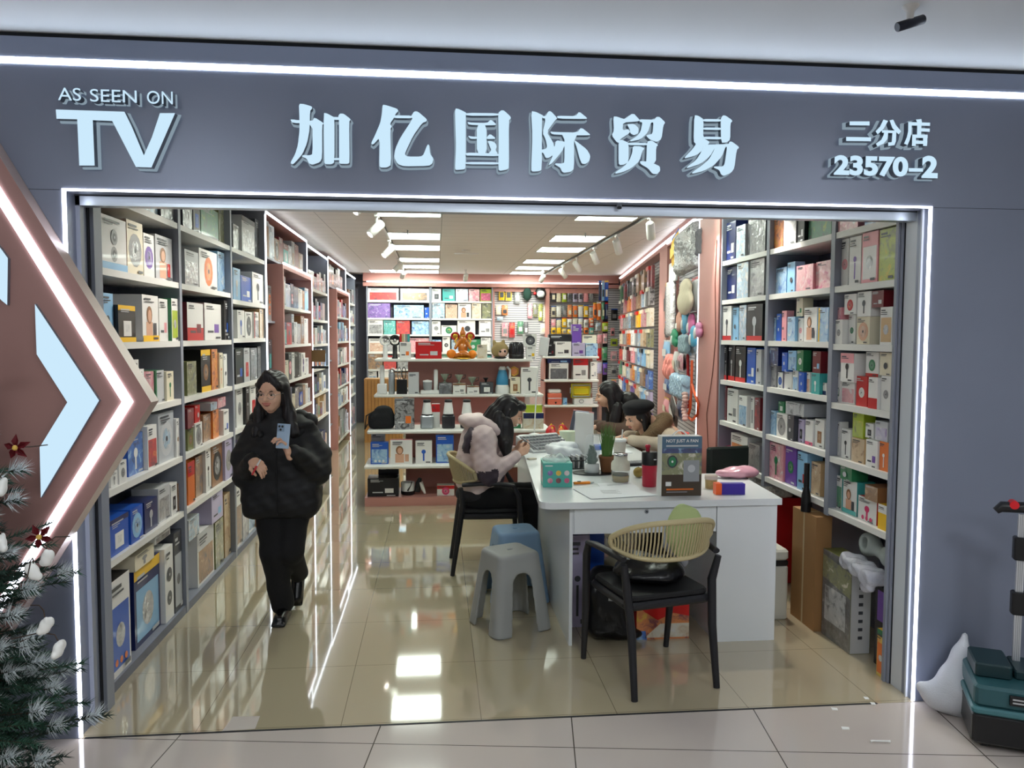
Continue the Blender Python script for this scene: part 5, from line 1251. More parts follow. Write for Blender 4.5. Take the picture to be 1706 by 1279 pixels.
lump('towel', 1107, 1123, 590, 632, mat('coral_stripe', (226, 140, 130), .9, bump=.3), 'coral striped towel hanging on the near pegboard', 'towel', th=.09, amp=.010, fq=60, shape='el')
hb(1123, 1130, 582, 622, 'wh', 'white paper strip right of the coral towel', 'pack', 'paper_strip'); hb(1130, 1138, 586, 618, 'Ppk', 'pink printed pack right of the white strip', 'pack', 'card_pack')
lump('plastic_bag', 1122, 1144, 624, 662, mat('blue_white_film', (176, 204, 226), .25, vary=.3), 'blue and white plastic bag of small goods', 'plastic bag', th=.10, amp=.01)
hb(1108, 1117, 626, 655, 'Pbl', 'blue printed pack left of the blue and white bag', 'pack', 'card_pack')
b = MB(); q0 = onP(1154, 596, .12)
def tubeP(pts, r_, m, name, label, cat, off=.12):
    P_ = [onP(a, c_, off) for a, c_ in pts]; return MB().tube(P_, r_, m, n=7).build(name, label=label, cat=cat)
tubeP([(1153, 600), (1152, 650), (1150, 680), (1146, 694), (1153, 700), (1162, 690), (1163, 672), (1156, 652), (1153, 640)], .012, mat('orange_strap', (222, 92, 44), .5), 'strap', 'long orange strap looped at the bottom', 'strap')
for i, (px, k) in enumerate(((1146, 're'), (1160, 'gy'), (1164, 'dg'), (1168, 'bl'))):
    tubeP([(px, 590), (px+.5, 640), (px, 680)], .014, pm(k), 'strap', '%s strap hanging beside the orange one' % PNAME[k], 'strap', off=.05)
bm_ = MB()
for i in range(9): c = onP(1141+.9*math.sin(i), 656+5.2*i, .15); bm_.ell(c, (.032, .03, .02), mat('bead_pink', (228, 190, 180), .5), nu=10, nv=6)
bm_.build('bead_roll', label='string of pale pink beads hanging by the orange strap', cat='beads')
hb(1116, 1128, 664, 700, 'bk', 'dark slanted pouch at the bottom of the near pegboard', 'pouch', 'cloth_pouch', tilt=.4)
hb(1107, 1114, 662, 690, 'pk', 'pink pack low beside the dark slanted pouch', 'pack', 'card_pack')
hb(1129, 1137, 664, 700, 'Pnv', 'navy printed pack left of the bead string', 'pack', 'card_pack')
for i, (a, c_, y0, y1, k, lab) in enumerate([(1153, 1160, 520, 545, 'gy', 'grey card pack behind the hot pink slipper'), (1160, 1168, 500, 520, 'wh', 'small white card below the grey card pack'), (1108, 1114, 535, 562, 'bk', 'black pack under the transparent pouch'),
  (1122, 1130, 526, 546, 'dg', 'dark pack between umbrella and peach slipper'), (1146, 1152, 570, 592, 'lb', 'pale blue pack beside the mesh bag'), (1153, 1160, 572, 592, 'Plg', 'grey printed pack above the straps'), (1161, 1169, 574, 592, 'Ppk', 'pink printed pack above the straps'),
  (1139, 1147, 592, 620, 'Pgy', 'grey printed pack right of the pink printed one'), (1108, 1115, 600, 622, 'Plb', 'blue printed pack behind the coral towel'), (1145, 1150, 624, 650, 'Pre', 'red printed pack left of the orange strap'), (1166, 1171, 684, 706, 'Pbl', 'blue pack at the foot of the straps')]):
    hb(a, c_, y0, y1, k, lab+' on the near pegboard', 'pack', 'card_pack', off=.04, d=.03)

# ================================================================ white L-shaped desk
DZ = .815
m_desk = mat('white_desk_laminate', (222, 226, 228), .28, coat=.15)
t = empty('desk', (0, 0, 0), label='large white L-shaped counter desk with one locked drawer', cat='desk')
def round_poly(P, idx, r, n=5):
    o = []
    for i, p in enumerate(P):
        if i not in idx: o.append(p); continue
        a, c = Vector(P[i-1]), Vector(P[(i+1) % len(P)]); p = Vector(p); u = (a-p).normalized()*r; v = (c-p).normalized()*r
        for k in range(n+1): s_ = k/n; o.append(tuple(p+u*(1-s_)**2+v*s_**2))
    return o
TP = round_poly([(.555, 4.14), (1.925, 4.155), (1.985, 4.95), (1.60, 4.97), (1.60, 7.08), (.74, 7.08)], {0, 4, 5}, .09)
n = len(TP); V = [(x, y, DZ-.036) for x, y in TP]+[(x, y, DZ) for x, y in TP]
b = MB(); b.add(V, [tuple(range(n, 2*n)), tuple(range(n-1, -1, -1))]+[(i, (i+1) % n, n+(i+1) % n, n+i) for i in range(n)], m_desk); b.build('tabletop', t)
MB().box((.728, 4.19, 0), (.746, 6.95, DZ-.037), m_desk).build('side_panel', t)
b = MB(); b.box((1.558, 4.172, 0), (1.905, 4.90, DZ-.037), m_desk); b.build('cabinet', t)
MB().box((.747, 4.192, .628), (1.557, 4.65, DZ-.038), m_desk).build('drawer_case', t)
d = MB().box((.752, 4.176, .632), (1.554, 4.1915, DZ-.041), m_desk).build('drawer', t)
MB().cyl((1.155, 4.1755, .752), (1.155, 4.169, .752), .011, m_chrome, 14).cyl((1.155, 4.169, .752), (1.155, 4.168, .752), .004, m_blk, 8).build('lock', d)
MB().box((1.56, 5.0, 0), (1.58, 6.95, DZ-.037), m_desk).build('inner_panel', t)
def D(px, py): return onZ(px, py, DZ)
def dpt(px, py): v = D(px, py); return (v.x, v.y, DZ+.0006)
# teal box with clear top
p0, p1 = D(903, 812), D(952, 808)
t = empty('teal_box', ((p0.x+p1.x)/2, p0.y, DZ+.0006), .0, 'teal toy box with six round pictures and film on top', 'box')
t.rotation_euler.z = -.06
w, h, dd = .175, .145, .20
b = MB(); b.box((-w/2, 0, 0), (w/2, dd, h), mat('teal_card', (86, 178, 164), .4))
for i in range(3):
    for j in range(2):
        cx, cz = -.045+.05*i, .04+.045*j; b.add([(cx+.016*math.cos(a), -.0008, cz+.016*math.sin(a)) for a in [2*PI*k/14 for k in range(14)]], [tuple(range(14))], photo(['pk', 'pu', 'dr', 'ye', 'hp', 'pk'][i*2+j]))
b.add([(-.075, -.0008, .125), (-.03, -.0008, .125), (-.03, -.0008, .132), (-.075, -.0008, .132)], [(0,1,2,3)], pm('wh'))
b.add([(-w/2-.0008, .18, .02), (-w/2-.0008, .03, .02), (-w/2-.0008, .03, .12), (-w/2-.0008, .18, .12)], [(0,1,2,3)], photo('pk'))
b.build('carton', t)
m_film = mat('clear_film', (236, 244, 244), .12, alpha=.42, spec=.8, bump=.6, bscale=40)
v = soft([el((0, .10, .155), (.085, .095, .022)), el((.02, .06, .175), (.03, .03, .02))], .008, .02, disp=lambda X, Y, Z: .005*np.sin(X*95)*np.sin(Y*80)); soft_obj('film_wrap', [v], [m_film], t)
# sheets of paper
for i, (pts, lab) in enumerate((((955, 815, 1040, 808, 1095, 826, 985, 832), 'printed sheet of paper lying nearest the desk front'), ((995, 806, 1050, 801, 1068, 816, 1005, 818), 'sheet with a dark sketch above the printed one'))):
    P = [D(pts[k], pts[k+1]) for k in (0, 2, 4, 6)]
    z = DZ+.0012+.0016*(1-i) ; b = MB(); V = [(q.x, q.y, z+.001) for q in P]+[(q.x, q.y, z) for q in P]
    if i == 1: V = [(x, y+.004, zz-.0002) for x, y, zz in V]
    b.add(V, [(0,3,2,1),(4,5,6,7),(0,1,5,4),(1,2,6,5),(2,3,7,6),(3,0,4,7)], mat('paper_white', (232, 234, 238), .6))
    c = sum(P, Vector())/4
    for k in range(5): b.box((c.x-.06, c.y-.05+.022*k, z+.0011), (c.x+.05-.02*(k % 2), c.y-.046+.022*k, z+.0014), pm('gy'))
    b.build('paper_sheet', label=lab, cat='paper')
t = empty('paper_cutter', dpt(970, 806), .12, 'orange box cutter lying on the desk', 'box cutter')
MB().rbox((-.055, -.012, 0), (.05, .012, .014), .006, mat('cutter_orange', (240, 140, 30), .35)).build('handle', t); MB().box((.05, -.006, .004), (.075, .006, .008), m_chrome).build('blade', t); MB().box((-.03, -.006, .014), (-.01, .006, .018), m_blk).build('slider', t)
t = empty('sticky_note', dpt(886, 765), .4, 'small yellow note at the left edge of the desk', 'note'); MB().box((-.03, -.02, 0), (.03, .02, .008), pm('cr')).build('pad', t)
# black tray with glass-bottled plant, terracotta pot
a_, c_ = D(962, 793), D(1025, 790)
t = empty('tray', ((a_.x+c_.x)/2, a_.y+.10, DZ+.0006), 0, 'black oval tray under the two plants', 'tray'); MB().lathe([(.10, 0), (.125, .006), (.12, .006)], m_blk, n=26, M=Matrix.Diagonal((1.15, .8, 1, 1))).build('dish', t)
TX, TY = (a_.x+c_.x)/2, a_.y+.10
x, y = onY(986, 780, TY).x, TY
t = empty('bottled_plant', (x, y, DZ+.0075), 0, 'glass tube holding a dark cone-shaped plant on white sand', 'plant')
MB().lathe([(.046, 0), (.048, .004), (.048, .055), (.0, .056)], mat('white_sand', (236, 236, 234), .8), n=22).build('sand', t)
m_leaf = mat('dark_leaf', (50, 78, 54), .7)
b = MB(); r = random.Random(3); b.lathe([(.028, .058), (.034, .085), (.02, .14), (.004, .175)], m_leaf, n=12)
for i in range(110):
    a = r.uniform(0, 2*PI); z = r.uniform(.06, .165); rr = .034*(1-(z-.06)/.13)+.006; q = Vector((rr*math.cos(a)*.7, rr*math.sin(a)*.7, z)); e = Vector((rr*math.cos(a)*1.25, rr*math.sin(a)*1.25, z+.018))
    b.tube([q, e], [.004, .001], m_leaf, n=4)
b.build('foliage', t)
MB().lathe([(.050, 0), (.051, .01), (.051, .21), (.040, .235), (.036, .24), (.036, .25)], m_glass, n=24, caps=False).build('glass_tube', t)
x = onY(1011, 780, TY).x
t = empty('potted_grass', (x, y+.01, DZ+.0075), 0, 'terracotta pot of upright green grass blades', 'potted plant')
MB().lathe([(.034, 0), (.036, .004), (.050, .09), (.054, .092), (.054, .108), (.047, .108), (.045, .09), (0, .09)], mat('terracotta', (126, 82, 52), .7), n=22).build('pot', t)
m_gr = mat('grass_blade', (94, 132, 66), .6); b = MB()
for i in range(90):
    a = r.uniform(0, 2*PI); q = r.uniform(0, .036); l = r.uniform(.13, .24); lean = r.uniform(0, .035); a2 = a+r.uniform(-.6, .6)
    p_ = Vector((q*math.cos(a), q*math.sin(a), .09)); b.tube([p_, p_+Vector((lean*.4*math.cos(a2), lean*.4*math.sin(a2), l*.55)), p_+Vector((lean*math.cos(a2), lean*math.sin(a2), l))], [.0028, .0024, .0006], m_gr, n=4)
b.build('grass', t)
# jar with drink and a cup stacked behind
jb = D(1037, 805)
t = empty('glass_bottle', (jb.x, jb.y+.055, DZ+.0006), 0, 'squat glass bottle of tea with cream sleeve and steel rim', 'bottle')
MB().lathe([(.0, .002), (.050, .003), (.053, .03), (.053, .04), (0, .04)], mat('tea', (176, 146, 62), .1, alpha=.8), n=22).lathe([(.0, .041), (.05, .041), (.05, .052), (.0, .056)], mat('tea_leaves', (86, 80, 46), .9), n=14).build('tea', t)
MB().lathe([(.054, 0), (.057, .006), (.057, .08)], m_glass, n=26, caps=False).build('glass_body', t)
MB().lathe([(.0585, .075), (.0585, .115), (.052, .128), (.042, .135), (.041, .165), (0, .166)], mat('cream_sleeve', (226, 224, 206), .6, bump=.3, bscale=200), n=26).build('sleeve', t)
MB().lathe([(.043, .166), (.043, .176), (0, .177)], m_chrome, n=24).build('rim', t)
cb2 = D(1034, 768)
t = empty('drink_cup', (cb2.x, cb2.y+.04, DZ+.0006), 0, 'white-lidded milk tea cup with straw behind the glass bottle', 'cup')
MB().lathe([(.036, 0), (.048, .14)], mat('milk_tea_cup', (212, 204, 192), .25, vary=.1), n=22).build('cup', t); MB().lathe([(.052, .14), (.052, .152), (.047, .158), (0, .158)], m_wpl, n=22).build('lid', t); MB().cyl((.01, 0, .1), (.022, 0, .225), .005, m_wpl, 8).build('straw', t)
t = empty('kiwi', dpt(1065, 796), 0, 'small yellowish brown fruit beside the red bottle', 'fruit'); MB().ell((0, .02, .033), (.034, .034, .033), mat('kiwi_skin', (164, 138, 72), .8, bump=.2, bscale=200)).build('fruit', t); MB().cyl((0, .02, .064), (0, .02, .068), .004, m_blk, 6).build('stem', t)
t = empty('flask', (D(1085, 812).x, D(1085, 812).y+.045, DZ+.0006), 0, 'red tumbler flask with black upper half and red cap', 'flask')
MB().lathe([(.040, 0), (.042, .004), (.046, .13)], mat('crimson_coat', (176, 30, 56), .35), n=26).build('lower_body', t); MB().lathe([(.0465, .131), (.047, .205), (.044, .21), (0, .212)], m_blk, n=26).build('upper_body', t)
MB().lathe([(.012, .212), (.012, .232), (.018, .24), (.014, .252), (0, .254)], mat('crimson_coat', (176, 30, 56), .35), M=Matrix.Translation((-.012, 0, 0)), n=16).build('cap', t); MB().box((.012, -.0478, .165), (.028, -.0465, .171), m_wpl).build('mark', t)
# fan box: NOT JUST A FAN
p0, p1 = D(1101, 826), D(1169, 826)
W_, H_ = p1.x-p0.x, onY(1101, 727, p0.y).z-DZ
t = empty('fan_box', ((p0.x+p1.x)/2, (p0.y+p1.y)/2, DZ+.0006), 0, 'upright dark fan box headed NOT JUST A FAN with a carry handle', 'box')
b = MB(); b.box((-W_/2, 0, 0), (W_/2, .09, H_), pm('wh'), front=mat('box_brown', (70, 58, 46), .4))
def fq(u0, v0, u1, v1, m, k): b.add([((u0-.5)*W_, -.0007*k, v0*H_), ((u1-.5)*W_, -.0007*k, v0*H_), ((u1-.5)*W_, -.0007*k, v1*H_), ((u0-.5)*W_, -.0007*k, v1*H_)], [(0,1,2,3)], m)
fq(0, .36, 1, .76, photo('ol'), 1); fq(0, .76, 1, 1, mat('box_sky', (84, 112, 134), .4), 1); fq(0, .72, 1, .80, photo('nv'), 2)
fq(.54, .24, .94, .60, m_gpl, 3); b.add([((.74-.5)*W_+.022*math.cos(2*PI*i/16), -.0030, .46*H_+.022*math.sin(2*PI*i/16)) for i in range(16)], [tuple(range(16))], pm('lg'))
b.add([((.26-.5)*W_+.03*math.cos(2*PI*i/16), -.0024, .58*H_+.036*math.sin(2*PI*i/16)) for i in range(16)], [tuple(range(16))], pm('dg')); b.add([((.26-.5)*W_+.022*math.cos(2*PI*i/16), -.0031, .58*H_+.028*math.sin(2*PI*i/16)) for i in range(16)], [tuple(range(16))], pm('gn')); b.add([((.26-.5)*W_+.006*math.cos(2*PI*i/16), -.0038, .58*H_+.007*math.sin(2*PI*i/16)) for i in range(16)], [tuple(range(16))], pm('wh'))
fq(.12, .10, .80, .125, pm('og'), 3); fq(.12, .06, .64, .075, pm('gy'), 3); fq(.10, .17, .24, .24, pm('wh'), 3)
b.build('carton', t)
def flat_text(s_, parent, w, x, y, z, m, name, bold=.02, h=None):
    cu = bpy.data.curves.new(name, 'FONT'); cu.body = s_; cu.size = 1; cu.offset = bold; cu.resolution_u = 3
    o = bpy.data.objects.new(name, cu); C.objects.link(o); bpy.context.view_layer.update()
    me = bpy.data.meshes.new_from_object(o.evaluated_get(bpy.context.evaluated_depsgraph_get())); bpy.data.objects.remove(o)
    xs = [v.co.x for v in me.vertices]; ys = [v.co.y for v in me.vertices]; k = w/(max(xs)-min(xs)); kz = k if h is None else h/(max(ys)-min(ys))
    for v in me.vertices: v.co = Vector((x+(v.co.x-min(xs))*k, y, z+(v.co.y-min(ys))*kz))
    me.materials.clear(); me.materials.append(m); q = bpy.data.objects.new(name, me); C.objects.link(q); q.parent = parent; return q
flat_text('NOT JUST A FAN', t, W_*.8, -W_*.40, -.0022, H_*.885, pm('wh'), 'heading')
fq2 = MB().add([(-W_*.4, -.0016, H_*.83), (W_*.4, -.0016, H_*.83), (W_*.4, -.0016, H_*.855), (-W_*.4, -.0016, H_*.855)], [(0,1,2,3)], pm('lg')); fq2.build('subheading', t)
MB().tube([(-.045+.09*i/10, .045, H_+.028*math.sin(PI*i/10)) for i in range(11)], .004, m_wpl, n=6).build('handle', t)
t = empty('jar', (D(1188, 815).x, D(1188, 815).y+.035, DZ+.0006), 0, 'small jar of nuts with pale lid beside the fan box', 'jar')
MB().lathe([(.034, 0), (.036, .05), (.036, .055)], mat('nut_mix', (168, 142, 92), .3, vary=.3, bscale=120), n=20).build('jar_body', t); MB().lathe([(.039, .055), (.039, .078), (0, .079)], mat('pale_lid', (206, 190, 178), .35), n=20).build('lid', t)
p0, p1 = D(1193, 822), D(1241, 826)
t = empty('stapler_box', ((p0.x+p1.x)/2, (p0.y+p1.y)/2+.0, DZ+.0006), -.05, 'small purple box with an orange end', 'box')
MB().box((-.05, 0, 0), (.085, .05, .062), mat('violet_card', (58, 38, 150), .4)).build('carton', t); MB().box((-.085, -.003, 0), (-.051, .052, .064), mat('orange_card', (238, 96, 34), .4)).build('end', t)
pb = D(1235, 800)
v = soft([el((0, 0, .032), (.145, .07, .034)), el((.04, .01, .04), (.10, .05, .035))], .010, .02, disp=lambda X, Y, Z: .003*np.sin(X*60+Y*40))
o = soft_obj('pillow_pack', [v], [mat('pink_film', (216, 160, 176), .22, coat=.4)], label='glossy pink pillow-shaped pack near the right end of the desk', cat='pack'); o.location = (pb.x+.01, pb.y+.09, DZ+.0006)
# laptop, folded sheets, screens
t = empty('calculator_pad', (.86, 6.12, DZ+.0006), .5, 'wedge-shaped silver keyboard stand leaning at the left desk edge', 'keyboard')
b = MB(); b.add([(-.20, -.12, 0), (.20, -.12, 0), (.20, .12, 0), (-.20, .12, 0), (-.20, -.12, .012), (.20, -.12, .012), (.20, .12, .11), (-.20, .12, .11)], [(0,3,2,1),(4,5,6,7),(0,1,5,4),(1,2,6,5),(2,3,7,6),(3,0,4,7)], mat('silver_keys', (176, 178, 182), .35)); b.build('body', t)
b = MB()
for i in range(12):
    for j in range(5):
        x, y0_ = -.18+.031*i, -.10+.042*j; z0 = .0135+.098*(y0_+.12)/.24; b.box((x, y0_, z0), (x+.024, y0_+.032, z0+.016), m_gpl)
b.build('keys', t, kind='stuff')
p = onY(952, 735, 6.7)
t = empty('laptop', (1.16, 6.85, DZ+.0006), -1.15, 'open laptop with pinkish edged dark screen, seen edge-on', 'laptop')
MB().rbox((-.16, -.12, 0), (.16, .12, .015), .01, m_gpl).build('base', t); MB().rbox((-.16, 0, 0), (.16, .008, .22), .003, mat('pink_shell', (206, 150, 150), .3), M=Matrix.Translation((0, .12, .016)) @ Matrix.Rotation(-.25, 4, 'X')).build('lid', t); MB().box((-.15, -.003, .01), (.15, -.0005, .21), mat('dark_screen', (70, 76, 92), .12), M=Matrix.Translation((0, .12, .016)) @ Matrix.Rotation(-.25, 4, 'X')).build('screen', t)
t = empty('clear_stand', (1.22, 6.62, DZ+.0006), -.9, 'clear brochure stand with a grey leaflet', 'stand')
MB().box((-.07, 0, 0), (.07, .006, .26), mat('leaflet', (176, 180, 196), .3, vary=.2, bscale=30), M=Matrix.Rotation(-.2, 4, 'X')).build('leaflet', t); MB().box((-.075, -.02, 0), (.075, .06, .008), m_glass).build('foot', t)
a_, c_ = onY(966, 750, 5.75), onY(980, 683, 5.75)
t = empty('monitor', (onY(973, 750, 5.75).x, 5.75, DZ+.0006), -1.02, 'thin white tablet stand seen from behind in the middle of the desk', 'screen')
MB().rbox((-.10, -.006, .012), (.10, .006, .33), .005, m_wpl).build('panel', t); MB().rbox((-.09, -.05, 0), (.09, .06, .012), .01, m_wpl).build('foot', t)
b = MB()
v = soft([rb((0, 0, .04), (.12, .09, .035), .02, rot=(0, .15, .3)), el((.05, .03, .08), (.07, .05, .03)), rb((-.05, .06, .07), (.07, .04, .02), .01, rot=(.3, -.3, 0))], .010, .008, disp=lambda X, Y, Z: .006*np.sin(X*60)*np.sin(Y*50+Z*70))
o = soft_obj('crumpled_bag', [v], [mat('white_film_bag', (222, 226, 230), .4)], label='crumpled white plastic bag on the desk behind the teal box', cat='plastic bag'); o.location = (D(948, 765).x-.02, D(948, 765).y+.12, DZ+.001)
t = empty('charger', dpt(963, 782), .1, 'black wire organiser full of cards beside the plants', 'organiser')
b = MB()
for i in range(6): b.box((-.045+.018*i, .02, .0), (-.039+.018*i, .10, .08+.01*(i % 2)), pm(['bk', 'lg', 'dg', 'wh', 'bk', 'gy'][i]))
b.build('cards', t); MB().tube([(-.055, 0, .06), (.055, 0, .06), (.055, .12, .06), (-.055, .12, .06)], .004, m_blk, n=6, closed=True).tube([(-.055, 0, .005), (.055, 0, .005), (.055, .12, .005), (-.055, .12, .005)], .004, m_blk, n=6, closed=True).tube([(-.055, 0, 0), (-.055, 0, .09)], .004, m_blk, n=6).tube([(.055, 0, 0), (.055, 0, .09)], .004, m_blk, n=6).build('frame', t)
t = empty('keyboard', (1.42, 5.35, DZ+.0006), .2, 'black keyboard behind the small brown fruit', 'keyboard'); MB().rbox((-.14, -.06, 0), (.14, .06, .018), .008, m_blk).build('body', t)
b = MB()
for i in range(12):
    for j in range(4): b.box((-.13+.0218*i, -.05+.025*j, .018), (-.113+.0218*i, -.031+.025*j, .022), m_gpl)
b.build('keys', t, kind='stuff')
t = empty('blue_tray', (1.26, 6.1, DZ+.0006), .2, 'bright blue plastic tray between the tablet stand and the grass pot', 'tray'); MB().rbox((-.07, -.05, 0), (.07, .05, .035), .01, pm('bl')).build('tray', t)
t = empty('snack_tub', (1.10, 6.45, DZ+.0006), 0, 'pale green tub of snacks in the middle of the desk', 'tub'); MB().lathe([(.06, 0), (.075, .10), (.077, .105), (0, .106)], mat('pale_green_tub', (200, 210, 184), .4), n=20).build('tub', t)
for i, (x, y, c) in enumerate(((1.02, 6.9, 're'), (1.08, 6.7, 'og'), (1.0, 6.65, 're'), (1.14, 6.95, 're'))):
    t = empty('toy', (x, y, DZ+.0006), i, '%s sweet bag in the heap between laptop and tub, %s of four' % ({'re': 'red', 'og': 'orange'}[c], ORDS[i]), 'sweet bag'); v = soft([el((0, 0, .045), (.05, .035, .045)), el((.01, 0, .09), (.03, .02, .02))], .01, .02); soft_obj('bag', [v], [pm(c)], t); MB().tube([(0, 0, .10), (.01, 0, .115)], .008, pm('ye'), n=6).build('tie', t)
for i, (x, y, z) in enumerate(((1.42, 6.0, 0), (1.36, 6.22, 0))):
    MB().box((x-.09, y-.12, DZ+.0008+.0), (x+.09, y+.12, DZ+.004), mat('paper_white', (232, 234, 238), .6), M=None).build('notebook', label='open white notebook page in front of the %s' % ('woman in the beret' if i == 0 else 'long-haired woman at the desk'), cat='notebook')

# under the desk
def fl(px, py): return onZ(px, py, 0)
t = empty('massager_box', (.826, 4.46, .0006), 0, 'tall lavender box with grey gadget picture under the desk', 'box')
o = carton('carton', .14, .16, .55, 'lv', ['gdg'], t, 4001)
t = empty('blue_box', (.90, 4.68, .0006), 0, 'blue box under the drawer at the back', 'box'); carton('carton', .26, .2, .60, 'bl', ['vye'], t, 4002)
m_bag = mat('black_bin_bag', (9, 9, 12), .3, bump=.5, bscale=18)
v = soft([rb((0, 0, .17), (.12, .11, .17), .07), el((.0, 0, .34), (.10, .09, .07)), el((.11, -.04, .03), (.10, .07, .035))], .012, .04, disp=lambda X, Y, Z: .006*np.sin(X*32+Z*10)*np.sin(Z*28))
t = empty('bin_bag', (.965, 4.31, .006), 0, 'full black bin bag with a white label under the desk', 'bag'); soft_obj('bag', [v], [m_bag], t)
MB().box((-.04, -.122, .24), (.06, -.119, .31), pm('lg'), M=Matrix.Rotation(.1, 4, 'Y')).build('label', t)
p0, p1 = fl(1075, 1063), fl(1167, 1063); X0, X1 = 1.125, 1.43
t = empty('gift_box', ((X0+X1)/2, 4.24, .0006), .0, 'red festive gift box with gold lettering under the desk', 'box')
w, h = X1-X0, .27
b = MB(); b.box((-w/2, 0, 0), (w/2, .14, h), mat('festive_red', (206, 26, 26), .35))
b.add([(-w/2, -.0008, 0), (w/2, -.0008, 0), (w/2, -.0008, .13), (w*.2, -.0008, .15), (-w*.1, -.0008, .11), (-w*.35, -.0008, .16), (-w/2, -.0008, .2)], [tuple(range(7))], photo('og'))
b.add([(-w*.35, -.0016, .01), (w/2, -.0016, .01), (w/2, -.0016, .09), (-w*.05, -.0016, .09)], [(0,1,2,3)], photo('cr')); b.add([(-w/2, -.0016, 0), (-w*.3, -.0016, 0), (-w*.33, -.0016, .05), (-w/2, -.0016, .05)], [(0,1,2,3)], photo('bl')); b.build('carton', t)
b = MB(); mg_ = mat('gold_print', (232, 186, 84), .3, metal=.4)
for i, cx in enumerate((-.095, -.045, .015, .075)):          # four gold characters
    for (x0, z0, x1, z1) in ((-.014, .010, .014, .013), (-.014, 0, .014, .003), (-.002, -.012, .002, .016), (-.012, -.012, -.008, .002), (.008, -.012, .012, .002), (-.014, -.014, .014, -.011)):
        b.box((cx+x0, -.0016, .205+z0), (cx+x1, -.0004, .205+z1), mg_)
b.build('lettering', t)
# dark bags behind
v = soft([rb((0, 0, .22), (.10, .14, .22), .07), el((.03, 0, .42), (.07, .09, .08))], .016, .05, disp=lambda X, Y, Z: .008*np.sin(X*30)*np.sin(Z*24)); o = soft_obj('dark_bag', [v], [m_bag], label='dark bag pushed against the desk cabinet under the drawer', cat='bag'); o.location = (1.37, 4.80, .012)

# ================================================================ woven armchairs
m_frame = mat('black_chair_frame', (30, 30, 34), .45); m_rope = mat('beige_rope', (190, 176, 136), .7, bump=.3, bscale=200); m_seatp = mat('black_seat', (18, 18, 20), .6)
def armchair(loc, rz, label):
    """front faces local +y; feet from photo: rear pair closer together"""
    t = empty('armchair', loc, rz, label, 'armchair')
    for sx in (-1, 1):
        MB().tube([(sx*.225, -.26, 0), (sx*.222, -.215, .30), (sx*.235, -.185, .52), (sx*.26, -.20, .64)], [.016, .021, .022, .016], m_frame, n=10).build('leg', t)
        MB().tube([(sx*.25, .27, 0), (sx*.255, .235, .30), (sx*.265, .21, .58), (sx*.272, .17, .655)], [.015, .020, .021, .016], m_frame, n=10).build('leg', t)
        MB().tube([(sx*.272, .18, .652), (sx*.278, .08, .668), (sx*.275, -.06, .672), (sx*.255, -.19, .66)], [.016, .020, .020, .018], m_frame, n=10, flat=.8).build('armrest', t)
    MB().rbox((-.24, -.20, .405), (.24, .24, .445), .05, m_frame).build('seat_frame', t)
    MB().rbox((-.225, -.19, .4455), (.225, .225, .475), .05, m_seatp).build('seat', t)
    top = []; bot = []; K = 38
    for i in range(K+1):
        u = i/K*2-1; a = u*1.15; rx, ry = .30, .27
        x = rx*math.sin(a); y = -.255+ry*(1-math.cos(a))*.95
        e = abs(u)**3; top.append(Vector((x*1.02, y-.03*(1-e), .845-.075*e-.02*u*u))); bot.append(Vector((x*.97, y+.012, .655+.045*e)))
    b = MB(); b.tube(top, .014, m_rope, n=7); b.tube(bot, .012, m_rope, n=7); b.tube([top[0], (top[0]+bot[0])/2+Vector((-.008, 0, 0)), bot[0]], .013, m_rope, n=7); b.tube([top[-1], (top[-1]+bot[-1])/2+Vector((.008, 0, 0)), bot[-1]], .013, m_rope, n=7)
    for i in range(1, K):
        for s_ in (0,):
            k = i+s_
            if k >= K: continue
            i0 = int(k); f = k-i0; a_ = top[i0].lerp(top[min(i0+1, K)], f); c_ = bot[i0].lerp(bot[min(i0+1, K)], f); m_ = (a_+c_)/2+Vector((0, -.006, 0)); b.tube([a_, m_, c_], .0050, m_rope, n=4)
    b.build('woven_back', t)
    return t
ch1 = armchair((1.085, 3.815, .0005), math.radians(13.5), 'black armchair with woven beige back in front of the desk')
# the copy the girl sits on
ch2 = copy_thing(ch1, (.37, 5.74, .0005), math.radians(-90), 'black armchair with woven back under the seated girl')
# things lying on the near chair
v = soft([el((0, 0, .05), (.19, .17, .05)), el((-.05, .02, .09), (.10, .09, .05)), el((.08, -.03, .07), (.08, .10, .05))], .014, .04, disp=lambda X, Y, Z: .007*np.sin(X*34+Y*22)*np.sin(Y*30))
o = soft_obj('black_jacket', [v], [m_bag], label='black glossy bundle lying on the seat of the front armchair', cat='bundle'); o.location = (1.08, 3.84, .478)
v = soft([el((0, 0, .0), (.07, .10, .10)), el((.02, .02, -.08), (.05, .08, .08))], .012, .03, disp=lambda X, Y, Z: .006*np.sin(Z*60+Y*22)); o = soft_obj('white_bag', [v], [mat('pale_blue_bag', (190, 196, 206), .5)], label='pale crumpled bag between the black bundle and the chair arm', cat='bag'); o.location = (1.245, 3.92, .66)
cu_ = onY(1145, 882, 3.72)
v = soft([el((0, 0, 0), (.10, .05, .14))], .012, .03, disp=lambda X, Y, Z: .004*np.sin(X*60)); o = soft_obj('cushion', [v], [mat('pale_green_cloth', (176, 190, 132), .8)], label='pale green cushion showing above the woven chair back', cat='cushion'); o.location = (cu_.x+.01, 3.80, .735)

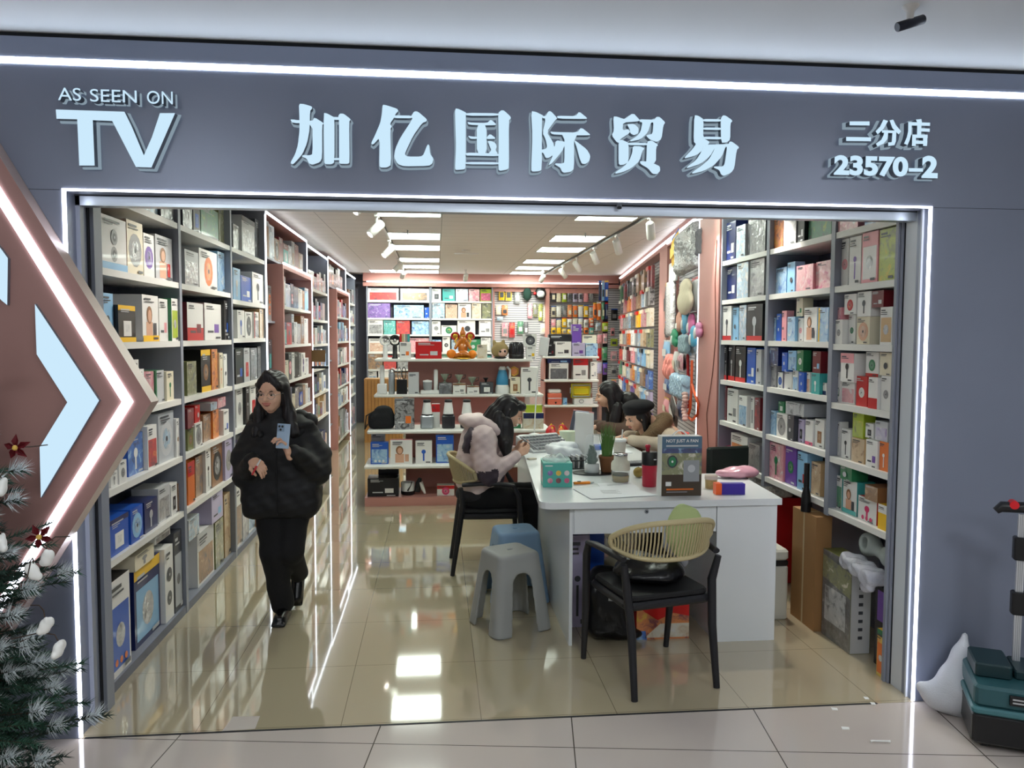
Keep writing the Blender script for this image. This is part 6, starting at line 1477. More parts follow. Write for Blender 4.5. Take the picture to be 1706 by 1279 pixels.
# ================================================================ plastic stools
def stool(loc, rz, rgb, name, label):
    m = mat('stool_'+name, rgb, .42, bump=.05, bscale=300)
    H = .46
    def fn(X, Y, Z, D_):
        s = .135+(H-Z)*.125                               # half width grows downward
        def sq(S, r): qx, qy = np.abs(X)-S+r, np.abs(Y)-S+r; return np.sqrt(np.maximum(qx,0)**2+np.maximum(qy,0)**2)+np.minimum(np.maximum(qx,qy),0)-r
        outer = sq(s, .05); inner = sq(s-.016, .04)
        top = Z-H; outer = np.maximum(outer, top); e = np.maximum(.02-np.sqrt(np.maximum(outer*0, 0)), 0)
        # soften the top edge
        q1, q2 = sq(s, .05)+.022, top+.022; outer = np.minimum(np.maximum(q1, q2), 0)+np.sqrt(np.maximum(q1, 0)**2+np.maximum(q2, 0)**2)-.022
        inner = np.maximum(inner, Z-(H-.022))
        d = np.maximum(outer, -inner)
        for A in (X, Y):
            wd = .062+(.30-Z)*.085                         # arch between the legs
            arch = np.where(Z < .29, np.abs(A)-wd, np.sqrt(A**2+(Z-.29)**2)-.062)
            arch = np.maximum(arch, Z-.36)
            d = np.maximum(d, -arch)
        hole = np.maximum(np.abs(X)-.016, np.abs(Y)-.008); d = np.maximum(d, -np.maximum(hole, (H-.05)-Z))
        d = np.maximum(d, -Z+.002); return d
    v = soft([], .0065, bounds=((-.235, -.235, -.012), (.235, .235, .485)), fn=fn)
    o = soft_obj('plastic_stool', [v], [m], label=label, cat='stool', smooth=2); o.location = loc; o.rotation_euler = (0, 0, rz)
    return o
stool((.43, 4.53, 0), math.radians(24), (152, 154, 152), 'grey', 'grey one-piece plastic stool nearest the aisle')
stool((.515, 5.03, 0), math.radians(8), (122, 152, 182), 'blue', 'light blue plastic stool behind the grey one')

# ================================================================ other chairs and floor goods on the right
t = empty('desk_chair', (2.05, 5.36, 0), math.radians(12), 'dark green-black padded chair behind the right end of the desk', 'chair')
MB().rbox((-.17, 0, 0), (.17, .05, .34), .03, mat('dark_green_leather', (34, 44, 40), .35), M=Matrix.Translation((0, -.06, .60))).build('backrest', t)
MB().rbox((-.20, -.05, .42), (.20, .36, .48), .05, mat('dark_green_leather', (34, 44, 40), .35)).build('seat', t)
for sx in (-1, 1):
    for y in (-.02, .32): MB().cyl((sx*.17, y, 0), (sx*.17, y, .42), .014, m_chrome, 8).build('leg', t)
    MB().cyl((sx*.14, -.03, .44), (sx*.14, -.035, .66), .010, m_chrome, 8).build('back_support', t)
t = empty('red_chair', (2.24, 6.78, 0), math.radians(-62), 'coral red plastic chair behind the woman in the beret', 'chair')
mc = mat('coral_shell', (206, 86, 72), .4)
v = soft([rb((0, -.16, .70), (.20, .018, .20), .015, rot=(.15, 0, 0)), rb((0, .04, .45), (.21, .2, .018), .015)], .012, .05); soft_obj('shell', [v], [mc], t)
for sx in (-1, 1):
    for y in (-.12, .18): MB().cyl((sx*.19, y, 0), (sx*.16, y*.8, .44), .012, m_chrome, 8).build('leg', t)
# bin, carton, fan box, laundry
t = empty('pedal_bin', (2.0, 4.47, 0), 0, 'pale rectangular waste bin with dark band beside the desk cabinet', 'bin')
mb_ = mat('bin_plastic', (214, 214, 204), .35)
MB().rbox((-.06, 0, 0), (.125, .30, .33), .02, mb_).build('body', t); MB().rbox((-.061, -.001, .3305), (.126, .301, .365), .02, m_blk).build('band', t); MB().rbox((-.062, -.002, .3655), (.128, .302, .43), .03, mb_).build('lid', t)
m_card = mat('brown_card', (158, 118, 76), .7, vary=.06, bscale=12)
A = fl(1365, 1052); Bp = fl(1393, 1040)
t = empty('cardboard_box', (2.225, 4.285, .0006), -PI/2, 'tall brown cardboard carton standing against the right shelves', 'box')
b = MB(); b.box((-.30, 0, 0), (.0, .095, .675), m_card); b.box((-.158, -.0015, .0), (-.142, 0, .675), mat('packing_tape', (196, 176, 140), .25)); b.box((-.158, .0, .675), (-.142, .095, .6765), mat('packing_tape', (196, 176, 140), .25)); b.build('carton', t)
t.location = (2.188, 4.27, .0006)
t = empty('air_fryer_box', (2.225, 3.94, .0006), -PI/2, 'large printed appliance box with white end of small icons', 'box')
b = MB(); b.box((-.31, 0, 0), (.0, .115, .50), pm('ol'), front=photo('dg'))
b.add([(.0008, .002, .002), (.0008, .113, .002), (.0008, .113, .498), (.0008, .002, .498)], [(0,1,2,3)], pm('lg'))
for i in range(8): b.add([(.0016, .045, .08+.046*i), (.0016, .07, .08+.046*i), (.0016, .07, .098+.046*i), (.0016, .045, .098+.046*i)], [(0,1,2,3)], pm('dg'))
b.add([(-.28, -.0008, .10), (-.05, -.0008, .10), (-.05, -.0008, .30), (-.28, -.0008, .30)], [(0,1,2,3)], photo('si'))
b.add([(-.31, -.0008, .34), (.0, -.0008, .30), (.0, -.0008, .44), (-.31, -.0008, .47)], [(0,1,2,3)], photo('ol')); b.build('carton', t)
b = MB(); t = empty('tower_box', (2.30, 3.83, .0006), -PI/2, 'black box with purple panel behind the appliance box', 'box')
b.box((-.0, 0, 0), (.16, .14, .42), pm('bk')); b.add([(.02, -.001, .24), (.14, -.001, .24), (.14, -.001, .40), (.02, -.001, .40)], [(0,1,2,3)], pm('pu')); b.build('carton', t)
b = MB()
for k in range(8): b.box((.02+.016*k, -.0015, .03), (.027+.016*k, -.0003, .20), pm('dg'))
b.build('grille_print', t)
v = soft([cap((-.11, 0, 0), (-.05, 0, .03), .035, .04), cap((-.05, 0, .03), (.05, .02, .0), .03, .035), el((.10, 0, .02), (.06, .05, .06)), el((-.09, 0, .04), (.07, .055, .06)), el((-.09, -.03, .045), (.035, .08, .03), sub=True)], .009, .02)
o = soft_obj('neck_massager', [v], [mat('grey_green_plastic', (164, 172, 168), .35)], label='grey curved neck massager lying on the appliance box', cat='massager'); o.location = (2.33, 3.86, .565); o.rotation_euler = (0, 0, -PI/2)
v = soft([rb((0, 0, 0), (.15, .06, .035), .02, rot=(.0, .1, 0)), el((.08, -.02, -.05), (.06, .03, .05)), el((-.14, 0, .03), (.04, .03, .02))], .008, .02, disp=lambda X, Y, Z: .007*np.sin(X*70+Z*30)*np.sin(Z*60+Y*50))
o = soft_obj('clear_bag', [v], [mat('clear_crinkled', (214, 216, 228), .12, alpha=.6, spec=.9, bump=1.0, bscale=60)], label='crinkled clear plastic bag draped over the appliance box', cat='plastic bag'); o.location = (2.235, 3.85, .50); o.rotation_euler = (0, 0, -PI/2)
t = empty('juice_carton', (2.235, 3.66, .0006), -PI/2, 'small orange and green juice carton at the right post', 'carton'); carton('carton', .07, .06, .24, 'Pye', ['tgn', 'Rog'], t, 4010)
t = empty('red_box', (2.26, 5.40, .0006), -PI/2, 'big red box on the floor behind the waste bin', 'box'); carton('carton', .50, .26, .60, 're', ['vdr'], t, 4011)
v = soft([rb((0, 0, 0), (.20, .10, .055), .04)], .012, .02, disp=lambda X, Y, Z: .010*np.sin(X*50+Y*20)*np.sin(Y*50+Z*60)); o = soft_obj('foil_bag', [v], [m_tins], label='crumpled silver bag on top of the big red box', cat='foil bag'); o.location = (2.36, 5.30, .665); o.rotation_euler = (0, 0, -PI/2)
t = empty('folded_tripod', (2.196, 4.42, .6775), 0, 'short black folded tripod standing on the brown carton', 'tripod'); MB().tube([(0, 0, 0), (0.0, 0, .10), (0, 0, .15)], [.03, .026, .015], m_blk, n=12).build('body', t); MB().tube([(0, 0, .15), (0, 0, .29)], [.017, .016], m_blk, n=12).build('grip', t)
v = soft([el((0, 0, .05), (.16, .12, .055)), el((.05, .0, .09), (.08, .08, .04))], .012, .02); o = soft_obj('pink_pouch', [v], [mat('magenta_film', (206, 74, 116), .25, coat=.4)], label='shiny magenta pouch on the lowest farther right shelf', cat='pouch'); o.location = (XR+.11, 5.82, .775)
v = soft([el((0, 0, .06), (.07, .07, .06)), el((.01, .0, .11), (.05, .05, .05))], .010, .02, disp=lambda X, Y, Z: .006*np.sin(X*70)*np.sin(Z*60)); o = soft_obj('white_wad', [v], [mat('white_film_bag', (222, 226, 230), .4)], label='crumpled white wad on the floor shelf behind the dark chair', cat='plastic bag'); o.location = (2.33, 5.84, .56)
t = empty('low_carton', (2.33, 5.84, .0006), 0, 'plain pale carton under the white wad', 'box'); MB().box((-.1, -.1, 0), (.1, .1, .555), pm('cr')).build('carton', t)

# ================================================================ mall side: toolbox trolley, sack, litter
m_tb = mat('teal_toolbox', (44, 84, 90), .38, bump=.1, bscale=120); m_tb2 = mat('dark_teal', (26, 50, 54), .4); m_alu = mat('aluminium', (206, 208, 212), .3, metal=.6)
o0 = fl(1612, 1246)
t = empty('toolbox_trolley', (2.222, 2.965, .0), math.radians(-27), 'teal and black wheeled toolbox with telescopic metal handle', 'toolbox')
MB().rbox((0, 0, .03), (.50, .34, .155), .02, m_blk).build('base', t)
MB().rbox((-.004, -.006, .156), (.505, .345, .185), .02, mat('teal_ledge', (66, 112, 118), .3)).build('ledge', t)
MB().rbox((.006, .004, .186), (.495, .335, .275), .03, m_tb).build('body', t)
MB().rbox((.02, .10, .276), (.16, .30, .335), .015, m_tb2).build('handle_block', t); MB().rbox((.17, .12, .276), (.40, .30, .315), .015, m_tb2).build('lid', t)
MB().rbox((.13, -.010, .215), (.30, .003, .255), .003, m_blk).build('badge', t); b = MB()
for k in range(2): b.box((.14, -.0125, .225+.014*k), (.205, -.0105, .231+.014*k), m_alu); b.box((.225, -.0125, .225+.014*k), (.29, -.0105, .231+.014*k), m_alu)
b.build('badge_letters', t)
MB().rbox((.20, -.03, .17), (.28, -.007, .20), .006, m_blk).build('latch', t)
for x in (.04, .44): MB().cyl((x, .06, .03), (x+.03, .06, .03), .03, m_blk, 16).build('wheel', t)
for x in (.185, .30):
    b = MB(); b.box((x, .24, .30), (x+.028, .26, .96), m_alu)
    for k in range(3): b.box((x+.006+.007*k, .2385, .30), (x+.008+.007*k, .24, .96), m_gpl)
    b.build('rail', t)
for z in (.52, .76): MB().rbox((.170, .225, z), (.345, .275, z+.10), .012, m_blk).build('collar', t)
MB().tube([(.10, .25, .965), (.12, .25, .985), (.25, .25, .99), (.40, .25, .985)], [.016, .024, .024, .018], m_blk, n=10).build('grip', t); MB().cyl((.165, .225, 1.0), (.165, .275, 1.0), .018, mat('red_button', (214, 30, 40), .35), 16).build('button', t)
sp = fl(1545, 1180)
def sackdisp(X, Y, Z): return .007*np.sin(X*28+Z*18)*np.sin(Z*26+X*8)
v = soft([el((.02, 0, .075), (.15, .085, .08)), cap((.02, .0, .11), (.055, .04, .345), .105, .014), cap((-.07, 0, .07), (-.14, -.0, .11), .05, .022), el((.08, 0, .05), (.09, .07, .05))], .008, .04, disp=sackdisp)
o = soft_obj('sack', [v], [mat('white_woven_sack', (206, 208, 214), .6, bump=.3, bscale=200)], label='white woven sack slumped against the grey wall', cat='sack'); o.location = (2.36, 3.275, .0); o.rotation_euler = (0, 0, -.2)
m_pap = mat('litter_paper', (236, 236, 232), .6)
for i, (px, py, lab) in enumerate(((1454, 1172, 'upper white scrap on the shop threshold'), (1390, 1181, 'small white scrap near the threshold line'), (1408, 1213, 'lower white paper scrap on the mall floor'), (1443, 1163, 'tiny white scrap inside the shop threshold'))):
    p = fl(px, py); b = MB(); k = .6+.4*((i*7) % 3)/2
    b.add([(-.018*k, -.010, .001), (.014*k, -.013, .001), (.021*k, .006, .002), (-.012*k, .012, .003)], [(0,1,2,3)], m_pap); b.add([(-.018*k, -.010, .0), (-.012*k, .012, .002), (.021*k, .006, .001), (.014*k, -.013, .0)], [(0,1,2,3)], m_pap)
    b.build('paper_scrap', loc=(p.x, p.y, .0004), label=lab, cat='paper scrap')
p = fl(1466, 1237); MB().tube([(-.04, .004, .005), (-.03, .004, .007), (.03, -.004, .007), (.042, -.004, .005)], [.006, .004, .004, .006], m_pap, n=6).build('wrapper', loc=(p.x, p.y, 0.001), label='thin twisted white wrapper on the mall floor', cat='wrapper')
p = fl(402, 1205); q_ = [fl(370, 1218), fl(425, 1214), fl(433, 1193), fl(388, 1194)]
MB().add([(v_.x, v_.y, .0014) for v_ in q_]+[(v_.x, v_.y, .0002) for v_ in q_], [(0,1,2,3),(7,6,5,4),(0,4,5,1),(1,5,6,2),(2,6,7,3),(3,7,4,0)], mat('patch_tape', (196, 186, 178), .5)).build('floor_tape', label='pale square patch of tape across the threshold', cat='tape')

# ================================================================ people
m_skin = mat('skin', (226, 180, 152), .5); m_lip = mat('lips', (188, 116, 104), .5); m_eye = mat('eye_white', (196, 184, 176), .4); m_pupil = mat('pupil', (28, 20, 18), .2)
m_hair = mat('black_hair', (22, 18, 20), .42, spec=.5); m_brow = mat('brow', (52, 38, 34), .8)
def Rz(a): return Matrix.Rotation(a, 4, 'Z')
def head_mesh(M, s=1.0):
    """head facing local -y, chin at z=0, crown at .225; returns soft() part mapped by M"""
    pr = [el((0, .02, .135), (.076, .094, .092)), el((0, -.022, .085), (.060, .062, .078)), el((0, -.035, .032), (.034, .036, .030)), el((0, -.030, .065), (.056, .050, .048)),
          cap((0, -.082, .115), (0, -.102, .082), .008, .0125, k=.010), el((-.012, -.092, .080), (.009, .009, .007), k=.008), el((.012, -.092, .080), (.009, .009, .007), k=.008),
          el((0, -.085, .0535), (.019, .0085, .0042), m=1, k=.006), el((0, -.083, .0462), (.016, .0090, .0050), m=1, k=.006),
          el((-.034, -.066, .078), (.022, .018, .022), k=.02), el((.034, -.066, .078), (.022, .018, .022), k=.02),
          cap((-.045, -.070, .128), (-.012, -.084, .130), .007, .007, k=.012), cap((.045, -.070, .128), (.012, -.084, .130), .007, .007, k=.012),
          el((-.078, .015, .095), (.009, .020, .030), k=.008), el((.078, .015, .095), (.009, .020, .030), k=.008),
          cap((0, .03, .05), (0, .045, -.09), .046, .050, k=.03)]
    v, q, t = soft(pr, .0042, .014)
    # eyes
    eyes = []
    for sx in (-1, 1):
        e = soft([el((sx*.031, -.0695, .106), (.0140, .012, .0055), m=2)], .0025, .001); eyes.append(e)
        e = soft([el((sx*.031, -.0788, .106), (.0062, .0045, .0052), m=3)], .0018, .001); eyes.append(e)
        e = soft([cap((sx*.016, -.0845, .126), (sx*.034, -.0825, .131), .003, .0035, m=4), cap((sx*.034, -.0825, .131), (sx*.050, -.070, .125), .0035, .002, m=4),
                  cap((sx*.018, -.0800, .1125), (sx*.032, -.0825, .1145), .0017, .002, m=4), cap((sx*.032, -.0825, .1145), (sx*.046, -.0730, .1105), .002, .0015, m=4)], .0022, .003); eyes.append(e)
    out = []
    Mn = np.array(M)
    for a in [(v, q, t)]+eyes:
        vv = a[0]*s; out.append(((vv @ Mn[:3, :3].T)+Mn[:3, 3], a[1], a[2]))
    return out
SK = [m_skin, m_lip, m_eye, m_pupil, m_brow]
def hand(wrist, dirn, palm, curl=(.5, .6, .7, .8), thumb=.6, s=1.0, side=1, spread=.12):
    """wrist point, direction to the fingers, palm normal; side=+1 puts the thumb along palm x dirn"""
    w = Vector(wrist); d = Vector(dirn).normalized(); n = Vector(palm); n = (n-d*n.dot(d)).normalized(); x = d.cross(n).normalized()*side
    pr = [cap(w-d*.03*s, w+d*.015*s, .022*s, .021*s), ]
    for i in range(4):
        k = (-1.2+.8*i)*.0205*s
        b0 = w+d*.008*s+x*k*.75; b1 = w+d*(.074-.004*abs(i-1.3))*s+x*k
        pr.append(cap(b0, b1, .0145*s, .0115*s, k=.012))
        L = (.040, .044, .041, .032)[3-i]*s; r_ = (.0088, .009, .0088, .0078)[3-i]*s
        c = curl[3-i]; a = 0; p = b1; fd = (d+x*spread*(-1.2+.8*i)*.5).normalized()
        for j, l in enumerate((L, L*.66, L*.5)):
            a += c*(.95 if j else .75); v = fd*math.cos(a)+n*math.sin(a); q = p+v*l
            pr.append(cap(p, q, r_*(1-.08*j), r_*(1-.08*(j+1)), k=.004)); p = q
    tb = w+d*.02*s+x*.020*s+n*.006*s; t1 = tb+(x*.8+d*.7+n*.35).normalized()*.034*s; t2 = t1+(x*(.5-.5*thumb)+d*.9+n*(.2+.7*thumb)).normalized()*.028*s; t3 = t2+(d*.9+n*(.2+.9*thumb)-x*.3*thumb).normalized()*.022*s
    pr += [cap(tb, t1, .0135*s, .0115*s, k=.012), cap(t1, t2, .0108*s, .0098*s, k=.005), cap(t2, t3, .0096*s, .0078*s, k=.004)]
    return soft(pr, .0036*s, .006)
def fold(ax, fq, am):
    return lambda X, Y, Z: am*(np.sin(fq*(Z+.35*X*ax[0]+.3*Y))*.6+np.sin(fq*1.9*(Z*.7-X*.6+Y*.5))*.4)

# ---------- walking woman
wx, wy = -.93, 4.76
t = empty('person', (wx, wy, 0), 0, 'woman in black puffer coat walking up the aisle holding a pale blue phone', 'person')
HM = Matrix.Translation((-.035, -.05, 1.272)) @ Rz(-.20) @ Matrix.Rotation(.08, 4, 'X') 
body = head_mesh(HM, .98)
torso = soft([cap((0, .02, 1.16), (-.02, .0, 1.26), .055, .05), el((0, .03, 1.03), (.15, .09, .15)), el((0, .03, .85), (.13, .09, .12)), cap((-.16, .03, 1.12), (-.21, .02, .90), .04, .035), cap((.16, .03, 1.12), (.21, .02, .90), .04, .035), cap((-.21, .02, .90), (-.09, -.20, .985), .035, .022), cap((.21, .02, .9), (.10, -.19, 1.06), .035, .022),
   cap((-.07, .03, .80), (-.05, -.03, .44), .075, .05), cap((-.05, -.03, .44), (-.01, .02, .09), .045, .032), cap((.07, .03, .80), (.05, -.04, .44), .075, .05), cap((.05, -.04, .44), (.04, .24, .19), .045, .032)], .011, .03)
hl = hand((.085, -.215, 1.045), (-.25, -.25, 1.0), (-.9, -.35, 0), curl=(.75, .8, .85, .9), thumb=.7, s=.92, side=-1)
hr = hand((-.115, -.225, 1.005), (.55, -.5, -.25), (.25, .35, -.9), curl=(.55, .75, .85, .9), thumb=.9, s=.92, side=-1)
soft_obj('body', body+[torso, hl, hr], SK, t, smooth=1)
m_coat = mat('black_puffer', (17, 17, 20), .62, bump=.25, bscale=25); m_trou = mat('black_trousers', (13, 13, 15), .85, bump=.15, bscale=60)
coat = soft([el((0, .03, 1.10), (.19, .12, .13)), rb((0, .03, .87), (.225, .135, .24), .10), rb((0, .03, .74), (.222, .135, .115), .06),
   chain([(-.15, .04, 1.14), (-.225, .03, .98), (-.215, -.02, .87)], [.072, .076, .070])[0], cap((-.205, .03, .98), (-.200, -.02, .88), .076, .072), cap((-.200, -.02, .88), (-.125, -.20, 1.0), .070, .046),
   cap((.15, .04, 1.12), (.215, .03, .99), .072, .076), cap((.215, .03, .99), (.220, -.02, .90), .076, .072), cap((.220, -.02, .90), (.115, -.19, 1.045), .070, .046),
   cap((-.12, .09, 1.19), (.12, .09, 1.19), .05, .05), el((-.10, .02, 1.185), (.09, .08, .04)), el((.11, .02, 1.185), (.09, .08, .04)),
   cap((-.01, .0, 1.17), (-.015, -.01, 1.265), .068, .060), el((-.015, .0, 1.255), (.062, .065, .02), k=.01)], .0075, .03, disp=lambda X, Y, Z: .0025*np.sin(Z*70+X*30)*np.sin(X*26+Y*30)+.0018*np.sin(X*60+Z*34+Y*28)+.0014*np.sin(Z*130-X*40))
soft_obj('coat', [coat], [m_coat], t, smooth=1)
b = MB(); b.tube([(-.005, -.115, .66), (-.005, -.117, .8), (-.005, -.115, .95), (-.005, -.09, 1.10), (-.01, -.065, 1.18)], .004, m_blk, n=5); b.build('zip', t)
hood = soft([cap((-.15, .05, 1.215), (-.10, .12, 1.21), .038, .045), cap((-.10, .12, 1.21), (.10, .12, 1.21), .045, .045), cap((.10, .12, 1.21), (.17, .05, 1.20), .045, .040), cap((-.15, .05, 1.215), (-.10, -.06, 1.13), .036, .022), cap((.17, .05, 1.20), (.11, -.06, 1.13), .038, .022)], .009, .03, disp=fold((1, 0), 40, .003)); soft_obj('hood', [hood], [m_coat], t, smooth=1)
tr = soft([el((0, .03, .72), (.165, .12, .12)), cap((-.07, .03, .68), (-.045, -.035, .42), .098, .075), cap((-.045, -.035, .42), (-.008, .02, .085), .075, .070), cap((.075, .03, .68), (.06, -.045, .43), .098, .072), cap((.06, -.045, .43), (.055, .20, .22), .072, .062)], .0095, .03, disp=fold((1, 0), 34, .0035)); soft_obj('trousers', [tr], [m_trou], t, smooth=1)
for (fx, fy, fz, rx_) in ((0.0, -.02, 0, 0), (.045, .26, .13, 1.0)):
    Ms = Matrix.Translation((fx, fy, fz)) @ Matrix.Rotation(rx_, 4, 'X')
    v, q, tt = soft([cap((0, .05, .045), (0, -.10, .035), .040, .036), el((0, .05, .06), (.036, .05, .035)), rb((0, -.02, .012), (.042, .125, .012), .01)], .007, .02); Mn = np.array(Ms)
    v = v @ Mn[:3, :3].T+Mn[:3, 3]; soft_obj('shoe', [(v, q, tt)], [mat('black_shoe', (14, 14, 15), .25)], t)
def hair_tf(M, parts):
    Mn = np.array(M); return [((v @ Mn[:3, :3].T)+Mn[:3, 3], q, tt) for v, q, tt in parts]
def strands(am=.0022, fq=210): return lambda X, Y, Z: am*np.sin(fq*np.arctan2(X, Y+.25)*.35)+am*.5*np.sin(X*fq*1.1+Z*15)
hp_ = soft([el((0, .035, .145), (.088, .098, .094)), el((0, .06, .09), (.080, .075, .10)), cap((-.074, .02, .13), (-.088, .02, -.02), .024, .030), cap((-.088, .02, -.02), (-.10, -.015, -.14), .032, .030), cap((.074, .02, .13), (.092, .025, -.02), .024, .032), cap((.092, .025, -.02), (.125, .0, -.13), .034, .036),
   cap((0, .08, .05), (0, .10, -.12), .08, .075), cap((-.010, -.035, .218), (-.062, -.040, .160), .022, .016, k=.03), cap((.0, -.035, .218), (.064, -.036, .155), .022, .016, k=.03),
   el((0, -.085, .095), (.060, .055, .080), sub=True, k=.01), el((0, -.10, .03), (.06, .06, .06), sub=True, k=.01)], .0045, .03, disp=strands(.0014, 260))
soft_obj('hair', hair_tf(HM, [hp_]), [m_hair], t, smooth=1)
b = MB()
for sx in (-1, 1): b.tube([HM @ Vector((sx*.032+.024*math.cos(a), -.090+.004*abs(math.cos(a)), .102+.019*math.sin(a))) for a in [2*PI*i/18 for i in range(18)]], .0012, m_chrome, n=5, closed=True); b.tube([HM @ Vector((sx*.056, -.088, .106)), HM @ Vector((sx*.079, -.02, .108)), HM @ Vector((sx*.08, .02, .10))], .0012, m_chrome, n=5)
b.tube([HM @ Vector((-.009, -.092, .106)), HM @ Vector((.009, -.092, .106))], .0012, m_chrome, n=5); b.build('glasses', t)
t2 = empty('phone', (wx+.062, wy-.245, 1.145), 0, 'pale blue phone held up in the walking woman\'s left hand', 'phone'); t2.rotation_euler = (-.12, .06, -.12)
mph = mat('pale_blue_case', (166, 190, 214), .3)
MB().rbox((-.037, -.005, -.070), (.037, .005, .070), .004, mph).build('case', t2); b = MB(); b.rbox((-.032, -.0075, .025), (.005, -.005, .064), .002, mat('case_bump', (140, 164, 190), .3))
for x, z in ((-.023, .054), (-.006, .054), (-.015, .036)): b.cyl((x, -.0075, z), (x, -.0095, z), .0065, m_blk, 12)
b.build('camera_bump', t2)
MB().tube([(wx-.075, wy-.295, .985), (wx-.10, wy-.305, .935)], [.006, .005], mat('red_vape', (206, 52, 60), .35), n=8).tube([(wx-.075, wy-.295, .985), (wx-.055, wy-.29, 1.02)], [.006, .004], m_wpl, n=8).build('pen', label='red and white pen in the walking woman\'s right hand', cat='pen')

# ---------- girl seated in profile, facing +x
gx, gy_ = .33, 5.72
t = empty('person', (gx, gy_, 0), 0, 'seated girl in pale pink jacket looking down at her phone', 'person')
m_jk = mat('pale_pink_jacket', (216, 196, 194), .6, bump=.25, bscale=30); m_jd = mat('plum_grey_patch', (66, 56, 66), .65)
HG = Matrix.Translation((.155, .0, 1.052)) @ Rz(PI/2) @ Matrix.Rotation(.50, 4, 'X')
body = head_mesh(HG, 1.0)
tb = soft([cap((.05, 0, 1.0), (.12, 0, 1.10), .05, .045), el((.0, 0, .90), (.09, .15, .14)), el((-.02, 0, .66), (.09, .14, .14)), el((-.02, 0, .54), (.12, .16, .09)), cap((.0, -.09, .52), (.42, -.10, .50), .08, .055), cap((.42, -.10, .50), (.28, -.10, .14), .05, .035), cap((.0, .09, .52), (.40, .11, .50), .08, .055), cap((.40, .11, .50), (.36, .12, .10), .05, .035),
   cap((.02, -.16, .95), (.03, -.20, .73), .042, .036), cap((.03, -.20, .73), (.22, -.14, .83), .036, .024), cap((.02, .16, .95), (.06, .2, .75), .042, .036), cap((.06, .2, .75), (.24, .06, .85), .036, .024)], .011, .03)
h1 = hand((.262, -.125, .865), (.85, .2, .35), (-.1, .85, .3), curl=(.7, .75, .8, .85), thumb=.6, s=.9, side=1)
h2 = hand((.262, .03, .87), (.85, -.1, .35), (-.1, -.85, .3), curl=(.6, .7, .75, .8), thumb=.6, s=.9, side=-1)
soft_obj('body', body+[tb, h1, h2], SK, t, smooth=1)
def jkfold(X, Y, Z): return .0026*np.sin(Z*60+X*42)*np.sin(X*26+Z*12)+.0016*np.sin(Z*110-X*70)
jk = soft([el((-.01, 0, .94), (.150, .190, .15)), el((-.045, 0, .78), (.150, .18, .17)), el((-.04, 0, .64), (.150, .18, .085)), cap((.0, -.165, .99), (.02, -.215, .80), .092, .080), cap((.02, -.215, .80), (.045, -.205, .72), .080, .072, m=0), cap((.045, -.205, .72), (.235, -.14, .845), .070, .045),
   cap((.0, .165, .97), (.06, .20, .76), .085, .072), cap((.06, .2, .76), (.235, .06, .85), .068, .045),
   cap((.08, 0, .95), (.10, 0, 1.04), .085, .070),
   el((.030, -.262, .73), (.062, .030, .075), m=1, k=.012), el((-.105, -.150, .975), (.030, .075, .095), rot=(0, .3, 0), m=1, k=.012), el((.12, -.195, .70), (.035, .03, .045), m=1, k=.01), el((-.02, -.11, .565), (.05, .06, .03), m=0)], .0060, .055, disp=jkfold)
soft_obj('jacket', [jk], [m_jk, m_jd], t, smooth=1)
hd = soft([el((-.015, 0, 1.065), (.165, .155, .070), rot=(0, .30, 0)), cap((-.02, -.12, 1.10), (.12, -.10, 1.02), .036, .030), cap((-.02, .12, 1.10), (.12, .10, 1.02), .036, .030)], .0075, .06, disp=jkfold); soft_obj('hood', [hd], [m_jk], t, smooth=1)
sh = soft([el((-.03, 0, .555), (.165, .185, .075))], .010, .02, disp=fold((1, 0), 40, .003)); soft_obj('shirt_hem', [sh], [mat('dark_shirt', (38, 38, 42), .8)], t)
tr = soft([el((-.03, 0, .515), (.15, .17, .08)), cap((.0, -.09, .53), (.42, -.10, .515), .098, .085), cap((.42, -.10, .515), (.30, -.10, .16), .088, .085), cap((.0, .09, .53), (.40, .11, .515), .098, .085), cap((.40, .11, .515), (.37, .12, .13), .085, .08)], .010, .035, disp=fold((1, 0), 30, .004)); soft_obj('trousers', [tr], [m_trou], t, smooth=1)
for (fx, fy, fz, ry_) in ((.215, -.10, .09, .75), (.40, .12, .03, 0)):
    Ms = Matrix.Translation((fx, fy, fz)) @ Matrix.Rotation(ry_, 4, 'Y') @ Rz(PI/2)
    v, q, tt = soft([cap((0, .05, .04), (0, -.11, .03), .042, .034), el((0, .05, .06), (.038, .045, .04)), rb((0, -.02, .0), (.044, .13, .014), .01, m=1)], .007, .02); Mn = np.array(Ms)
    v = v @ Mn[:3, :3].T+Mn[:3, 3]; soft_obj('shoe', [(v, q, tt)], [mat('beige_shoe', (166, 150, 124), .7), mat('sole_white', (226, 222, 212), .6)], t)
hg = soft([el((0, .035, .14), (.090, .102, .096)), el((0, .075, .08), (.078, .072, .09)), cap((.072, .03, .12), (.080, .0, .0), .030, .034), cap((-.072, .03, .12), (-.080, .0, .0), .030, .034), cap((0, .08, .06), (0, .10, -.02), .08, .07), el((0, -.045, .195), (.070, .045, .034)),
   el((0, -.110, .09), (.062, .060, .075), sub=True, k=.01)], .005, .012, disp=strands())
hfall = soft([el((.175, -.10, 1.0), (.055, .035, .13), rot=(0, .1, 0)), cap((.165, -.13, .94), (.19, -.14, .78), .040, .016), cap((.20, .075, 1.07), (.18, .12, .86), .04, .025), el((.12, -.085, 1.08), (.05, .03, .10))], .006, .05, disp=lambda X, Y, Z: .0022*np.sin(X*230)*np.cos(Y*190))
soft_obj('hair', hair_tf(HG, [hg])+[hfall], [m_hair], t, smooth=1)
t2 = empty('phone', (gx+.355, gy_-.045, .925), 0, 'grey phone held by the seated girl in both hands', 'phone'); t2.rotation_euler = (0, -.95, 0)
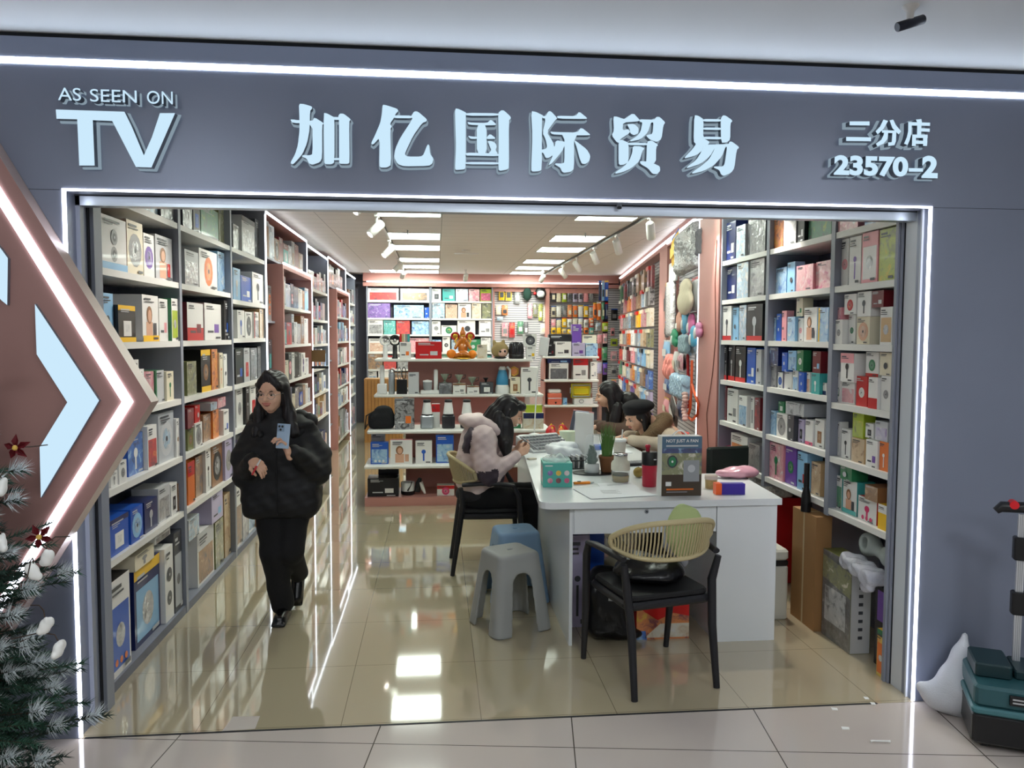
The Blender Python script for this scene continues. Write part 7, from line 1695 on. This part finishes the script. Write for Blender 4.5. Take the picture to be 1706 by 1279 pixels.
MB().rbox((-.004, -.036, -.075), (.004, .036, .075), .002, m_gpl).build('case', t2); MB().box((-.0046, -.033, -.07), (-.0042, .033, .07), mat('phone_screen_grey', (90, 96, 104), .1)).build('screen', t2)
# ---------- long-haired woman behind the desk, facing -x
t = empty('person', (1.90, 7.15, 0), 0, 'woman with long black hair and brown coat behind the desk', 'person')
m_bc = mat('brown_coat', (92, 70, 58), .8, bump=.3, bscale=40)
HW = Matrix.Translation((-.30, .0, 1.065)) @ Rz(-PI/2-.0) @ Matrix.Rotation(.22, 4, 'X')
body = head_mesh(HW, 1.0)
tb = soft([cap((-.16, 0, .98), (-.26, 0, 1.10), .05, .045), el((-.08, 0, .88), (.10, .16, .16)), el((0, 0, .64), (.11, .15, .16)), el((0, 0, .52), (.14, .17, .10)), cap((0, -.09, .5), (-.42, -.10, .48), .08, .055), cap((-.42, -.10, .48), (-.42, -.1, .08), .05, .04), cap((0, .09, .5), (-.42, .10, .48), .08, .055), cap((-.42, .10, .48), (-.42, .1, .08), .05, .04)], .012, .03)
h1 = hand((-.43, -.12, .885), (-.9, .15, .0), (0, 0, -1), curl=(.4, .5, .55, .6), thumb=.4, s=.9, side=1)
soft_obj('body', body+[tb, h1], SK, t, smooth=1)
ct = soft([el((-.08, 0, .90), (.15, .21, .16)), el((-.0, 0, .66), (.16, .19, .19)), cap((-.10, -.17, .97), (-.12, -.23, .84), .09, .085), cap((-.12, -.23, .84), (-.40, -.13, .885), .080, .05), cap((-.1, .17, .97), (-.12, .23, .82), .09, .08), cap((-.12, .23, .82), (-.38, .15, .87), .075, .05), cap((-.1, 0, 1.0), (-.16, 0, 1.04), .10, .085)], .010, .03, disp=fold((1, 0), 38, .004)); soft_obj('coat', [ct], [m_bc], t, smooth=1)
tr = soft([el((0, 0, .5), (.16, .18, .10)), cap((0, -.09, .52), (-.42, -.10, .5), .09, .08), cap((-.42, -.10, .5), (-.42, -.1, .10), .08, .07), cap((0, .09, .52), (-.42, .10, .5), .09, .08), cap((-.42, .10, .5), (-.42, .1, .10), .08, .07)], .012, .03); soft_obj('trousers', [tr], [m_trou], t)
hw = soft([el((0, .035, .14), (.092, .105, .097)), el((0, .075, .07), (.082, .08, .11)), cap((.076, .03, .12), (.09, .02, -.05), .034, .045), cap((-.076, .03, .12), (-.09, .02, -.05), .034, .045), cap((0, .09, .05), (0, .16, -.14), .09, .085), el((0, -.11, .085), (.060, .060, .078), sub=True, k=.01)], .0055, .012, disp=strands())
hf = soft([cap((-.24, -.10, 1.06), (-.27, -.13, .90), .055, .055), cap((-.24, .10, 1.06), (-.25, .13, .88), .055, .045), cap((-.12, -.07, 1.12), (.02, -.10, .98), .085, .07), cap((-.12, .07, 1.12), (.0, .1, .98), .08, .06)], .007, .02, disp=lambda X, Y, Z: .0025*np.sin(X*180)*np.cos(Y*160))
soft_obj('hair', hair_tf(HW, [hw])+[hf], [m_hair], t, smooth=1)
b = MB(); b.box((-.19, -.165, .985), (-.165, -.15, 1.03), m_chrome, M=None); b.build('hair_clip', t)
t = empty('stool_seat', (1.93, 7.15, 0), 0, 'black padded stool under the long-haired woman', 'stool'); MB().lathe([(.19, .36), (.20, .38), (.19, .415), (0, .42)], m_blk, n=24).build('seat', t); MB().cyl((0, 0, .03), (0, 0, .36), .025, m_chrome, 12).build('pole', t); MB().lathe([(.20, 0), (.20, .015), (.03, .03)], m_chrome, n=24).build('foot', t)
# ---------- woman in a beret, facing -x and down
t = empty('person', (2.04, 6.35, 0), 0, 'woman in black beret and fur-collared cream coat writing at the desk', 'person')
m_cc = mat('cream_coat', (196, 180, 160), .8, bump=.3, bscale=40); m_fur = mat('brown_fur', (128, 104, 78), .95, bump=1.0, bscale=120)
HB = Matrix.Translation((-.35, .0, .945)) @ Rz(-PI/2+.30) @ Matrix.Rotation(.36, 4, 'X')
body = head_mesh(HB, 1.0)
tb = soft([cap((-.16, 0, .92), (-.26, 0, 1.02), .05, .045), el((-.08, 0, .82), (.10, .16, .15)), el((0, 0, .62), (.11, .15, .16)), el((0, 0, .52), (.14, .17, .10)), cap((0, -.09, .5), (-.40, -.10, .48), .08, .055), cap((-.40, -.10, .48), (-.40, -.1, .08), .05, .04), cap((0, .09, .5), (-.40, .10, .48), .08, .055), cap((-.40, .10, .48), (-.40, .1, .08), .05, .04)], .012, .03)
h1 = hand((-.50, -.13, .875), (-.85, .25, -.15), (0, .1, -1), curl=(.5, .6, .7, .75), thumb=.6, s=.9, side=1)
h2 = hand((-.46, .12, .865), (-.9, -.2, -.1), (0, -.1, -1), curl=(.3, .35, .4, .45), thumb=.3, s=.9, side=-1)
soft_obj('body', body+[tb, h1, h2], SK, t, smooth=1)
ct = soft([el((-.15, 0, .83), (.14, .20, .16)), el((-.03, 0, .64), (.16, .20, .18)), cap((-.14, -.16, .88), (-.18, -.22, .82), .085, .075), cap((-.14, -.23, .82), (-.45, -.14, .872), .072, .045), cap((-.14, .16, .88), (-.18, .22, .82), .085, .075), cap((-.18, .22, .82), (-.42, .13, .872), .07, .045)], .010, .03, disp=fold((1, 0), 38, .004)); soft_obj('coat', [ct], [m_cc], t, smooth=1)
fu = soft([cap((-.34, -.10, .86), (-.25, -.13, .95), .045, .055), cap((-.25, -.13, .95), (-.15, -.04, 1.02), .055, .062), cap((-.15, -.04, 1.02), (-.20, .12, .98), .062, .05), cap((-.20, .12, .98), (-.32, .10, .88), .05, .04), cap((-.34, -.10, .86), (-.35, -.07, .83), .045, .03)], .008, .03, disp=lambda X, Y, Z: .005*np.sin(X*150)*np.sin(Y*140+Z*60)*np.sin(Z*170)); soft_obj('fur_collar', [fu], [m_fur], t, smooth=0)
tr = soft([el((0, 0, .5), (.16, .18, .10)), cap((0, -.09, .52), (-.40, -.10, .5), .09, .08), cap((-.40, -.10, .5), (-.40, -.1, .10), .08, .07), cap((0, .09, .52), (-.40, .10, .5), .09, .08), cap((-.40, .10, .5), (-.40, .1, .10), .08, .07)], .012, .03); soft_obj('trousers', [tr], [m_trou], t)
hw = soft([el((0, .035, .125), (.088, .100, .085)), cap((.074, .03, .10), (.078, .01, .0), .028, .022), cap((-.074, .03, .10), (-.078, .01, .0), .028, .022), el((0, .07, .05), (.07, .06, .07)), el((0, -.11, .07), (.062, .060, .075), sub=True, k=.01)], .0055, .012, disp=strands()); soft_obj('hair', hair_tf(HB, [hw]), [m_hair], t, smooth=1)
br_ = soft([el((0, .05, .185), (.135, .135, .058), rot=(-.25, 0, 0)), el((0, .02, .155), (.098, .108, .040), rot=(-.2, 0, 0)), cap((0, .06, .235), (0, .065, .26), .008, .006)], .007, .02); soft_obj('beret', hair_tf(HB, [br_]), [mat('black_wool', (18, 17, 22), .9, bump=.4, bscale=200)], t)
t = empty('stool_seat', (2.06, 6.35, 0), 0, 'black padded stool under the woman in the beret', 'stool'); MB().lathe([(.19, .36), (.20, .38), (.19, .415), (0, .42)], m_blk, n=24).build('seat', t); MB().cyl((0, 0, .03), (0, 0, .36), .025, m_chrome, 12).build('pole', t); MB().lathe([(.20, 0), (.20, .015), (.03, .03)], m_chrome, n=24).build('foot', t)

# ================================================================ christmas tree
m_ndl = mat('pine_needle', (36, 74, 56), .6); m_ndl2 = mat('pine_needle_dark', (22, 48, 38), .65); m_frost = mat('frosted_needle', (208, 216, 218), .55); m_twig = mat('twig', (60, 44, 34), .8)
TX, TY = -2.10, 2.95
t = empty('christmas_tree', (TX, TY, 0), 0, 'green christmas tree with frosted white tips at the left edge', 'tree')
MB().tube([(0, 0, 0), (0, 0, .9), (0, 0, 1.9)], [.03, .022, .008], m_twig, n=8).build('trunk', t)
MB().lathe([(.16, 0), (.16, .02), (.05, .05)], m_blk, n=20).build('stand', t)
rt = random.Random(12); G = [MB(), MB()]; FR = MB(); TW = MB(); tips = []
def needle(b, p, d, l, m, w=.0016):
    d = d.normalized(); a = Vector((0, 0, 1)) if abs(d.z) < .9 else Vector((1, 0, 0)); x = d.cross(a).normalized()*w; y = d.cross(x).normalized()*w
    e = p+d*l; b.add([p+x, p-x*.5+y*.87, p-x*.5-y*.87, e], [(0,1,3),(1,2,3),(2,0,3)], m)
def sprig(b, tw, p, d, L, m, nl=.05, dens=260, spread=.9, w=.0016):
    d = d.normalized(); tw.tube([p, p+d*L], [.004, .0015], m_twig, n=4); n = int(L*dens)
    for i in range(n):
        s_ = i/n; q = p+d*L*s_; u = Vector((rt.gauss(0, 1), rt.gauss(0, 1), rt.gauss(0, 1))); u = (u-d*u.dot(d)).normalized()
        needle(b, q, d*(.55+.5*s_)+u*spread, nl*rt.uniform(.7, 1.1)*(1-.25*s_), m, w)
for k in range(34):
    z = .12+1.55*(k/34); Rr = .84-.05*z-.13*z*z
    nb = 15 if k < 24 else 11
    for j in range(nb):
        a = -PI/2+rt.uniform(-1.75, 1.75) if True else 0
        if math.cos(a) < -.55: continue
        L = Rr*rt.uniform(.72, 1.06); L = min(L, (.27 if z > 1.0 else .33)/max(math.sin(a), .05)) if math.sin(a) > 0 else L; d = Vector((math.cos(a), math.sin(a), rt.uniform(-.12, .22))).normalized()
        st = Vector((0, 0, z)); mid = st+d*L*.45
        TW.tube([st, mid, st+d*L*.8], [.006, .004, .002], m_twig, n=4)
        g = G[(k+j) % 2]; mm = (m_ndl, m_ndl2)[(k+j) % 2]
        sprig(g, TW, mid, d, L*.55, mm, .052, 380, .9, .0024)
        for s_ in (-1, 1):
            sd = Vector((d.x*math.cos(.7*s_)-d.y*math.sin(.7*s_), d.x*math.sin(.7*s_)+d.y*math.cos(.7*s_), d.z+rt.uniform(-.1, .2))); sprig(g, TW, mid+d*L*rt.uniform(0, .2), sd, L*.36, mm, .048, 380, .9, .0024)
        if rt.random() < .6: sprig(FR, TW, st+d*L*.90, d+Vector((0, 0, .25)), .05, m_frost, .066, 1500, 1.0, .0015)
        tips.append(st+d*L)
TW.build('twigs', t, kind='stuff'); G[0].build('needles', t, kind='stuff'); G[1].build('dark_needles', t, kind='stuff'); FR.build('frosted_tips', t, kind='stuff')
def tp(px, py, Y): return onY(px, py, Y)
m_orn = mat('matte_white_ornament', (226, 226, 222), .6)
for i, (px, py, lab) in enumerate(((78, 930, 'white ornament right under the arrow light line'), (75, 1043, 'white ornament in the middle of the tree edge'), (97, 1082, 'lower white ornament near the light strip'), (3, 812, 'white ornament at the upper left of the tree'), (2, 905, 'white ornament at the left frame edge'), (56, 953, 'small white ornament left of the one under the arrow'))):
    p = tp(px, py, 2.62); q = empty('ornament', p, i*.7, lab, 'ornament', 'white tree ornaments')
    v = soft([el((0, 0, 0), (.018, .016, .026)), el((.014, -.005, .012), (.013, .012, .018)), el((-.012, .004, -.014), (.014, .012, .014)), el((.002, -.008, .02), (.008, .01, .014))], .004, .004); soft_obj('bauble', [v], [m_orn], q); MB().tube([(0, 0, .03), (0, .01, .05), (0, .06, .055), (0, .16, .03)], .002, m_twig, n=5).build('hook', q)
for i, (px, py, lab) in enumerate(((28, 745, 'upper dark red poinsettia on the tree'), (66, 893, 'lower dark red poinsettia on the tree'))):
    p = tp(px, py, 2.66); q = empty('poinsettia', p, .3*i, lab, 'flower', 'red tree flowers'); b = MB(); mr = mat('poinsettia_red', (118, 22, 34), .6)
    for r_, n_, zz in ((.044, 5, 0), (.030, 5, -.006)):
        for j in range(n_):
            a = 2*PI*j/n_+.4*i+r_*9; c_ = Vector((math.cos(a), 0, math.sin(a))); s_ = Vector((-math.sin(a), 0, math.cos(a)))
            b.add([Vector((0, zz, 0)), c_*r_*.5+s_*r_*.26+Vector((0, zz-.008, 0)), c_*r_+Vector((0, zz+.006, 0)), c_*r_*.5-s_*r_*.26+Vector((0, zz-.008, 0)), c_*r_*.5+Vector((0, zz-.0, 0))], [(0,1,4),(1,2,4),(2,3,4),(3,0,4),(4,1,0),(4,2,1),(4,3,2),(4,0,3)], mr)
    b.build('petals', q); MB().ell((0, -.012, 0), (.009, .006, .009), mat('flower_gold', (206, 170, 80), .4), nu=10, nv=6).build('centre', q); MB().tube([(0, 0, 0), (0, .08, -.01), (0, .2, -.02)], .002, m_twig, n=5).build('stem', q)
